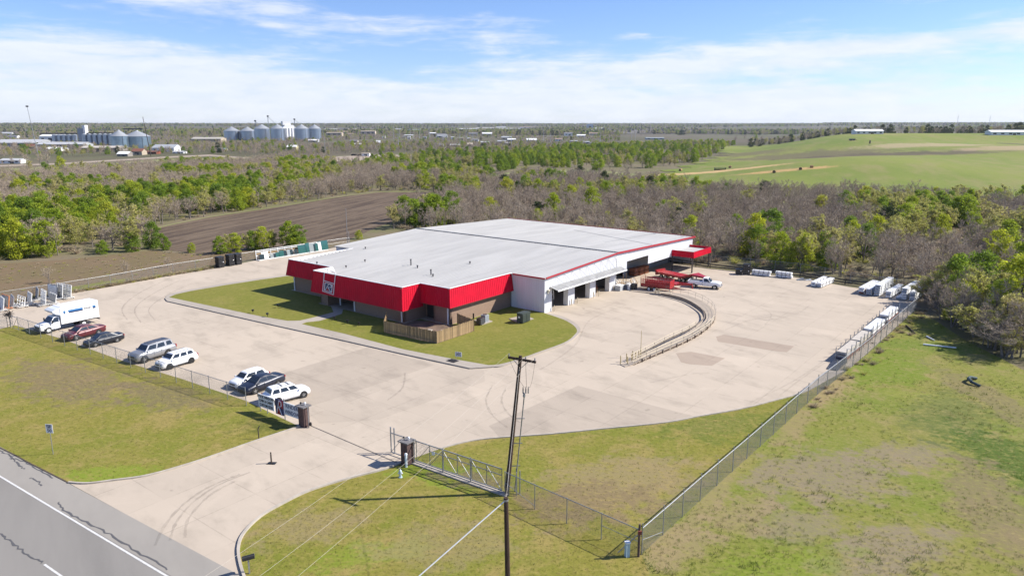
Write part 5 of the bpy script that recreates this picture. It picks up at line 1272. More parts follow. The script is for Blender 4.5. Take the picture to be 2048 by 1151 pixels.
b = MB(); b.tube((0, 0, -.1), (0, 0, 2.3), .085, .075, 9); b.build('post', mat('grey_brown_post', (.13, .085, .07), .9, 0, .3, 5), cp)
b = MB(); b.box((0, -.1, 1.75), (.24, .10, .26)); b.build('red_box', mat('rust_red_box', (.28, .07, .05), .7), cp)
b = MB(); b.tube((-.05, 0, 1.6), (-1.3, .15, .2), .03, n=6); b.build('stay', GALV, cp)
wp = thing('weedy_gate_post', 'side gate post topped with a dark tangle of dead weeds', 'post', P(22, 655))
b = MB(); b.tube((0, 0, 0), (0, 0, 2.0), .07, n=8); b.build('post', GALV, wp)
b = MB(); r9 = random.Random(5)
for i in range(150):
    a = Vector((r9.gauss(0, .2), r9.gauss(0, .2), 1.9 + r9.gauss(0, .25))); e = a + rvec(r9) * .45; s = (e - a).cross(rvec(r9)).normalized() * .02; b.poly([a - s, a + s, e + s, e - s])
for i in range(50):
    a = Vector((r9.gauss(0, .1), r9.gauss(0, .1), r9.uniform(.2, 1.8))); e = a + rvec(r9) * .3; s = (e - a).cross(rvec(r9)).normalized() * .015; b.poly([a - s, a + s, e + s, e - s])
tag(b.build('dead_vine', mat('dead_vine', (.05, .038, .035), 1.0), wp), kind='stuff')
gt2 = thing('swing_gate', 'narrow chain link swing gate beside the weedy post', 'gate', P(26, 657))
g2 = P(38, 661) - P(26, 657)
for nm_, a, c in (('gate_rail', Vector((0, 0, 1.8)), g2 + Vector((0, 0, 1.8))), ('gate_rail', Vector((0, 0, .15)), g2 + Vector((0, 0, .15))), ('gate_stile', Vector((.05, 0, .1)), Vector((.05, 0, 1.85))), ('gate_brace', Vector((0, 0, .15)), g2 + Vector((0, 0, 1.8)))):
    b = MB(); b.tube(a, c, .03, n=6); b.build(nm_, GALV, gt2)
dr = thing('drain_grate', 'dark iron drain grate set in the sidewalk', 'grate', P(905, 721, KZ + .006), math.atan2(-.62, .79))
b = MB()
for i in range(9): b.box((0, -.42 + i * .105, .01), (1.15, .045, .02))
b.box((0, 0, .004), (1.25, 1.0, .006)); tag(b.build('grate_bars', mat('iron_grate', (.05, .045, .045), .7), dr), kind='stuff')
# lawn spot lights
spots = [((506, 626), 'left of the pair on the lawn edge'), ((535, 633), 'right of the pair on the lawn edge'), ((556, 615), 'in the shade on the left lawn'), ((669, 640), 'first along the path on the right lawn'), ((695, 647), 'second on the shaded right lawn'), ((718, 652), 'third on the shaded right lawn')]
for (px, py), w in spots:
    s = thing('lawn_spotlight', 'small black lawn spotlight ' + w, 'lamp', P(px, py, KZ), rnd.uniform(0, 3), 'lawn spotlights')
    b = MB(); b.tube((0, 0, 0), (0, 0, .3), .035, n=6); b.build('stake', BLACK, s); b = MB(); b.lathe([(.05, .28), (.17, .36), (.19, .56), (0, .58)], 10); b.build('lamp_head', BLACK, s)

# ---------------------------------------------------------------- cedar fence round the side door
wf = thing('cedar_fence', 'stockade fence of cedar boards enclosing the side door patio', 'fence', P(873.8, 688.8, KZ)); o = P(873.8, 688.8, KZ)
runs = [pix((774, 648), (769, 666)), pix((769, 666), (873.8, 688.8)), pix((873.8, 688.8), (947.7, 663.7)), pix((947.7, 663.7), (915, 650))]
bmesh_boards = []
for v_ in range(6):
    b = MB(); h = 1.55 + (v_ - 2) * .018; b.hexa([(-.068, -.01, .03), (.068, -.01, .03), (.068, .01, .03), (-.068, .01, .03)], [(-.068, -.01, h), (.068, -.01, h), (.068, .01, h), (-.068, .01, h)])
    mm = mat('cedar_board', tuple(c * f for c, f in zip((.40, .275, .140), ((1, .82, .66, 1.12, .9, .75)[v_],) * 3)), .85, 0, .25, 3.0, streak=(4, 4, .5))
    bmesh_boards.append(mesh_of(b, 'board', mm))
for a, c in runs:
    a, c = a - o, c - o; a.z = c.z = 0; d = c - a; n = int(d.length / .15); an = math.atan2(d.y, d.x)
    for i in range(n):
        ob = link(bpy.data.objects.new('board', rnd.choice(bmesh_boards))); p = a + d * ((i + .5) / n); ob.parent = wf
        ob.location = (p.x, p.y, rnd.uniform(-.02, .02)); ob.rotation_euler = (0, rnd.uniform(-.012, .012), an + rnd.uniform(-.05, .05))
    for z in (.4, 1.2):
        b = MB(); nn_ = Vector((-d.y, d.x, 0)).normalized() * .05; b.beam(a + nn_ + Vector((0, 0, z)), c + nn_ + Vector((0, 0, z)), .04, .09); b.build('fence_rail', WOOD, wf)
    b = MB(); b.box((a.x, a.y, .8), (.11, .11, 1.66)); b.build('fence_post', WOOD2, wf)
    b = MB(); b.box((c.x, c.y, .8), (.112, .112, 1.64)); b.build('fence_post', WOOD2, wf)
sheet('patio', PK((770, 665), (873, 687), (945, 663), (905, 650), (840, 640), (790, 645)), KZ + .012, mat('patio_dirt', (.20, .135, .095), .95, 0, .3, 1.0), 'brown patio floor inside the cedar fence', 'patio')
for i, (px, py) in enumerate(((860, 662), (872, 668), (884, 664), (893, 667), (866, 672))):
    s = thing('paving_block', ['pale loose paving block inside the cedar fence'][0], 'block', P(px, py, KZ + .016), rnd.uniform(0, 3), 'loose blocks inside the cedar fence')
    b = MB(); b.box((0, 0, .12), (.6, .4, .24)); b.build('block', KERBM, s)
# air conditioners and transformer
def pad(label, pts): slab3d('equipment_pad', [P(x, y, 0) for x, y in pts], KZ, KZ + .12, CONC_WALK, label)
pad('concrete pad under the two condensers', ((948, 643), (966, 640), (985, 645), (964, 652)))
pad('concrete pad under the green transformer', ((1018, 640), (1047, 633), (1067, 640), (1038, 648)))
def condenser(px, py, m, label, sz):
    t = thing('air_conditioner', label, 'air conditioner', P(px, py, KZ + .12), BRZ)
    b = MB(); b.box((0, 0, sz / 2), (.8, .8, sz)); b.build('housing', m, t)
    b = MB()
    for i in range(7): b.box((0, -.404, .12 + i * sz / 8), (.7, .02, .03)); b.box((-.404, 0, .12 + i * sz / 8), (.02, .7, .03))
    tag(b.build('louvers', DKTRIM, t), kind='stuff')
    b = MB(); b.lathe([(.32, sz + .005), (.32, sz + .03), (.06, sz + .035), (0, sz + .035)], 16); b.build('fan_grille', BLACK, t)
condenser(961, 647, mat('dark_grey_condenser', (.10, .10, .11), .5), 'dark grey condenser unit, left of the pair by the brick wall', .85)
condenser(970, 642.5, mat('light_grey_condenser', (.46, .50, .54), .5), 'light grey condenser unit, right of the pair by the brick wall', 1.0)
tf = thing('transformer', 'dark green ground transformer on a concrete pad', 'transformer', P(1047, 642, KZ + .12), BRZ)
TG = mat('transformer_green', (.062, .082, .072), .5, 0, .1, 3); b = MB(); b.box((0, 0, .62), (1.75, 1.0, 1.25)); b.build('cabinet', TG, tf)
b = MB(); b.box((0, 0, 1.28), (1.85, 1.1, .07)); b.build('lid', TG, tf)
for s in (-.45, .45): b = MB(); b.box((s, -.52, .6), (.8, .03, 1.05)); b.build('door', mat('transformer_door', (.045, .060, .052), .5), tf)
b = MB(); b.box((-.89, .1, .75), (.02, .3, .25)); b.build('warning_label', PAINTW, tf)
wb = thing('utility_meter', 'small dark meter post by the brick wall', 'post', P(947, 640, KZ)); b = MB(); b.box((0, 0, .5), (.2, .2, 1.0)); b.build('meter_post', BLACK, wb)
# flag / antenna mast behind the building
an_ = thing('antenna_mast', 'thin grey mast rising behind the left end of the roof', 'mast', P(696, 505))
b = MB(); b.tube((0, 0, 0), (0, 0, 9.6), .07, .045, 7); b.build('pole', GALV, an_); b = MB(); b.tube((.35, 0, 0), (.35, 0, 4.6), .05, n=6); b.beam((0, 0, 4.5), (.35, 0, 4.5), .05); b.build('side_pipe', GALV, an_)

# ---------------------------------------------------------------- curved walkway ramp with hand rails
inn = pix((1258, 582), (1300, 587), (1339, 594), (1375, 604.5), (1404, 622), (1412, 636), (1407, 648), (1380, 667), (1340, 686), (1292, 711), (1262, 724), (1240, 729))
outr = pix((1274, 579), (1310, 582.5), (1345, 588), (1382, 597), (1414, 612), (1428, 628), (1426, 646), (1402, 668), (1365, 688.5), (1300, 716.5), (1268, 729.5), (1250, 734))
ci_, co_ = curve(inn, 5), curve(outr, 5)
rm = thing('walkway_ramp', 'curved raised concrete walkway with cream hand rails in the yard', 'ramp', P(1412, 640)); o = P(1412, 640)
b = MB(); n_ = len(ci_)
def rh(i): return .08 + .28 * smooth(min(i, n_ - 1 - i) / 14.0)
for i in range(n_ - 1):
    q = [ci_[i] - o, ci_[i + 1] - o, co_[i + 1] - o, co_[i] - o]; z = [rh(i), rh(i + 1), rh(i + 1), rh(i)]
    b.hexa([(p.x, p.y, 0.0) for p in q], [(p.x, p.y, zz) for p, zz in zip(q, z)])
b.build('walkway_slab', CONC_OLD, rm)
def railing(pts, i0, i1, h, two=True, name='hand_rail', m=CREAM, r=.035, step=2):
    rb_ = MB()
    zs = (h, h * .52) if two else (h,)
    for z in zs:
        for i in range(i0, i1): rb_.tube(pts[i] - o + Vector((0, 0, rh(i) + z)), pts[i + 1] - o + Vector((0, 0, rh(i + 1) + z)), r, n=5, cap=False)
    rb_.build(name, m, rm)
    for i in range(i0, i1 + 1, step):
        q = MB(); p = pts[i] - o; q.tube((p.x, p.y, 0), (p.x, p.y, rh(i) + h), r, n=5); q.build('rail_post', m, rm)
for i in range(22, 50):
    a_, c_ = lerp(co_[i], co_[i + 1], .12) - o, lerp(co_[i], co_[i + 1], .80) - o; q = MB(); q.beam(a_ + Vector((0, 0, rh(i) * .46)), c_ + Vector((0, 0, rh(i + 1) * .46)), .06, rh(i) * .6); q.build('skirt_gap_shade', mat('dark_brown_gap_shade', (.10, .065, .048), .9) if i == 22 else bpy.data.materials['dark_brown_gap_shade'], rm)  # proud dark boxes: shade of the open gaps under the walkway, put into colour
railing(offset(co_, .12), 30, 51, .78); railing(offset(ci_, -.12), 33, 50, .78); railing(offset(co_, .12), 4, 30, .85, True, 'hand_rail', mat('weathered_rail', (.50, .44, .36), .6), .018)
b = MB()
for i in range(8, 46):
    p, q = offset(ci_, -.28)[i] - o, offset(ci_, -.28)[i + 1] - o
    b.tube((p.x, p.y, rh(i) + .12), (q.x, q.y, rh(i + 1) + .12), .10, n=6, cap=False)
b.build('kerb_pipe', mat('dark_kerb_edge', (.20, .16, .13), .85), rm)
for i in range(33, 49, 2):   # underside struts of the rail on the outer face
    p = co_[i] - o; q = MB(); q.box((p.x, p.y - .05, .2), (.12, .12, .5)); q.build('strut', POLEW, rm)
for k, (px, py, h, w) in enumerate(((1241, 727, .95, 'at the tip of the ramp'), (1253, 723, 1.0, 'second from the tip of the ramp'), (1255, 729, .95, 'at the front corner of the ramp tip'), (1263, 722, .95, 'third along the ramp tip'), (1265, 718.5, 1.05, 'behind the third one on the ramp tip'), (1271, 719, .95, 'fourth along the ramp tip'), (1277, 717, .95, 'beside the tall pole on the ramp tip'))):
    t = thing('bollard', 'short yellow bollard ' + w, 'bollard', P(px, py), 0, 'yellow bollards on the ramp tip')
    q = MB(); q.tube((0, 0, 0), (0, 0, h), .065, n=8); q.lathe([(.065, h), (.04, h + .04), (0, h + .05)], 8); q.build('post', YEL, t)
t = thing('yellow_pole', 'tall thin yellow pole beside the start of the ramp', 'pole', P(1281, 714)); q = MB(); q.tube((0, 0, 0), (0, 0, 3.3), .045, .03, 7); q.tube((0, 0, 0), (0, 0, 1.1), .065, n=8); q.build('pole', YEL, t)
# corner bollards by the bays
for px, py, w in ((1104.5, 622, 'left of the first bay'), (1139, 609, 'between the first and second bay'), (1151, 606, 'left of the second bay'), (1183, 594.5, 'right of the second bay'), (1194, 592, 'left of the third bay'), (1224, 580, 'right of the third bay')):
    t = thing('bollard', 'short cream bollard ' + w, 'bollard', P(px, py) - adir * .35, 0, 'cream bollards by the bays'); q = MB(); q.tube((0, 0, 0), (0, 0, .95), .07, n=8); q.build('post', CREAM, t)

# ================================================================== vehicles
def paint(name, c, metal=0.0, rough=.28):
    m = mat(name, c, rough + .14, metal, spec=.45); m.node_tree.nodes['Principled BSDF'].inputs['Coat Weight'].default_value = .6; m.node_tree.nodes['Principled BSDF'].inputs['Coat Roughness'].default_value = .4; return m
HEADL = mat('headlight_glass', (.55, .58, .60), .12, .2); TAILL = mat('tail_light_red', (.35, .012, .012), .2); CHROME = mat('chrome', (.6, .6, .62), .15, .9); PLATE = mat('plate', (.6, .6, .6), .5)
def wheel_parts(t, x, y, r, w, side, rim=RIM, cover=True):
    b = MB(); n = 22
    prof = [(r * .62, -w / 2), (r * .93, -w / 2), (r, -w * .32), (r, w * .32), (r * .93, w / 2), (r * .62, w / 2)]
    k = len(b.v)
    for (rr_, yy) in prof:
        for i in range(n):
            a = 2 * math.pi * i / n; b.v.append((x + rr_ * math.cos(a), y + yy, r + rr_ * math.sin(a)))
    for a in range(len(prof) - 1):
        for i in range(n):
            j = (i + 1) % n; b.face((k + a * n + i, k + (a + 1) * n + i, k + (a + 1) * n + j, k + a * n + j))
    tw = b.build('wheel', RUBBER, t)
    b = MB(); yo = y + side * w * .40
    b.tube((x, yo - side * .05, r), (x, yo, r), r * .64, r * .62, n)
    b.tube((x, yo, r), (x, yo + side * .025, r), r * .16, r * .12, 10)
    for i in range(5):
        a = 2 * math.pi * i / 5 + .3; d = Vector((math.cos(a), 0, math.sin(a)))
        c = Vector((x, yo + side * .012, r)); b.beam(c + d * r * .12, c + d * r * .58, .075, .03, up=(0, 1, 0))
    b.build('rim', rim, tw)
    return tw
def loft(bm, secs):
    # secs: list of rings with the same count; closes both ends
    idx = [[bm.vert(p) for p in s] for s in secs]; n = len(secs[0])
    for a, c in zip(idx, idx[1:]):
        for i in range(n): j = (i + 1) % n; bm.face((a[i], a[j], c[j], c[i]))
    bm.face(idx[0][::-1]); bm.face(idx[-1])
def place(name, label, F, Rr, wbref, track, side, cat, group=None):
    # F, Rr: ground contact of the front and rear wheel on the side that faces the camera
    f, r = P(*F), P(*Rr); h = (f - r); wb = h.length; h.normalize(); left = Vector((-h.y, h.x, 0))
    s = max(.92, min(1.08, wb / wbref)); c = (f + r) / 2 - left * side * track / 2
    t = thing(name, label, cat, c, math.atan2(h.y, h.x), group); t.scale = (s, s, s); return t
def car(label, F, Rr, side, kind, pm, roofm=None, group=None, rim=RIM, roofrack=False):
    S = dict(sedan=dict(wb=2.78, W=1.84, H=1.46, fo=.95, ro=1.08, belt=.96, hood=.90, deck=1.04, gf=(.42, 1.18), gr=(-.62, .28), wr=.335, gc=.20),
             suv=dict(wb=2.95, W=1.94, H=1.76, fo=.92, ro=1.10, belt=1.12, hood=1.08, deck=1.12, gf=(.48, 1.12), gr=(-1.02, -.66), wr=.375, gc=.24),
             big=dict(wb=3.05, W=2.05, H=1.93, fo=.95, ro=1.30, belt=1.22, hood=1.22, deck=1.22, gf=(.55, 1.12), gr=(-1.20, -.98), wr=.41, gc=.28),
             small=dict(wb=2.66, W=1.84, H=1.68, fo=.92, ro=1.0, belt=1.08, hood=1.02, deck=1.08, gf=(.30, 1.05), gr=(-.90, -.46), wr=.36, gc=.22))[kind]
    wb, W, H, belt = S['wb'], S['W'], S['H'], S['belt']; hw = W / 2; xf, xr = wb / 2 + S['fo'], -wb / 2 - S['ro']
    t = place('parked_car', label, F, Rr, wb, W - .2, side, 'car', group)
    hd, dk, gc = S['hood'], S['deck'], S['gc']; gfb = wb / 2 - S['gf'][0] + .35; gft = gfb - (S['gf'][1] - S['gf'][0]) - .15; grb = -wb / 2 + S['gr'][0] + (.25 if kind != 'sedan' else 0); grt = -wb / 2 + S['gr'][1] + (.35 if kind == 'sedan' else .25)
    st = [(xr, .80, gc + .16, dk - .22), (xr + .06, .90, gc + .05, dk - .05), (xr + .30, .97, gc, dk), (-wb / 2, 1.0, gc, dk + (.0 if kind == 'sedan' else .0)), (-wb / 4, 1.0, gc - .02, belt + .01), (0, 1.0, gc - .02, belt - .01), (wb / 4, 1.0, gc - .02, belt - .02),
          (gfb - .05, 1.0, gc, (belt + hd) / 2 + .02), (wb / 2 + .2, .985, gc, hd - .03), (xf - .32, .95, gc, hd - .09), (xf - .10, .87, gc + .03, hd - .17), (xf, .74, gc + .12, hd - .34)]
    secs = []
    for x, w, zb, zt in st:
        y = hw * w; hh = zt - zb
        half = [(0, zb), (y * .82, zb), (y * .97, zb + hh * .18), (y, zb + hh * .48), (y * .985, zb + hh * .74), (y * .93, zt - .035), (y * .82, zt), (y * .4, zt + .025)]
        ring = [(x, yy, z) for yy, z in half] + [(x, 0, zt + .032)] + [(x, -yy, z) for yy, z in half[:0:-1]]
        secs.append(ring)
    bm = MB(); loft(bm, secs); body = bm.build('body', pm, t, True)
    # cabin shell with a crowned roof
    bw_, tw_ = hw * .90, hw * .68
    ring = lambda x, w, z: [(x, w, z), (x, -w, z)]
    cb = MB(); zb0 = belt - .06
    Bf, Br, Tf, Tr = gfb, grb, gft, grt
    secs = []
    nseg = 8
    for i in range(nseg + 1):
        s = i / nseg; xb = Br + (Bf - Br) * s; xt = Tr + (Tf - Tr) * s; cr = .035 * math.sin(math.pi * min(1, max(0, s))) + (0.0)
        wtb = 1 - .06 * abs(2 * s - 1) ** 3
        secs.append([(xb, bw_ * wtb, zb0), (xt + (xb - xt) * .12, (tw_ + (bw_ - tw_) * .14) * wtb, H - .07), (xt, tw_ * .9 * wtb, H - .015 + cr), (xt, 0, H + .01 + cr), (xt, -tw_ * .9 * wtb, H - .015 + cr), (xt + (xb - xt) * .12, -(tw_ + (bw_ - tw_) * .14) * wtb, H - .07), (xb, -bw_ * wtb, zb0)])
    loft(cb, secs); cb.build('cabin', pm, t, False)
    if roofm:
        rp = MB(); rp.hexa([(Tr + .12, -tw_ * .72, H + .0), (Tf - .12, -tw_ * .72, H + .0), (Tf - .12, tw_ * .72, H + .0), (Tr + .12, tw_ * .72, H + .0)], [(Tr + .15, -tw_ * .7, H + .055), (Tf - .15, -tw_ * .7, H + .055), (Tf - .15, tw_ * .7, H + .055), (Tr + .15, tw_ * .7, H + .055)]); rp.build('roof_panel', roofm, t)
    # glass panes a little proud of the shell
    def side_pt(s, tt, sg):
        xb = Br + (Bf - Br) * s; xt = Tr + (Tf - Tr) * s; xt = xt + (xb - xt) * .12; yb = bw_ * (1 - .06 * abs(2 * s - 1) ** 3); yt = (tw_ + (bw_ - tw_) * .14) * (1 - .06 * abs(2 * s - 1) ** 3)
        return Vector((xb + (xt - xb) * tt, sg * (yb + (yt - yb) * tt + .012), zb0 + (H - .07 - zb0) * tt))
    wins = {'sedan': ((.10, .49), (.53, .93)), 'suv': ((.05, .30), (.34, .62), (.66, .94)), 'big': ((.03, .25), (.31, .60), (.64, .95)), 'small': ((.08, .46), (.50, .93))}[kind]
    for sg in (1, -1):
        for a, c in wins:
            w_ = MB(); q = [side_pt(a, .26, sg), side_pt(c, .26, sg), side_pt(c - .01, .93, sg), side_pt(a + .02, .93, sg)]
            w_.poly(q if sg < 0 else q[::-1]); w_.build('side_window', GLASS, t)
    for nm_, xb, xt, dirx in (('windshield', Bf, Tf, 1), ('rear_window', Br, Tr, -1)):
        w_ = MB(); lo, hi = .30, .94
        if nm_ == 'rear_window' and kind != 'sedan': lo = .34
        f_ = lambda tt, yy: Vector((xb + (xt + (xb - xt) * .12 - xb) * tt + dirx * .015, yy, zb0 + (H - .07 - zb0) * tt + .01))
        y0, y1 = bw_ * .86, (tw_ + (bw_ - tw_) * .14) * .90
        q = [f_(lo, -y0), f_(lo, y0), f_(hi, y1), f_(hi, -y1)]; w_.poly(q if dirx > 0 else q[::-1]); w_.build(nm_, GLASS, t)
    wr = S['wr']
    for x in (wb / 2, -wb / 2):
        for sg in (1, -1):
            a = MB(); a.tube((x, sg * (hw - .14), wr + .01), (x, sg * (hw + .004), wr + .01), wr * 1.17, n=22); a.build('wheel_arch', BLACK, t)
            wheel_parts(t, x, sg * (hw - .09), wr, .22, sg, rim)
    for sg in (1, -1):
        b = MB(); b.hexa([(xf - .34, sg * hw * .92, hd - .26), (xf - .06, sg * hw * .58, hd - .34), (xf - .04, sg * hw * .58, hd - .24), (xf - .36, sg * hw * .935, hd - .15)], [(xf - .30, sg * hw * .96, hd - .26), (xf + .0, sg * hw * .60, hd - .34), (xf - .02, sg * hw * .60, hd - .24), (xf - .32, sg * hw * .965, hd - .15)]); b.build('headlight', HEADL, t)
        b = MB(); b.box((xr + .08, sg * hw * .76, dk - .20), (.14, hw * .28, .16 if kind == 'sedan' else .34)); b.build('tail_light', TAILL, t)
        b = MB(); b.hexa([(gfb - .38, sg * (hw - .02), belt - .02), (gfb - .22, sg * (hw - .02), belt - .02), (gfb - .22, sg * (hw + .17), belt), (gfb - .38, sg * (hw + .17), belt)], [(gfb - .38, sg * (hw - .02), belt + .12), (gfb - .25, sg * (hw - .02), belt + .12), (gfb - .25, sg * (hw + .16), belt + .13), (gfb - .38, sg * (hw + .16), belt + .13)]); b.build('mirror', pm, t)
        for xx in (gfb - .98, gfb - 1.95):
            b = MB(); b.box((xx, sg * (hw + .006), belt - .16), (.17, .03, .035)); b.build('door_handle', pm, t)
        b = MB(); b.box((0, sg * (hw * .985), gc + .02), (wb - wr * 2.5, .06, .10)); b.build('rocker_trim', BLACK, t)
        for xx in (gfb - .12, gfb - 1.08, gfb - 2.02):
            b = MB(); b.box((xx, sg * (hw * .988), belt - .33), (.012, .03, .52)); b.build('door_seam', BLACK, t)
    b = MB(); b.box((xf - .015, 0, hd - .38), (.06, hw * 1.05, .16)); b.box((xf - .005, 0, gc + .14), (.07, hw * 1.2, .12)); b.build('grille', BLACK, t)
    b = MB(); b.box((xr - .005, 0, dk - .36), (.03, .34, .16)); b.build('number_plate', PLATE, t)
    if kind in ('big', 'suv') or roofrack:
        for sg in (1, -1):
            b = MB(); b.path([(Tr + .25, sg * tw_ * .8, H + .05), (Tf - .25, sg * tw_ * .8, H + .07)], .02, 5); b.build('roof_rail', CHROME if kind == 'big' else BLACK, t)
    if roofrack:
        for xx in (-.75, .05):
            b = MB(); b.beam((xx, -tw_ * .8, H + .08), (xx, tw_ * .8, H + .08), .06, .04); b.build('cross_bar', DKTRIM, t)
    return t
PR = paint('dark_red_paint', (.115, .008, .016), .2); PN = paint('black_navy_paint', (.012, .016, .026), .2); PS = paint('silver_paint', (.40, .41, .43), .55); PWH = paint('white_car_paint', (.74, .75, .76)); PB = paint('dark_blue_paint', (.014, .020, .042), .25)
GC = 'cars parked along the front fence'
car('dark red sedan parked beside the white box truck', (152.3, 680.5), (196.7, 669), 1, 'sedan', PR, group=GC)
car('black sedan parked between the red sedan and the silver SUV', (192, 693.7), (234.9, 684), 1, 'sedan', PN, group=GC)
car('large silver SUV with dark roof parked at the fence', (289.4, 725.3), (336.3, 711.3), 1, 'big', PS, paint('dark_roof_paint', (.10, .10, .11), .4), group=GC)
car('white SUV with black wheels parked beside the silver SUV', (341.2, 738.5), (382.5, 726.2), 1, 'suv', PWH, group=GC, rim=mat('black_rim', (.03, .03, .03), .4))
car('white compact SUV, farthest left of the three by the sign', (489, 777.5), (528, 764.5), 1, 'small', PWH, group=GC)
car('dark blue sedan parked between two white cars by the sign', (509.9, 787.5), (555.2, 771.5), 1, 'sedan', PB, group=GC)
car('white station wagon with roof bars facing away from the sign', (604.4, 796), (561.0, 807.5), -1, 'suv', PWH, group=GC, roofrack=True)

# box truck
tk = place('box_truck', 'white rental box truck with a blue stripe along its side', (98.7, 666.5), (168.5, 651.5), 4.55, 2.1, 1, 'truck')
wb = 4.55; PT_ = paint('truck_white', (.77, .78, .79)); xf = wb / 2 + .95
b = MB()
def ringt(x, w, zb, zt): return [(x, -w, zb), (x, -w, zt - .1), (x, -w * .86, zt), (x, w * .86, zt), (x, w, zt - .1), (x, w, zb)]
loft(b, [ringt(.75, 1.0, .5, 1.36), ringt(1.5, 1.0, .45, 1.36), ringt(2.0, 1.0, .45, 1.34), ringt(xf - .45, .96, .45, 1.22), ringt(xf - .05, .88, .5, 1.08), ringt(xf, .8, .6, .98)]); b.build('hood', PT_, tk, False)
b = MB(); loft(b, [[(x, -w * .98, 1.3), (xt, -w * .82, 2.05), (xt, w * .82, 2.05), (x, w * .98, 1.3)] for x, xt, w in ((.7, .72, 1.0), (1.15, 1.1, 1.0), (1.98, 1.36, 1.0))]); b.build('cab', PT_, tk)
for sg in (1, -1):
    w_ = MB(); q = [(.86, sg * 1.0, 1.36), (1.84, sg * 1.0, 1.36), (1.32, sg * .87, 1.96), (.86, sg * .86, 1.96)]; w_.poly(q if sg < 0 else q[::-1]); w_.build('side_window', GLASS, tk)
    b = MB(); b.box((1.75, sg * 1.2, 1.5), (.10, .22, .42)); b.beam((1.7, sg * .98, 1.4), (1.75, sg * 1.2, 1.4), .04); b.build('mirror', BLACK, tk)
    b = MB(); b.box((xf - .06, sg * .68, .92), (.14, .30, .2)); b.build('headlight', HEADL, tk)
    b = MB(); b.box((1.0, sg * 1.005, .95), (.17, .03, .04)); b.build('door_handle', BLACK, tk)
    for x in (wb / 2, -wb / 2):
        a = MB(); a.tube((x, sg * .88, .42), (x, sg * 1.006 if x > 0 else sg * 1.12, .44), .52, n=20); a.build('wheel_arch', BLACK, tk)
        wheel_parts(tk, x, sg * (.93 if x > 0 else 1.04), .41, .26, sg, PAINTW)
w_ = MB(); w_.poly([(1.995, -.88, 1.38), (1.995, .88, 1.38), (1.40, .75, 2.0), (1.40, -.75, 2.0)]); w_.build('windshield', GLASS, tk)
b = MB(); b.box((xf + .01, 0, .82), (.05, 1.1, .3)); b.build('grille', DKTRIM, tk)
b = MB(); b.box((xf + .02, 0, .52), (.18, 1.9, .2)); b.build('bumper', DKTRIM, tk)
bx0, bx1, bz0, bz1, by = -wb / 2 - 2.15, .62, .92, 3.30, 1.17
b = MB(); loft(b, [[(x, -by, bz0), (x, -by, bz1 - dz), (x, -by + .07, bz1 - dz + .07), (x, by - .07, bz1 - dz + .07), (x, by, bz1 - dz), (x, by, bz0)] for x, dz in ((bx0, .07), (bx1 - .25, .07), (bx1, .2))]); box_ = b.build('cargo_box', PT_, tk)
b = MB(); loft(b, [[(x, -by + .06, zlo), (x, -by + .06, bz1 - dz), (x, by - .06, bz1 - dz), (x, by - .06, zlo)] for x, zlo, dz in ((bx1 - .02, 2.2, .12), (bx1 + .55, 2.4, .22), (bx1 + .95, 2.75, .42))]); b.build('cab_overhang', mat('grey_white_fibreglass', (.62, .65, .68), .4), box_)
b = MB(); b.box(((bx0 + bx1) / 2 - .2, 0, .74), (bx1 - bx0 - .6, 1.0, .26)); b.build('chassis', DKTRIM, tk)
b = MB(); b.box((bx0 - .05, 0, .6), (.16, 2.1, .14)); b.build('rear_bumper', DKTRIM, tk)
TB = mat('truck_stripe_blue', (.045, .20, .46), .4); TBD = mat('truck_stripe_navy', (.012, .022, .09), .4)
for sg in (1, -1):
    yy = sg * (by + .004)
    def pan(nm_, xa, xb, za, zb, m, off=0.0):
        q = MB(); pts = [(xa, yy + sg * off, za), (xb, yy + sg * off, za), (xb, yy + sg * off, zb), (xa, yy + sg * off, zb)]; q.poly(pts if sg < 0 else pts[::-1]); return q.build(nm_, m, box_)
    LB = bx1 - bx0; fx = lambda f: bx1 - f * LB
    pan('blue_stripe', fx(.585), fx(.20), 2.45, 2.70, TB); pan('navy_stripe', fx(.585), fx(.215), 2.26, 2.447, TBD); pan('blue_stripe', fx(.93), fx(.845), 2.45, 2.70, TB); pan('navy_stripe', fx(.93), fx(.845), 2.26, 2.447, TBD)
    pan('blue_stripe', fx(.135), fx(.075), 2.40, 2.70, TB); pan('navy_stripe', fx(.125), fx(.085), 2.26, 2.40, TBD)
    pn = pan('name_panel', fx(.835), fx(.595), 2.22, 2.74, PAINTW, .004); cxm = fx(.715)
    text_on(pn, 'BUDGET', .36, INK, (cxm, yy + sg * .014, 2.48), (-sg, 0, 0), (0, 0, 1), bold=.008, sx_=.68)
    for z in (1.12, 1.75):
        q = MB(); q.box(((bx0 + bx1) / 2, sg * (by + .004), z), (bx1 - bx0 - .1, .02, .035)); q.build('rub_rail', GALV, box_)
b = MB(); b.box((bx0 - .006, 0, 2.05), (.02, 2.0, 2.1)); b.build('roll_door', mat('roll_door_grey', (.6, .61, .62), .5), box_)
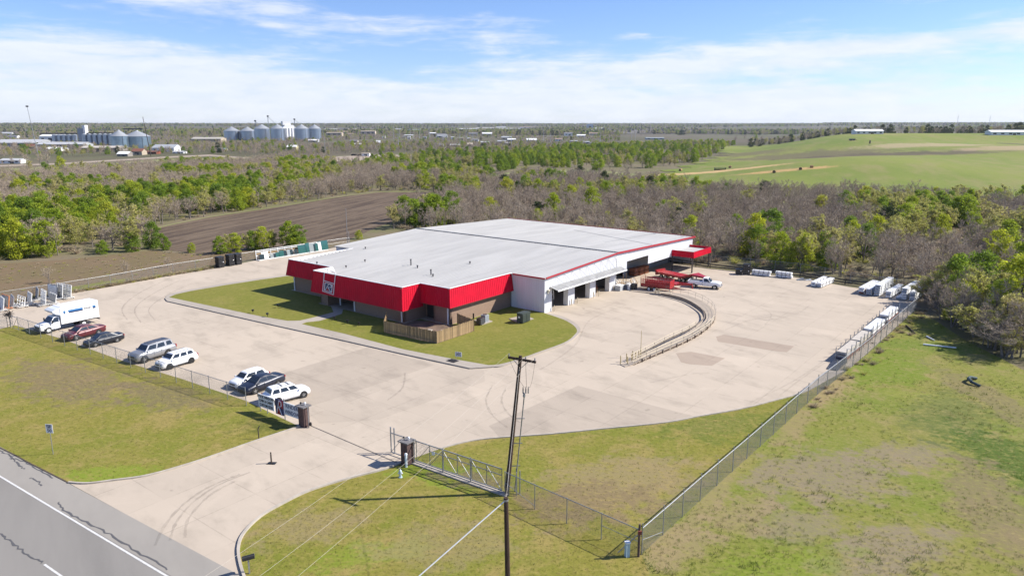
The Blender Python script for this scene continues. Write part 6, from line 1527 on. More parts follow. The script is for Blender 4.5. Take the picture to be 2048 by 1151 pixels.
# pickup
pk = place('pickup_truck', 'white flatbed style pickup hitched beside the red gooseneck trailers', (1427.4, 578.8), (1388.8, 575.2), 3.75, 1.85, -1, 'truck'); wb = 3.75; xf = wb / 2 + .98; xr = -wb / 2 - 1.15
b = MB()
def ringp(x, w, zb, zt): return [(x, -w * .9, zb), (x, -w, zb + .2), (x, -w, zt - .12), (x, -w * .9, zt), (x, w * .9, zt), (x, w, zt - .12), (x, w, zb + .2), (x, w * .9, zb)]
loft(b, [ringp(x, w, .5, z) for x, w, z in ((-.35, .99, 1.25), (.6, 1.0, 1.25), (1.1, 1.0, 1.27), (xf - .5, .97, 1.24), (xf - .1, .90, 1.14), (xf, .82, 1.02))]); b.build('body', PT_, pk)
b = MB(); loft(b, [ringp(x, 1.02, .55, 1.32) for x in (xr, xr + .1, -wb / 2, -.42)]); b.build('bed', PT_, pk)
b = MB(); b.box(((xr - .42) / 2, 0, 1.325), (abs(xr) - .75, 1.6, .012)); b.build('bed_liner', DKTRIM, pk)
b = MB(); loft(b, [[(xb, -.95, 1.2), (xt, -.76, 1.93), (xt, .76, 1.93), (xb, .95, 1.2)] for xb, xt in ((-.36, -.30), (.3, .25), (1.12, .50))]); b.build('cab', PT_, pk)
for sg in (1, -1):
    w_ = MB(); q = [(-.14, sg * .945, 1.3), (.92, sg * .945, 1.3), (.46, sg * .79, 1.86), (-.12, sg * .79, 1.86)]; w_.poly(q if sg < 0 else q[::-1]); w_.build('side_window', GLASS, pk)
    b = MB(); b.box((.85, sg * 1.12, 1.38), (.1, .22, .28)); b.build('mirror', BLACK, pk); b = MB(); b.box((xf - .1, sg * .66, 1.0), (.2, .3, .18)); b.build('headlight', HEADL, pk); b = MB(); b.box((xr + .03, sg * .9, 1.05), (.08, .18, .32)); b.build('tail_light', TAILL, pk)
    b = MB(); b.box((.1, sg * 1.0, 1.1), (.17, .03, .04)); b.build('door_handle', BLACK, pk)
    for x in (wb / 2, -wb / 2):
        a = MB(); a.tube((x, sg * .86, .42), (x, sg * (1.006 if x > 0 else 1.03), .43), .50, n=20); a.build('wheel_arch', BLACK, pk); wheel_parts(pk, x, sg * .95, .41, .27, sg)
w_ = MB(); w_.poly([(1.11, -.84, 1.27), (1.11, .84, 1.27), (.56, .69, 1.87), (.56, -.69, 1.87)]); w_.build('windshield', GLASS, pk)
b = MB(); b.box((xf + .01, 0, .88), (.05, 1.2, .34)); b.box((xf + .05, 0, .56), (.14, 1.9, .2)); b.build('grille', CHROME, pk)

# ---------------------------------------------------------------- red trailers
def axis(a, b_):  d = (b_ - a); d.z = 0; L_ = d.length; return d.normalized(), L_
# livestock style slat sided trailer
A, B = P(1281, 579), P(1339, 586); d, L_ = axis(A, B); tr = thing('slat_trailer', 'red slat sided tandem axle trailer beside the walkway ramp', 'trailer', A, math.atan2(d.y, d.x)); W_ = 2.1
b = MB(); b.box((L_ / 2, W_ / 2, .72), (L_, W_, .16)); b.build('deck', REDP, tr)
for yy in (0.0, W_):
    b = MB(); b.box((L_ / 2, yy, .98), (L_, .06, .42)); b.build('side_panel', REDP, tr)
    for z in (1.32, 1.52, 1.72, 1.92): b = MB(); b.box((L_ / 2, yy, z), (L_, .05, .07)); b.build('slat', REDP, tr)
    for i in range(13): b = MB(); b.box((L_ * i / 12, yy, 1.38), (.06, .075, 1.2)); b.build('upright', REDP, tr)
    for x in (L_ * .30, L_ * .30 + .95):
        sg = -1 if yy == 0 else 1; wheel_parts(tr, x, yy + sg * .14, .36, .22, sg, PAINTW)
    b = MB(); b.box((L_ * .30 + .48, yy + (-.14 if yy == 0 else .14), .86), (2.0, .28, .05)); b.build('fender', REDP, tr)
b = MB(); b.box((L_, W_ / 2, 1.3), (.06, W_, 1.3)); b.build('front_panel', REDP, tr)
b = MB(); b.beam((0, -.02, .7), (0, -.02, 2.2), .06); b.beam((0, W_ + .02, .7), (0, W_ + .02, 2.2), .06)
for z in (1.0, 1.4, 1.8, 2.15): b.beam((0, 0, z), (0, W_, z), .05)
b.build('tail_gate', RUST, tr)
b = MB(); b.beam((L_, .3, .7), (L_ + 1.4, W_ / 2, .7), .12); b.beam((L_, W_ - .3, .7), (L_ + 1.4, W_ / 2, .7), .12); b.build('tongue', REDP, tr)
for yy in (.15, W_ - .15): b = MB(); b.beam((L_ - .1, yy, 0), (L_ - .1, yy, .7), .1); b.build('landing_leg', GALV, tr)
tb_ = thing('cream_bench', 'cream painted folding bench standing by the slat trailer', 'bench', P(1325, 590), math.atan2(d.y, d.x))
b = MB(); b.box((0, 0, .55), (3.0, .4, .06)); b.build('seat', CREAM, tb_)
for x in (-1.2, -.6): b = MB(); b.box((x, -.15, .45), (.07, .07, 1.15)); b.build('leg', CREAM, tb_); b = MB(); b.box((x, .15, .27), (.07, .07, .54)); b.build('leg', CREAM, tb_)
# second low red trailer behind the first
A, B = P(1292, 572.5), P(1352, 579); d, L_ = axis(A, B); t2 = thing('flat_trailer', 'low red flat trailer parked behind the slat trailer', 'trailer', A, math.atan2(d.y, d.x))
b = MB(); b.box((L_ / 2, 1.1, .78), (L_, 2.2, .22)); b.build('deck', REDP, t2)
for yy in (0, 2.2): b = MB(); b.beam((.2, yy, 1.25), (L_ * .72, yy, 1.25), .07); [b.beam((L_ * .72 * i / 6 + .2, yy, .8), (L_ * .72 * i / 6 + .2, yy, 1.25), .06) for i in range(7)]; b.build('side_rail', REDP, t2)
for yy, sg in ((.1, -1), (2.1, 1)):
    for x in (L_ * .35, L_ * .35 + .9): wheel_parts(t2, x, yy, .34, .22, sg, PAINTW)
b = MB(); b.beam((L_, .4, .78), (L_ + 2.4, 1.1, .95), .16, .3); b.beam((L_, 1.8, .78), (L_ + 2.4, 1.1, .95), .16, .3); b.beam((L_ + 2.3, 1.1, 1.15), (L_ + 2.5, 1.1, .2), .14); b.build('tongue', REDP, t2)
# long gooseneck trailer
A, B = P(1321, 553), P(1402, 570); d, L_ = axis(A, B); gt = thing('gooseneck_trailer', 'long red gooseneck flatbed trailer reaching the white pickup', 'trailer', A, math.atan2(d.y, d.x)); W_ = 2.4
LD = L_ * .66
b = MB(); b.box((LD / 2, 0, 1.0), (LD, W_, .22)); b.box((LD / 2, -W_ / 2, .92), (LD, .1, .3)); b.box((LD / 2, W_ / 2, .92), (LD, .1, .3)); b.build('deck', REDP, gt)
b = MB(); b.hexa([(LD, -W_ / 2, .85), (LD + 1.8, -W_ / 2, 1.45), (LD + 1.8, W_ / 2, 1.45), (LD, W_ / 2, .85)], [(LD - .3, -W_ / 2, 1.12), (LD + 1.6, -W_ / 2, 1.85), (LD + 1.6, W_ / 2, 1.85), (LD - .3, W_ / 2, 1.12)]); b.build('neck_ramp', REDP, gt)
b = MB(); b.hexa([(LD + 1.6, -1.1, 1.5), (L_ + .8, -.4, 1.35), (L_ + .8, .4, 1.35), (LD + 1.6, 1.1, 1.5)], [(LD + 1.6, -1.1, 1.84), (L_ + .8, -.4, 1.62), (L_ + .8, .4, 1.62), (LD + 1.6, 1.1, 1.84)]); b.beam((L_ + .6, 0, 1.5), (L_ + .6, 0, .95), .16); b.build('gooseneck', REDP, gt)
for yy, sg in ((-W_ / 2 + .15, -1), (W_ / 2 - .15, 1)):
    for x in (LD * .18, LD * .18 + 1.0): wheel_parts(gt, x, yy, .40, .26, sg, RIM)
    b = MB(); b.beam((LD + 1.2, yy, 0), (LD + 1.2, yy, 1.4), .14); b.build('landing_leg', DKTRIM, gt)
b = MB(); b.box((-.1, 0, .95), (.3, W_, .9)); b.build('rear_rack', REDP, gt)
b = MB(); b.beam((.5, -W_ / 2 - .03, 1.05), (.8, -W_ / 2 - .03, 1.05), .1); b.build('marker_light', YEL, gt)
# equipment trailer with black fenders behind the pickup
A = P(1370, 563); t3 = thing('dual_wheel_trailer', 'small trailer with dark dual wheels tucked behind the pickup', 'trailer', A, math.atan2(d.y, d.x))
b = MB(); b.box((0, 0, .8), (2.2, 2.0, .18)); b.build('deck', DKTRIM, t3)
for yy, sg in ((-.95, -1), (.95, 1)):
    for x in (-.45, .45): wheel_parts(t3, x, yy, .40, .24, sg, RIM)
b = MB(); b.beam((1.1, 0, .8), (2.3, 0, .8), .12); b.build('tongue', DKTRIM, t3)
# brown crates under the dock roof
for i, (px, py, c) in enumerate(((1268, 551, (.26, .09, .045)), (1278, 549, (.33, .12, .055)), (1288, 546, (.36, .15, .07)))):
    cr = thing('steel_crate', ['dark rust red steel crate under the dock roof, nearest the bays', 'rust red steel crate in the middle under the dock roof', 'orange brown steel crate under the dock roof, farthest right'][i], 'crate', P(px, py), BRZ, 'rusty crates under the dock roof')
    cm = mat('crate_rust', c, .75, 0, .25, 3)
    for z in (0, .75):
        b = MB(); b.box((0, 0, z + .38), (1.5, 1.2, .62)); b.build('tub', cm, cr)
        b = MB()
        for x in (-.5, 0, .5): b.box((x, -.62, z + .38), (.08, .05, .6))
        tag(b.build('ribs', RUST, cr), kind='stuff')
# clutter beside the last bay: boxes, pallets, scrap
def simple_box(name, label, cat, p, dims, m, rz=0, lid=None, grp=None):
    t = thing(name, label, cat, p, rz, grp); b = MB(); b.box((0, 0, dims[2] / 2), dims); b.build('case', m, t)
    b = MB(); b.box((0, 0, dims[2] + .03), (dims[0] + .04, dims[1] + .04, .06)); b.build('lid', lid or m, t); return t
GREYB_ = mat('grey_box', (.30, .31, .32), .6, 0, .1, 3)
simple_box('equipment_box', 'pale grey boxed unit right of the last bay', 'box', P(1239, 580), (1.35, 1.0, .85), mat('pale_unit', (.52, .54, .55), .5), BRZ, PAINTW)
simple_box('equipment_box', 'dark blue box beside the pale boxed unit', 'box', P(1249, 579), (.7, .9, .8), mat('navy_box', (.03, .04, .07), .5), BRZ)
simple_box('equipment_box', 'black crate left of the slat trailer', 'box', P(1266, 578.5), (1.15, 1.0, .9), BLACK, BRZ)
simple_box('equipment_box', 'white appliance between the two dark boxes', 'box', P(1257, 579), (.6, .6, 1.0), PAINTW, BRZ)
r8 = random.Random(8)
for i in range(9):
    px, py = r8.uniform(1236, 1272), r8.uniform(562, 573); p = P(px, py); t = thing('scrap_window', 'pale scrap window frame leaning in the clutter by the last bay', 'scrap', p, r8.uniform(0, 3), 'scrap frames by the last bay')
    b = MB(); w, h = r8.uniform(.6, 1.3), r8.uniform(.5, 1.1); tl = r8.uniform(.2, .9)
    for a, c in (((-w / 2, 0, .03), (w / 2, 0, .03)), ((-w / 2, tl, h), (w / 2, tl, h)), ((-w / 2, 0, .03), (-w / 2, tl, h)), ((w / 2, 0, .03), (w / 2, tl, h))): b.beam(a, c, .09)
    b.build('frame', PAINTW if i % 3 else WOOD2, t)
for i, (px, py) in enumerate(((1246, 566), (1252, 564))):
    t = thing('timber_post', 'thin timber stake standing in the clutter by the last bay', 'post', P(px, py), 0, 'timber stakes by the last bay'); b = MB(); b.box((0, 0, .8), (.09, .09, 1.6)); b.build('stake', WOOD2, t)
# goods inside the bays
def bay_pt(v, u, z=0.03): return C0 + bdir * v + adir * u + Vector((0, 0, z))
for i, (v, u) in enumerate(((vs_[1] + .8, 1.6), (vs_[1] + 1.7, 1.9), (vs_[3] + .7, 1.2), (vs_[2] - .9, 2.4))):
    t = thing('window_frame', 'white window frame standing inside ' + ('the first bay' if i != 2 else 'the second bay'), 'window frame', bay_pt(v, u, .9 if i != 2 else 1.2), BRZ + .5 * i, None if i == 2 else 'window frames inside the first bay')
    b = MB()
    for a, c in (((-.4, 0, 0), (.4, 0, 0)), ((-.4, .1, 1.5), (.4, .1, 1.5)), ((-.4, 0, 0), (-.4, .1, 1.5)), ((.4, 0, 0), (.4, .1, 1.5)), ((-.4, .05, .75), (.4, .05, .75))): b.beam(a, c, .1)
    b.build('frame', PAINTW, t); b = MB()
    for s in (-.35, .35): b.beam((s, .05, 0), (s, .05, -.9 if i != 2 else -1.2), .06)
    b.build('stand', GALV, t)
for i, (v, u) in enumerate(((vs_[5] + 1.2, 1.4), (vs_[5] + 2.6, 2.4))):
    t = thing('work_table', ['rust brown work table inside the third bay', 'second brown work table deeper inside the third bay'][i], 'table', bay_pt(v, u), BRZ)
    b = MB(); b.box((0, 0, .9), (2.2, 1.0, .1)); b.build('top', RUST, t)
    for x in (-1, 1):
        for y in (-.4, .4): b = MB(); b.box((x, y, .43), (.09, .09, .86)); b.build('leg', WOOD2, t)
    b = MB(); b.box((0, .1, 1.1), (1.2, .5, .3)); b.build('stacked_stock', WOOD2, t)

# ---------------------------------------------------------------- window racks on the left
RW = mat('rack_white', (.62, .62, .60), .6, 0, .15, 2); RG = mat('rack_grey', (.36, .37, .38), .6, 0, .15, 2); RO = mat('rack_orange', (.62, .24, .10), .6)
racks = [(2, 621, 2.0, 'white', RW, 'cut by the left edge of the photo'), (9, 617, 2.1, 'orange', RO, 'second from the left edge'), (22, 613, 1.7, 'grey', RG, 'behind the two nearest ones'), (40, 613, 1.6, 'white', RW, 'with a deep empty base'), (57, 609, 1.9, 'white', RW, 'with a solid grey panel'), (72, 600, 2.0, 'grey', RG, 'standing farther back near the fence'),
         (85, 610, 2.4, 'white', RW, 'tall, in front of the middle group'), (103, 607, 1.6, 'white', RW, 'low, with a cream base'), (104, 597, 2.3, 'grey', RG, 'tall and full, near the fence'), (118, 597, 2.4, 'white', RW, 'tall slatted one near the fence'), (131, 596, 2.2, 'white', RW, 'rightmost of the row')]
rdir = (P(132, 586) - P(0, 608)).normalized(); rz_ = math.atan2(rdir.y, rdir.x)
for i, (px, py, h, cn, m, w) in enumerate(racks):
    t = thing('window_rack', f'{cn} wheeled window rack, {w}', 'rack', P(px, py), rz_ + math.pi / 2 + r8.uniform(-.25, .25) + math.pi, 'window racks by the left fence')
    LL, WW = r8.uniform(2.2, 2.9), 1.25
    b = MB()
    for y in (-WW / 2, WW / 2): b.beam((-LL / 2, y, .22), (LL / 2, y, .22), .10, .14)
    for k in range(5): b.beam((-LL / 2 + LL * k / 4, -WW / 2, .26), (-LL / 2 + LL * k / 4, WW / 2, .26), .12, .06)
    b.build('base', m if cn != 'grey' else RW, t)
    b = MB()
    for k in range(4): x = -LL / 2 + LL * k / 3; b.beam((x, WW * .1, .25), (x, WW * .34, h), .10)
    for z in (.7, 1.2, h - .04): b.beam((-LL / 2, WW * (.1 + .24 * z / h), z), (LL / 2, WW * (.1 + .24 * z / h), z), .08)
    b.build('back_frame', m, t)
    if i not in (3,):
        b = MB()
        nq = 6 if i in (9, 10, 6) else 1
        for k in range(nq):
            z0, z1 = .35 + (h - .5) * k / nq, .35 + (h - .5) * (k + .72 if nq > 1 else 1) / nq
            b.hexa([(-LL / 2 + .1, WW * (.02 + .24 * z0 / h), z0), (LL / 2 - .1, WW * (.02 + .24 * z0 / h), z0), (LL / 2 - .1, WW * (.08 + .24 * z0 / h), z0), (-LL / 2 + .1, WW * (.08 + .24 * z0 / h), z0)], [(-LL / 2 + .1, WW * (.02 + .24 * z1 / h), z1), (LL / 2 - .1, WW * (.02 + .24 * z1 / h), z1), (LL / 2 - .1, WW * (.08 + .24 * z1 / h), z1), (-LL / 2 + .1, WW * (.08 + .24 * z1 / h), z1)])
        b.build('back_panel', RG if i % 2 else RW, t)
    for x in (-LL / 2 + .2, LL / 2 - .2):
        for y in (-WW / 2, WW / 2): b = MB(); b.tube((x, y - .03, .08), (x, y + .03, .08), .08, n=8); b.build('caster', BLACK, t)
for px, a in (((205, 573), (222, 570)), ((235, 568), (256, 564.5))):
    t = thing('concrete_curb_stop', 'low concrete parking stop lying by the back fence, ' + ('left one' if px[0] < 220 else 'right one'), 'curb stop', P(*px)); b = MB(); q = P(*a) - P(*px); b.beam((0, 0, .09), (q.x, q.y, .09), .25, .18); b.build('block', KERBM, t)
# black bin stacks by the back fence
bdirL = (P(483, 526) - P(434, 535)).normalized(); bz_ = math.atan2(bdirL.y, bdirL.x)
def bin_stack(label, p, rz, n, w, d, h, grp=None):
    t = thing('black_bin_stack', label, 'bin stack', p, rz, grp)
    for k in range(n):
        z = k * h; b = MB(); b.hexa([(-w * .45, -d * .45, z + .04), (w * .45, -d * .45, z + .04), (w * .45, d * .45, z + .04), (-w * .45, d * .45, z + .04)], [(-w / 2, -d / 2, z + h), (w / 2, -d / 2, z + h), (w / 2, d / 2, z + h), (-w / 2, d / 2, z + h)]); bn = b.build('bin', BLACK, t)
        b = MB()
        for x in (-.28, 0, .28): b.box((x * w, -d * .49, z + h * .55), (.10 * w, .05, h * .5))
        b.box((0, -d * .5, z + h - .05), (w * 1.02, .04, .08)); tag(b.build('ribs', mat('grey_black_plastic', (.05, .05, .055), .35), bn), kind='stuff')
        if k % 2: b = MB(); b.box((w * .25, -d * .515, z + h * .5), (.16, .01, .14)); b.build('paper_tag', PAINTW, bn)
bin_stack('stack of black plastic bins standing apart, leftmost by the back fence', P(440.5, 534.5), bz_, 3, 1.35, 1.2, .72)
bin_stack('taller black bin stack, left of the touching pair by the back fence', P(461, 531), bz_, 3, 1.3, 1.2, .76)
bin_stack('black bin stack, right of the touching pair by the back fence', P(475.5, 528.5), bz_, 3, 1.3, 1.2, .74)
bin_stack('low stack of black tubs at the back of the yard', P(1478, 548), R(-20), 2, 1.3, 1.2, .5)
bin_stack('tall stack of black tubs at the back of the yard', P(1493, 548.5), R(-20), 4, 1.35, 1.2, .5)
# glass rack along the back fence
A, B = P(514, 521), P(652, 499.5); d, L_ = axis(A, B); gr = thing('glass_rack', 'long white slatted rack holding glass sheets along the back fence', 'rack', A, math.atan2(d.y, d.x))
b = MB(); b.box((L_ / 2, -.3, .12), (L_, 1.1, .14)); b.build('base', RW, gr)
nP = 10
for i in range(nP + 1): b = MB(); b.beam((L_ * i / nP, .1, .1), (L_ * i / nP, .35, 2.0), .12); b.build('upright', RW, gr)
for z in (.6, .95, 1.3, 1.65, 1.95): b = MB(); b.beam((0, .1 + .13 * z, z), (L_, .1 + .13 * z, z), .05, .16); b.build('slat', RW if z != 1.3 else WOOD2, gr)
GLG = mat('green_glass_sheet', (.035, .13, .115), .12, spec=.8); GLD = mat('dark_glass_sheet', (.03, .05, .055), .12, spec=.8); GLL = mat('grey_glass_sheet', (.32, .36, .36), .15)
for i, (s, w, h, m, cn) in enumerate(((.055, 1.0, 1.0, GLD, 'dark'), (.10, 1.6, 1.4, RW, 'white'), (.19, .7, .7, GLL, 'grey'), (.225, .5, .8, GLD, 'dark'), (.27, .9, .9, GLG, 'green'), (.325, 1.1, 1.2, GLG, 'green'), (.365, .9, 1.1, GLD, 'dark'), (.43, .9, 1.2, GLL, 'grey'), (.46, .8, 1.1, GLD, 'dark'), (.53, .7, 1.0, GLD, 'dark'), (.60, 1.1, 1.75, GLG, 'green'), (.665, 1.3, 1.7, GLG, 'green'), (.71, 1.0, 1.95, GLG, 'deep green'), (.775, 1.4, 1.7, GLL, 'pale grey'), (.80, .7, 1.5, GLD, 'dark'), (.835, 1.0, 1.6, GLG, 'green'), (.88, 1.1, 1.8, RW, 'white'), (.945, 2.6, 1.95, GLG, 'broad green'))):
    p = A + d * (s * L_); t = thing('glass_sheet', f'{cn} glass sheet leaning in the long white rack, number {i + 1} from its left end', 'glass sheet', (p.x, p.y, .2), gr.rotation_euler.z, 'glass sheets in the white rack')
    t['label'] = f'{cn} sheet {["near the left end", "left of centre", "at the middle", "right of centre", "near the right end"][min(4, int(s * 5))]} of the long white glass rack'
    b = MB(); lx = r8.uniform(-.12, .12)
    b.hexa([(-w / 2, -.5, 0), (w / 2, -.5 + lx, 0), (w / 2, -.42 + lx, 0), (-w / 2, -.42, 0)], [(-w / 2, -.5 + .2 * h, h), (w / 2, -.5 + .2 * h + lx, h), (w / 2, -.42 + .2 * h + lx, h), (-w / 2, -.42 + .2 * h, h)]); b.build('sheet', m, t)
# white bundle stacks in the right yard
VIN = mat('white_bundle', (.70, .71, .72), .5, 0, .08, 4); VINS = mat('bundle_end_shade', (.30, .36, .46), .6, 0, .2, 5)  # VINS: blue-grey paints the shadow on the bundle ends as colour
def bundle(label, f, k, w, layers, lh, grp, brown=False):
    w *= .58; A, B = P(*f), P(*k); d, L_ = axis(A, B); t = thing('bundle_stack', label, 'bundle stack', A, math.atan2(d.y, d.x), grp)
    for i in range(layers):
        z = i * lh + .12; b = MB(); rr_ = r8.uniform(-.12, .12)
        b.box((L_ / 2 + rr_, 0, z + lh * .38), (L_ * r8.uniform(.92, 1.0), w * r8.uniform(.86, 1), lh * .70)); bo = b.build('bundle', VIN, t)
        b = MB()
        for x in (.12, .38, .62, .88): b.box((L_ * x + rr_, 0, z + lh * .38), (.10, w * 1.03, lh * .76)); b.box((L_ * x, 0, z - .06), (.14, w * .96, .12))
        b.build('strap_and_spacer', RG if not brown else RUST, bo)
        b = MB(); b.box((rr_ + L_ * .02, 0, z + lh * .38), (.06, w * .8, lh * .5)); b.build('bundle_end', VINS if not brown else RUST, bo)
gY = 'white bundle stacks in the right yard'
for (f, k, w, ly, lb, br) in (((1625.6, 573.2), (1651, 561), 1.5, 2, 'left of the small pair by the guard rail', 0), ((1637, 575.4), (1664, 564), 1.5, 2, 'right of the small pair by the guard rail', 0), ((1721, 588.6), (1749, 573), 1.5, 3, 'with brown ends, leftmost of the big group', 1), ((1736, 591.4), (1758, 574.6), 1.4, 3, 'second from the left in the big group', 0), ((1752.7, 592.7), (1780.7, 574.6), 1.5, 5, 'tallest, left of the bare gap in the big group', 0),
                          ((1775, 596.4), (1800, 581), 1.5, 3, 'alone in the middle of the big group', 0), ((1794.8, 599.3), (1808, 591), 1.2, 1, 'single low layer in the big group', 0), ((1806, 600), (1832.7, 582.8), 1.4, 5, 'tall, second from the right in the big group', 0), ((1822.8, 602.6), (1847.6, 586), 1.5, 4, 'rightmost, at the fence corner', 0)):
    bundle('strapped white bundle stack ' + lb, f, k, w, ly, .37 if ly > 2 else .42, gY, br)
bundle('long white bundle stack lying along the guard rail, left one', (1504, 549), (1541, 553), 1.3, 2, .5, gY); bundle('long white bundle stack lying along the guard rail, right one', (1551, 553), (1584, 557), 1.5, 2, .55, gY)
t = thing('scrap_heap', 'small heap of grey scrap sheets by the guard rail', 'scrap', P(1601, 560)); b = MB(); b.hexa([(-.8, -.4, 0), (.7, -.5, 0), (.8, .4, 0), (-.7, .5, 0)], [(-.3, -.1, .3), (.4, -.3, .5), (.3, .2, .4), (-.2, .2, .25)]); b.build('sheets', RG, t); b = MB(); b.hexa([(.9, -.5, 0), (1.8, -.5, 0), (1.8, .3, 0), (.9, .3, 0)], [(.9, -.5, .06), (1.8, -.5, .2), (1.8, .3, .2), (.9, .3, .06)]); b.build('board', RW, t)
# loaded pallet racks along the right fence
fd = (P(1832, 620) - P(1735, 708)).normalized(); fn_ = Vector((-fd.y, fd.x, 0))
TANV = mat('cream_bundle', (.60, .54, .46), .6, 0, .1, 4)
for i, (px, py, L_, zt, m, lb) in enumerate(((1800, 645, 6.2, 1.35, VIN, 'at the far end near the thicket'), (1772, 671, 6.8, 1.2, VIN, 'second from the far end'), (1746, 694, 5.2, 1.1, TANV, 'second from the near end'), (1722, 716, 6.0, 1.0, TANV, 'cream coloured at the near end'))):
    p = P(px, py) + fn_ * 1.5; t = thing('fence_side_rack', 'loaded rack along the right fence, ' + lb, 'rack', p, math.atan2(fd.y, fd.x), 'loaded racks along the right fence')
    for x in (0, .33, .66, 1):
        for y in (-.6, .6): b = MB(); b.box((-L_ / 2 + L_ * x, y, zt / 2 + .35), (.08, .08, zt + .7)); b.build('upright', GALV, t)
    for z in (.35, zt * .55, zt):
        b = MB(); b.box((0, 0, z - .06), (L_, 1.2, .06)); sh = b.build('shelf', RUST if z < zt else RG, t)
        b = MB(); b.box((r8.uniform(-.2, .2), 0, z + .10), (L_ * .97, 1.05, .22)); b.build('stock', m if z > .5 else RG, sh)
t = thing('dark_sheet', 'dark metal sheet lying by the fence at the near end of the racks', 'sheet', P(1692, 735) + fn_ * 1.0, math.atan2(fd.y, fd.x)); b = MB(); b.hexa([(-1.9, -.6, .04), (1.9, -.6, .04), (1.9, .6, .04), (-1.9, .6, .04)], [(-1.9, -.6, .08), (1.9, -.6, .5), (1.9, .6, .5), (-1.9, .6, .08)]); b.build('sheet', mat('blue_black_sheet', (.045, .05, .065), .5), t)
# pipes lying in the meadow
for i, (a, c, m, lb) in enumerate((((1846, 690), (1912, 697), PAINTW, 'long white pipe lying in the meadow below the thicket'), ((1853, 674), (1869, 682), PAINTW, 'short white pipe lying in the meadow'), ((1812, 652), (1830, 668), mat('dark_log', (.07, .055, .04), .9), 'dark log lying beside the fence corner'))):
    A, B = P(*a), P(*c); t = thing('pipe' if i < 2 else 'log', lb, 'pipe' if i < 2 else 'log', A); b = MB(); q = B - A; b.tube((0, 0, .13), (q.x, q.y, .13), .11, .08, 8); b.build('shaft', m, t)
t = thing('corrugated_pipe', 'curved dark teal corrugated pipe half buried in the meadow', 'pipe', P(1958, 772)); b = MB(); b.path([(0, -.2, .1), (-.5, .5, .3), (-.4, 1.3, .4), (.2, 1.9, .35), (1.0, 2.1, .15)], .16, 8); b.build('pipe', mat('dark_teal_pipe', (.03, .06, .065), .5), t)

# ================================================================== town and far structures
def gable(name, label, cat, p, w, d, h, rh, wall, roof, rz=0, grp=None, wins=0, door=True):
    t = thing(name, label, cat, p, rz, grp)
    b = MB(); b.box((0, 0, h / 2), (w, d, h)); b.hexa([(-w / 2, -d / 2, h), (-w / 2, d / 2, h), (-w / 2 + .01, 0, h + rh)], [(w / 2, -d / 2, h), (w / 2, d / 2, h), (w / 2 - .01, 0, h + rh)]); wl_ = b.build('wall', wall, t)
    b = MB(); e = .4
    for s in (-1, 1):
        b.hexa([(-w / 2 - e, s * (d / 2 + e), h - e * rh / (d / 2)), (w / 2 + e, s * (d / 2 + e), h - e * rh / (d / 2)), (w / 2 + e, 0, h + rh + .03), (-w / 2 - e, 0, h + rh + .03)], [(-w / 2 - e, s * (d / 2 + e), h - e * rh / (d / 2) + .2), (w / 2 + e, s * (d / 2 + e), h - e * rh / (d / 2) + .2), (w / 2 + e, 0, h + rh + .25), (-w / 2 - e, 0, h + rh + .25)])
    b.build('roof', roof, t)
    for i in range(wins):
        b = MB(); b.box((-w / 2 + w * (i + .5) / wins, -d / 2 - .03, h * .55), (w / wins * .4, .06, h * .35)); b.build('window', DARK, t)
    if door: b = MB(); b.box((w * .1, -d / 2 - .04, h * .33), (min(3, w * .18), .06, h * .66)); b.build('door', DKTRIM, t)
    return t
STEEL = mat('corrugated_bin_steel', (.46, .52, .60), .36, .9, .12, .25, streak=(1, 1, 6)); STEELR = mat('bin_roof_steel', (.50, .52, .53), .45, .35); STEELB = mat('blue_grey_bin_steel', (.33, .43, .50), .38, .85, .12, .25)
def grain_bin(label, px, py, wpx, y_eave, y_peak, m=STEEL, grp=None, name='grain_bin', cat='grain bin'):
    p = P(px, py); dd = p.y; s = dd / FPX; w = wpx * s; h = (py - y_eave) * s * 1.0; pk_ = (y_eave - y_peak) * s
    t = thing(name, label, cat, p, 0, grp); r = w / 2
    b = MB(); prof = [(r, 0)]; nr = 10
    for i in range(nr): prof += [(r * 1.004, h * (i + .3) / nr), (r * .996, h * (i + .8) / nr)]
    prof.append((r, h)); b.lathe(prof, 28); b.build('shell', m, t, True)
    b = MB(); b.lathe([(r * 1.03, h - .1), (r * .12, h + pk_ * .93), (r * .10, h + pk_), (0, h + pk_ * 1.05)], 28); ro = b.build('cone_roof', STEELR, t)
    b = MB(); b.beam((r * .75, -r * .7, 0), (r * .75, -r * .7, h), .35, .1); b.build('ladder', DKTRIM, t)
    return t, r, h
GB = 'grain bins in the right row'
for i, (x0, x1, ye, yp, yb, lb) in enumerate(((449.7, 480, 262.3, 254.8, 280, 'leftmost of the six bin row'), (482, 510.5, 262.3, 254.8, 280, 'second of the six bin row'), (510.5, 540, 258.2, 250, 280.5, 'third of the six bin row'), (543, 570.5, 258.2, 250, 281, 'in front of the white elevator'), (591, 617.7, 258.2, 250, 280.5, 'right of the white elevator'), (618.5, 642.5, 258.2, 250.3, 280, 'rightmost of the six bin row'))):
    grain_bin('steel grain bin with conical roof, ' + lb, (x0 + x1) / 2, yb, x1 - x0, ye, yp, STEEL, GB)
grain_bin('large blue grey grain bin behind its twin, left of the pair', 241.5, 301, 33, 273, 261.5, STEELB); grain_bin('large blue grey grain bin in front, right of the pair', 277.5, 300, 47, 273.4, 262.5, STEELB)
def boxpx(name, label, cat, px, py, wpx, hpx, depth, wall, roof, rhpx=0, grp=None, wins=0, rz=0):
    p = P(px, py); s = p.y / FPX; return gable(name, label, cat, p + Vector((0, depth / 2, 0)), wpx * s, depth, hpx * s, max(.3, rhpx * s), wall, roof, rz, grp, wins)
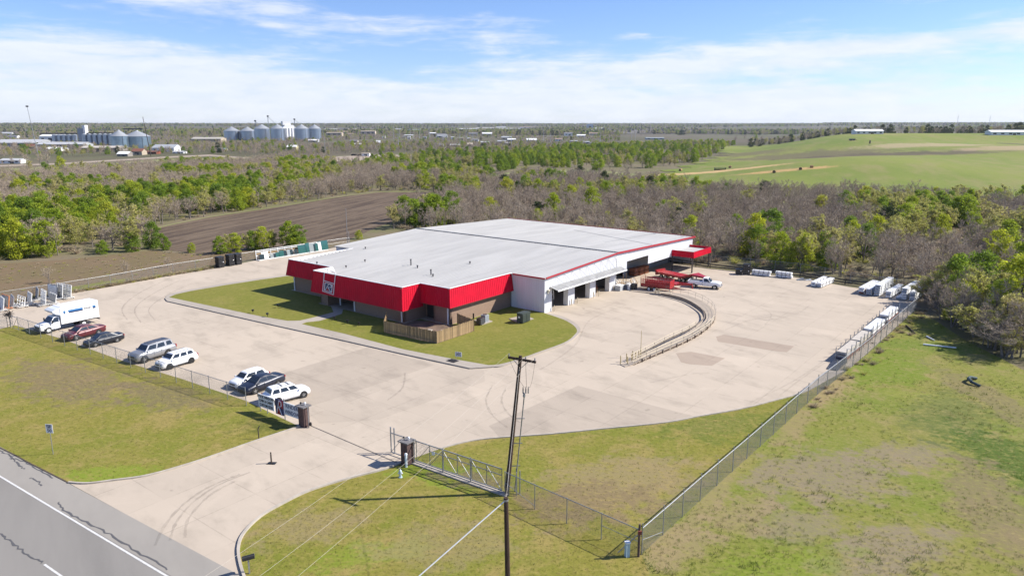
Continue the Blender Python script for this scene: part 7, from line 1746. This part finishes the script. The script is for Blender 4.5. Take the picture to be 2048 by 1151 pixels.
WB = mat('white_building', (.74, .74, .73), .7); GB_ = mat('grey_building', (.42, .44, .46), .7); BB_ = mat('blue_building', (.20, .28, .42), .6); TB_ = mat('tan_building', (.48, .40, .30), .8); MR = mat('metal_roof_light', (.58, .58, .57), .5); RR_ = mat('rusty_roof', (.38, .27, .20), .7); BR2 = mat('red_brown_roof', (.25, .10, .06), .7); GBW = mat('grey_brown_wall', (.30, .27, .24), .8)
# white head house and elevator
p = P(575.5, 277); s = p.y / FPX; t = thing('grain_elevator', 'tall white grain elevator with stepped head house among the bins', 'elevator', p + Vector((0, 8, 0)), R(32))
b = MB(); b.box((0, 0, 10 * s), (28 * s, 16, 20 * s)); b.hexa([(-14 * s, -8, 20 * s), (14 * s, -8, 20 * s), (14 * s, 8, 20 * s), (-14 * s, 8, 20 * s)], [(-7.5 * s, -8, 26 * s), (7.5 * s, -8, 26 * s), (7.5 * s, 8, 26 * s), (-7.5 * s, 8, 26 * s)]); b.build('silo_block', WB, t)
b = MB(); b.box((-4 * s, 0, 29.5 * s), (15.5 * s, 12, 7 * s)); b.build('head_house', WB, t)
for k in range(5): b = MB(); b.tube(((-11 + 5.5 * k) * s, -8, 0), ((-11 + 5.5 * k) * s, -8, 20 * s), 2.4 * s, n=12); b.build('silo_bulge', WB, t)
for i, (px, yt, yb, w) in enumerate(((534, 235, 272, 'tallest of the elevator legs'), (508, 244, 272, 'between the second and third bin'), (587, 241, 272, 'right of the white elevator'))):
    p = P(px, 279); s = p.y / FPX; h = (279 - yt) * s; t = thing('elevator_leg', 'thin dark elevator leg tower, ' + w, 'tower', p + Vector((0, 14, 0)))
    b = MB(); b.beam((0, 0, 0), (0, 0, h), .9); b.build('leg_casing', GALV, t); b = MB(); b.box((0, 0, h + .8), (3.2, 2, 2.4)); b.build('head', DKTRIM, t); b = MB(); b.beam((0, 0, h), (12, 0, h * .72), .5); b.build('spout', GALV, t)
p = P(258, 300); s = p.y / FPX; t = thing('conveyor', 'dark horizontal conveyor bridge over the two large bins', 'conveyor', p + Vector((0, 12, 0))); b = MB(); b.beam((-18 * s, 0, 40.5 * s), (20 * s, 0, 40.5 * s), .8, 1.1); b.build('bridge', DKTRIM, t)
for x in (-16, 19): b = MB(); b.beam((x * s, 0, 0), (x * s, 0, 40 * s), .5); b.build('support', GALV, t)
# row of slim silos with a tower
for i in range(5):
    grain_bin(f'slim silver silo left of the concrete tower, {["first", "second", "third", "fourth", "fifth"][i]} from its left end', 111 + i * 10.2, 290, 8.6, 270.5, 268.8, STEEL, 'slim silos left of the tower', 'silo', 'silo')
for i in range(6):
    grain_bin(f'slim silver silo right of the concrete tower, {["first", "second", "third", "fourth", "fifth", "last"][i]} from the tower', 171.5 + i * 10.4, 293, 9.4, 269.5, 267.6, STEEL, 'slim silos right of the tower', 'silo', 'silo')
p = P(163, 292); s = p.y / FPX; t = thing('silo_tower', 'grey square headhouse tower between the slim silos', 'tower', p + Vector((0, 8, 0)))
b = MB(); b.box((-2 * s, 0, 17 * s), (12 * s, 8, 34 * s)); b.build('tower_block', GB_, t); b = MB(); b.box((4 * s, 0, 20 * s), (6 * s, 7, 40 * s)); b.build('stair_tower', WB, t); b = MB(); b.box((-30 * s, 0, 24 * s), (110 * s, 3, 2.2 * s)); b.box((35 * s, 0, 24.5 * s), (60 * s, 3, 2.2 * s)); b.build('gallery', DKTRIM, t)
for args in (('warehouse', 'long low white roofed warehouse at the far left edge', 'building', 30, 293, 90, 7, 40, GB_, MR, 6), ('shed', 'white tank shed left of the slim silos', 'building', 100, 285, 40, 12, 20, WB, WB, 3), ('shed', 'grey metal shed below the slim silos, left', 'building', 120, 297, 92, 8, 22, GB_, MR, 4), ('shed', 'small white shed in front of the grey shed', 'building', 106, 302, 32, 4, 14, WB, WB, 3), ('shed', 'long cream roofed shed below the slim silos', 'building', 196, 303, 72, 7, 24, GBW, mat('cream_roof', (.62, .56, .48), .7), 3), ('house', 'small brown house left of the twin bins', 'house', 60, 297, 26, 4, 10, GBW, BR2, 4),
             ('house', 'small house with blue white roof near the lane', 'house', 245, 313, 21, 5, 9, GBW, WB, 4), ('house', 'brown roofed house below the twin bins', 'house', 274, 310, 20, 7, 10, TB_, BR2, 5), ('shed', 'low red brown shed right of the brown roofed house', 'building', 300, 308, 26, 4, 9, RUST, BR2, 2), ('barn', 'grey roofed barn with a white gable end', 'barn', 326, 303, 44, 7, 20, WB, GB_, 6), ('warehouse', 'long beige roofed shed between the bin groups', 'building', 412, 284, 58, 6, 25, TB_, mat('beige_roof', (.52, .48, .40), .7), 3),
             ('house', 'low flat white house right of the barn', 'house', 356, 307, 22, 3, 8, WB, MR, 1.5), ('shed', 'small teal roofed stall right of the lane trees', 'building', 442, 301, 16, 3, 8, TB_, mat('teal_roof', (.25, .42, .42), .6), 1.5), ('house', 'small yellow house below the six bins', 'house', 583, 300, 18, 6, 9, mat('yellow_wall', (.62, .55, .28), .7), WB, 3), ('shed', 'low white roofed shed below the right bins', 'building', 626, 284, 18, 3, 12, GB_, WB, 2), ('house', 'tan long building right of the six bins', 'building', 668, 272, 30, 6, 20, TB_, TB_, 1),
             ('house', 'cream two block building on the town skyline', 'building', 736, 270, 28, 7, 18, mat('cream_wall', (.56, .47, .38), .8), TB_, 1), ('warehouse', 'white flat roofed store far behind the tan building', 'building', 680, 262, 64, 3.5, 30, WB, WB, .5), ('house', 'white tent like hut in the bare trees', 'house', 756, 287, 8, 2, 6, WB, WB, 4), ('shed', 'small white block hut at the gravel lot', 'building', 731, 312, 15, 5, 5, WB, TB_, .5),
             ('warehouse', 'blue grey store left on the town skyline', 'building', 828, 265, 24, 5.5, 30, BB_, GB_, .8), ('warehouse', 'white store between the blue stores', 'building', 900, 264, 32, 4.5, 26, WB, WB, .8), ('warehouse', 'blue fronted store with white corner on the skyline', 'building', 935, 264, 34, 6, 30, BB_, WB, .8), ('warehouse', 'long grey glazed warehouse on the skyline, left half', 'building', 975, 262, 46, 5, 40, GB_, WB, .8), ('warehouse', 'long grey glazed warehouse on the skyline, right half', 'building', 1018, 263, 44, 5.5, 40, GB_, WB, .8), ('warehouse', 'white warehouse with brown roof edge on the skyline', 'building', 1058, 261, 36, 6, 40, WB, RR_, .8),
             ('warehouse', 'white plant sheds far right on the skyline', 'building', 1150, 261, 46, 4, 40, WB, WB, .8), ('tower', 'blue grey process tower at the far plant', 'tower', 1180, 262, 12, 13, 20, mat('pale_blue_tower', (.45, .55, .66), .6), GB_, .5), ('shed', 'white shed right of the process tower', 'building', 1196, 262, 18, 5, 20, WB, WB, 1), ('shed', 'white greenhouse like shed in the brown trees', 'building', 1063, 283, 20, 3, 14, WB, WB, 3), ('house', 'long low teal roofed building by the far field', 'building', 1310, 279, 36, 3, 10, mat('pale_teal', (.45, .52, .52), .7), GB_, 1),
             ('house', 'cream hut with dark opening below the substation', 'house', 910, 293, 18, 3, 9, TB_, WB, 1.5), ('house', 'cream gabled hut right of the dark opening hut', 'house', 940, 293, 10, 4, 8, TB_, TB_, 3), ('house', 'white small house on the skyline left', 'house', 640 - 400, 256, 8, 2.5, 12, WB, GB_, 1.5), ('house', 'pale house on the far left skyline', 'house', 45, 260, 10, 2.5, 12, WB, GB_, 1.5), ('house', 'cream house far behind the silos, upper left', 'house', 15, 270, 18, 3, 14, WB, MR, 2), ('house', 'white house in trees at the left edge', 'house', 20, 327, 40, 6, 9, WB, MR, 3)):
    a = list(args); boxpx(*a[:11], wins=3 if a[5] > 20 else 1)
# sheds on the pasture ridge, feeders and bales
for px, py, wp, lb in ((1740, 268.5, 48, 'long white shed on the pasture ridge'), (2022, 271, 62, 'long white shed at the right edge of the pasture ridge')):
    q = PT(px, py); s = q.length / FPX; gable('ridge_shed', lb, 'shed', q + Vector((0, 6, -.3)), wp * s, 11, 6.0 * s, 2.6 * s, WB, WB, R(-3), None, 5)
HAY = mat('hay', (.40, .26, .12), .95, 0, .3, 3)
for i, (px, py, lb) in enumerate(((1361, 343, 'far left on the tan earth'), (1460, 337, 'right of the dark feeder'), (1548, 347, 'on the orange patch, left'), (1601, 341, 'on the orange patch, middle'), (1623, 337, 'on the orange patch, right'))):
    q = PT(px, py); t = thing('hay_bale', 'round brown hay bale ' + lb, 'hay bale', q, r8.uniform(0, 3), 'hay bales on the pasture'); b = MB(); b.tube((-.7, 0, .78), (.7, 0, .78), .8, n=16); b.build('bale', HAY, t); b = MB(); b.tube((-.73, 0, .78), (.73, 0, .78), .55, n=14); b.build('core', mat('hay_core', (.16, .10, .05), .95), t)
q = PT(1440, 341); t = thing('cattle_feeder', 'long dark cattle feeder on the bare earth of the pasture', 'feeder', q); b = MB(); b.box((0, 0, 1.5), (6.5, 1.6, .15)); b.build('roof', DKTRIM, t); b = MB(); b.box((0, 0, .6), (6.3, 1.3, .7)); b.build('trough', mat('feeder_brown', (.05, .04, .035), .9), t)
for x in (-3, 3): b = MB(); b.box((x, 0, .75), (.15, 1.3, 1.5)); b.build('leg', DKTRIM, t)
q = PT(1704, 282); t = thing('parked_trailer', 'small dark parked trailer high on the pasture', 'trailer', q); b = MB(); b.box((0, 0, 1.2), (5, 2, 1.2)); b.build('body', mat('grey_green', (.14, .16, .14), .7), t); b = MB(); b.box((3.4, 0, .8), (2.2, .3, .2)); b.build('tongue', DKTRIM, t)
for x in (-1.2, 1.2): b = MB(); b.tube((x, -1.1, .5), (x, 1.1, .5), .5, n=10); b.build('wheel', RUBBER, t)
q = PT(1739, 293); t = thing('tripod_feeder', 'dark upright tripod feeder alone on the pasture slope', 'feeder', q); b = MB(); b.lathe([(.3, 2.2), (.6, 2.6), (.6, 4.4), (0, 5)], 12); b.build('barrel', mat('feeder_brown2', (.07, .06, .05), .9), t)
for k in range(3): a = k * 2.09; b = MB(); b.tube((1.2 * math.cos(a), 1.2 * math.sin(a), 0), (.4 * math.cos(a), .4 * math.sin(a), 3), .08, n=5); b.build('leg', DKTRIM, t)
# poles
def farpole(label, px, yt, yb, r=.25, name='steel_pole', arms=0, cat='pole', grp=None, top_=None, lean=0, m=GALV):
    p = P(px, yb); s = p.y / FPX; h = (yb - yt) * s; t = thing(name, label, cat, p, 0, grp); b = MB(); b.tube((0, 0, 0), (lean * s, 0, h), r, r * .6, 7); b.build('shaft', m, t)
    for k in range(arms): b = MB(); b.beam((-1.8, 0, h - .8 - 2 * k), (1.8, 0, h - .8 - 2 * k), .25); b.build('crossarm', m, t)
    if top_: b = MB(); b.lathe([(.3, h - .3), (1.1, h), (1.1, h + .9), (0, h + 1.1)], 10, (lean * s, 0, 0)); b.build(top_, DKTRIM, t)
farpole('tall leaning light mast in front of the slim silos', 77.5, 218, 314, .30, 'light_mast', 0, 'mast', None, 'lamp_cluster', -9); farpole('tall brown pole in front of the twin bins', 302, 237, 312, .35, 'timber_mast', 0, 'mast', None, None, -8, POLEW); farpole('thin pale pole right of the six bins', 651, 248, 305, .22, 'steel_pole', 0, 'pole', None, None, -3)
for i, (px, yt, yb) in enumerate(((787, 252, 278), (799, 254, 277), (821, 255, 277), (828, 256, 278), (839, 252, 277), (858, 252, 276), (860, 256, 277), (932, 252, 280), (946, 262, 281), (934, 258, 280))):
    farpole('pale steel substation pole ' + ['far left', 'second from left', 'third from left', 'left of the middle pair', 'right of the middle pair', 'tall right of middle', 'short right of middle', 'tall at the right end', 'short at the right end', 'beside the tall right end one'][i], px, yt, yb, .35, 'substation_pole', 1, 'pole', 'substation poles', m=mat('pale_pole', (.55, .57, .58), .5) if i == 0 else bpy.data.materials['pale_pole'])
for i, (px, yt, yb) in enumerate(((797, 268, 298), (920, 268, 298), (1023, 268, 296), (1087, 259, 285), (1101, 270, 286), (1200, 264, 286), (1263, 258, 282), (1270, 258, 282))):
    farpole('power line pole ' + ['left of the substation', 'below the substation', 'above the green trees', 'beside the white greenhouse shed', 'right of the greenhouse shed', 'by the far plant', 'left of the far pair', 'right of the far pair'][i], px, yt, yb, .3, 'transmission_pole', 1, 'pole', 'power line poles across the town', m=bpy.data.materials['pale_pole'])
pts = [P(px, yb) + Vector((0, 0, (yb - yt) * P(px, yb).y / FPX - 1)) for px, yt, yb in ((700, 268, 298), (797, 268, 298), (920, 268, 298), (1023, 268, 296), (1101, 270, 290))]
for k in range(3):
    b = MB()
    for a, c in zip(pts, pts[1:]): b.path(sagline(a + Vector((0, k * 2, -k * 2.2)), c + Vector((0, k * 2, -k * 2.2)), 2.5, 8), .10, 3)
    tag(b.build('transmission_line', WIRE), ['top', 'middle', 'bottom'][k] + ' power line strung between the poles in front of the town', 'power line', 'power lines in front of the town')
# substation cabinets and far parked vehicles at the gravel lot
for i, (px, py, c) in enumerate(((767, 277, WB), (808, 277, GB_), (818, 278, WB), (850, 278, GB_), (888, 278, WB), (905, 278, WB), (924, 280, TB_), (938, 280, WB))):
    boxpx('equipment_cabinet', 'small ' + ('pale' if c != GB_ else 'grey') + ' cabinet in the substation, ' + ['far left', 'second', 'third', 'fourth', 'fifth', 'sixth', 'seventh', 'far right'][i] + ' along it', 'cabinet', px, py, 6, 4, 5, c, c, .3, 'substation cabinets')
for i, px in enumerate((707, 713, 720)):
    q = P(px, 311.5); t = thing('far_vehicle', 'small dark parked vehicle at the gravel lot, ' + ['left one', 'middle one', 'right one'][i], 'car', q); b = MB(); b.box((0, 0, .7), (4.2, 1.8, .8)); b.build('body', BLACK, t); b = MB(); b.box((-.2, 0, 1.35), (2.4, 1.6, .6)); b.build('cabin', DKTRIM, t)
    for x in (-1.3, 1.3): b = MB(); b.tube((x, -.95, .35), (x, .95, .35), .36, n=10); b.build('wheel', RUBBER, t)
# masts on the right skyline
for px, yt, lb in ((1914, 233, 'thin mast on the right skyline, left one'), (1978, 235, 'thin mast on the right skyline, right one')):
    q = PT(px, 252.5); s = q.length / FPX; t = thing('radio_mast', lb, 'mast', q); b = MB(); h = q.length * (250 - yt) / FPX + CAM_H - q.z; b.tube((0, 0, 0), (0, 0, h), 1.0, .5, 6); b.build('lattice', GALV, t)
    b = MB(); b.box((0, 0, h * .8), (3, 3, 1)); b.build('platform', GALV, t)

HC = [WB, mat('cream_house', (.60, .54, .44), .8), mat('grey_house', (.46, .47, .48), .8), mat('tan_house', (.50, .40, .30), .8)]; HR = [MR, GB_, RR_, mat('grey_shingle', (.22, .21, .21), .9), WB]
for i in range(54):
    px, py = r8.uniform(-10, 1230), r8.choice((r8.uniform(256, 262), r8.uniform(262, 272), r8.uniform(270, 292)))
    if 95 < px < 650 and 258 < py: px = r8.uniform(650, 1230)
    w = r8.uniform(9, 20) if py < 272 else r8.uniform(11, 20); h = w * r8.uniform(.18, .3); k = r8.randrange(4)
    side = 'right of the six bins' if px > 650 else 'left of the six bins'
    boxpx('far_house', 'small ' + ['white', 'cream', 'grey', 'tan'][k] + ' house among the bare trees of the far town, ' + ('left of' if px < 650 else 'right of') + ' the six bins', 'house', px, py, w, h, r8.uniform(7, 12), HC[k], r8.choice(HR), h * .45, 'small ' + ['white', 'cream', 'grey', 'tan'][k] + ' far houses ' + side, 2)

# ------------------------------------------------------------------ thin spring haze over the countryside
hz_ = MB(); hz_.box((0, 0, 25.5), (18800, 18800, 53))
HM = bpy.data.materials.new('haze_air'); HM.use_nodes = True; nt = HM.node_tree; nt.nodes.clear()
o_ = N(nt, 'ShaderNodeOutputMaterial'); pv = N(nt, 'ShaderNodeVolumePrincipled')
pv.inputs['Color'].default_value = (0.80, 0.88, 1.0, 1); pv.inputs['Density'].default_value = 0.00005; pv.inputs['Anisotropy'].default_value = 0.3
nt.links.new(pv.outputs[0], o_.inputs['Volume'])
tag(hz_.build('haze', HM), 'pale blue haze over the distant land', 'haze', kind='stuff')
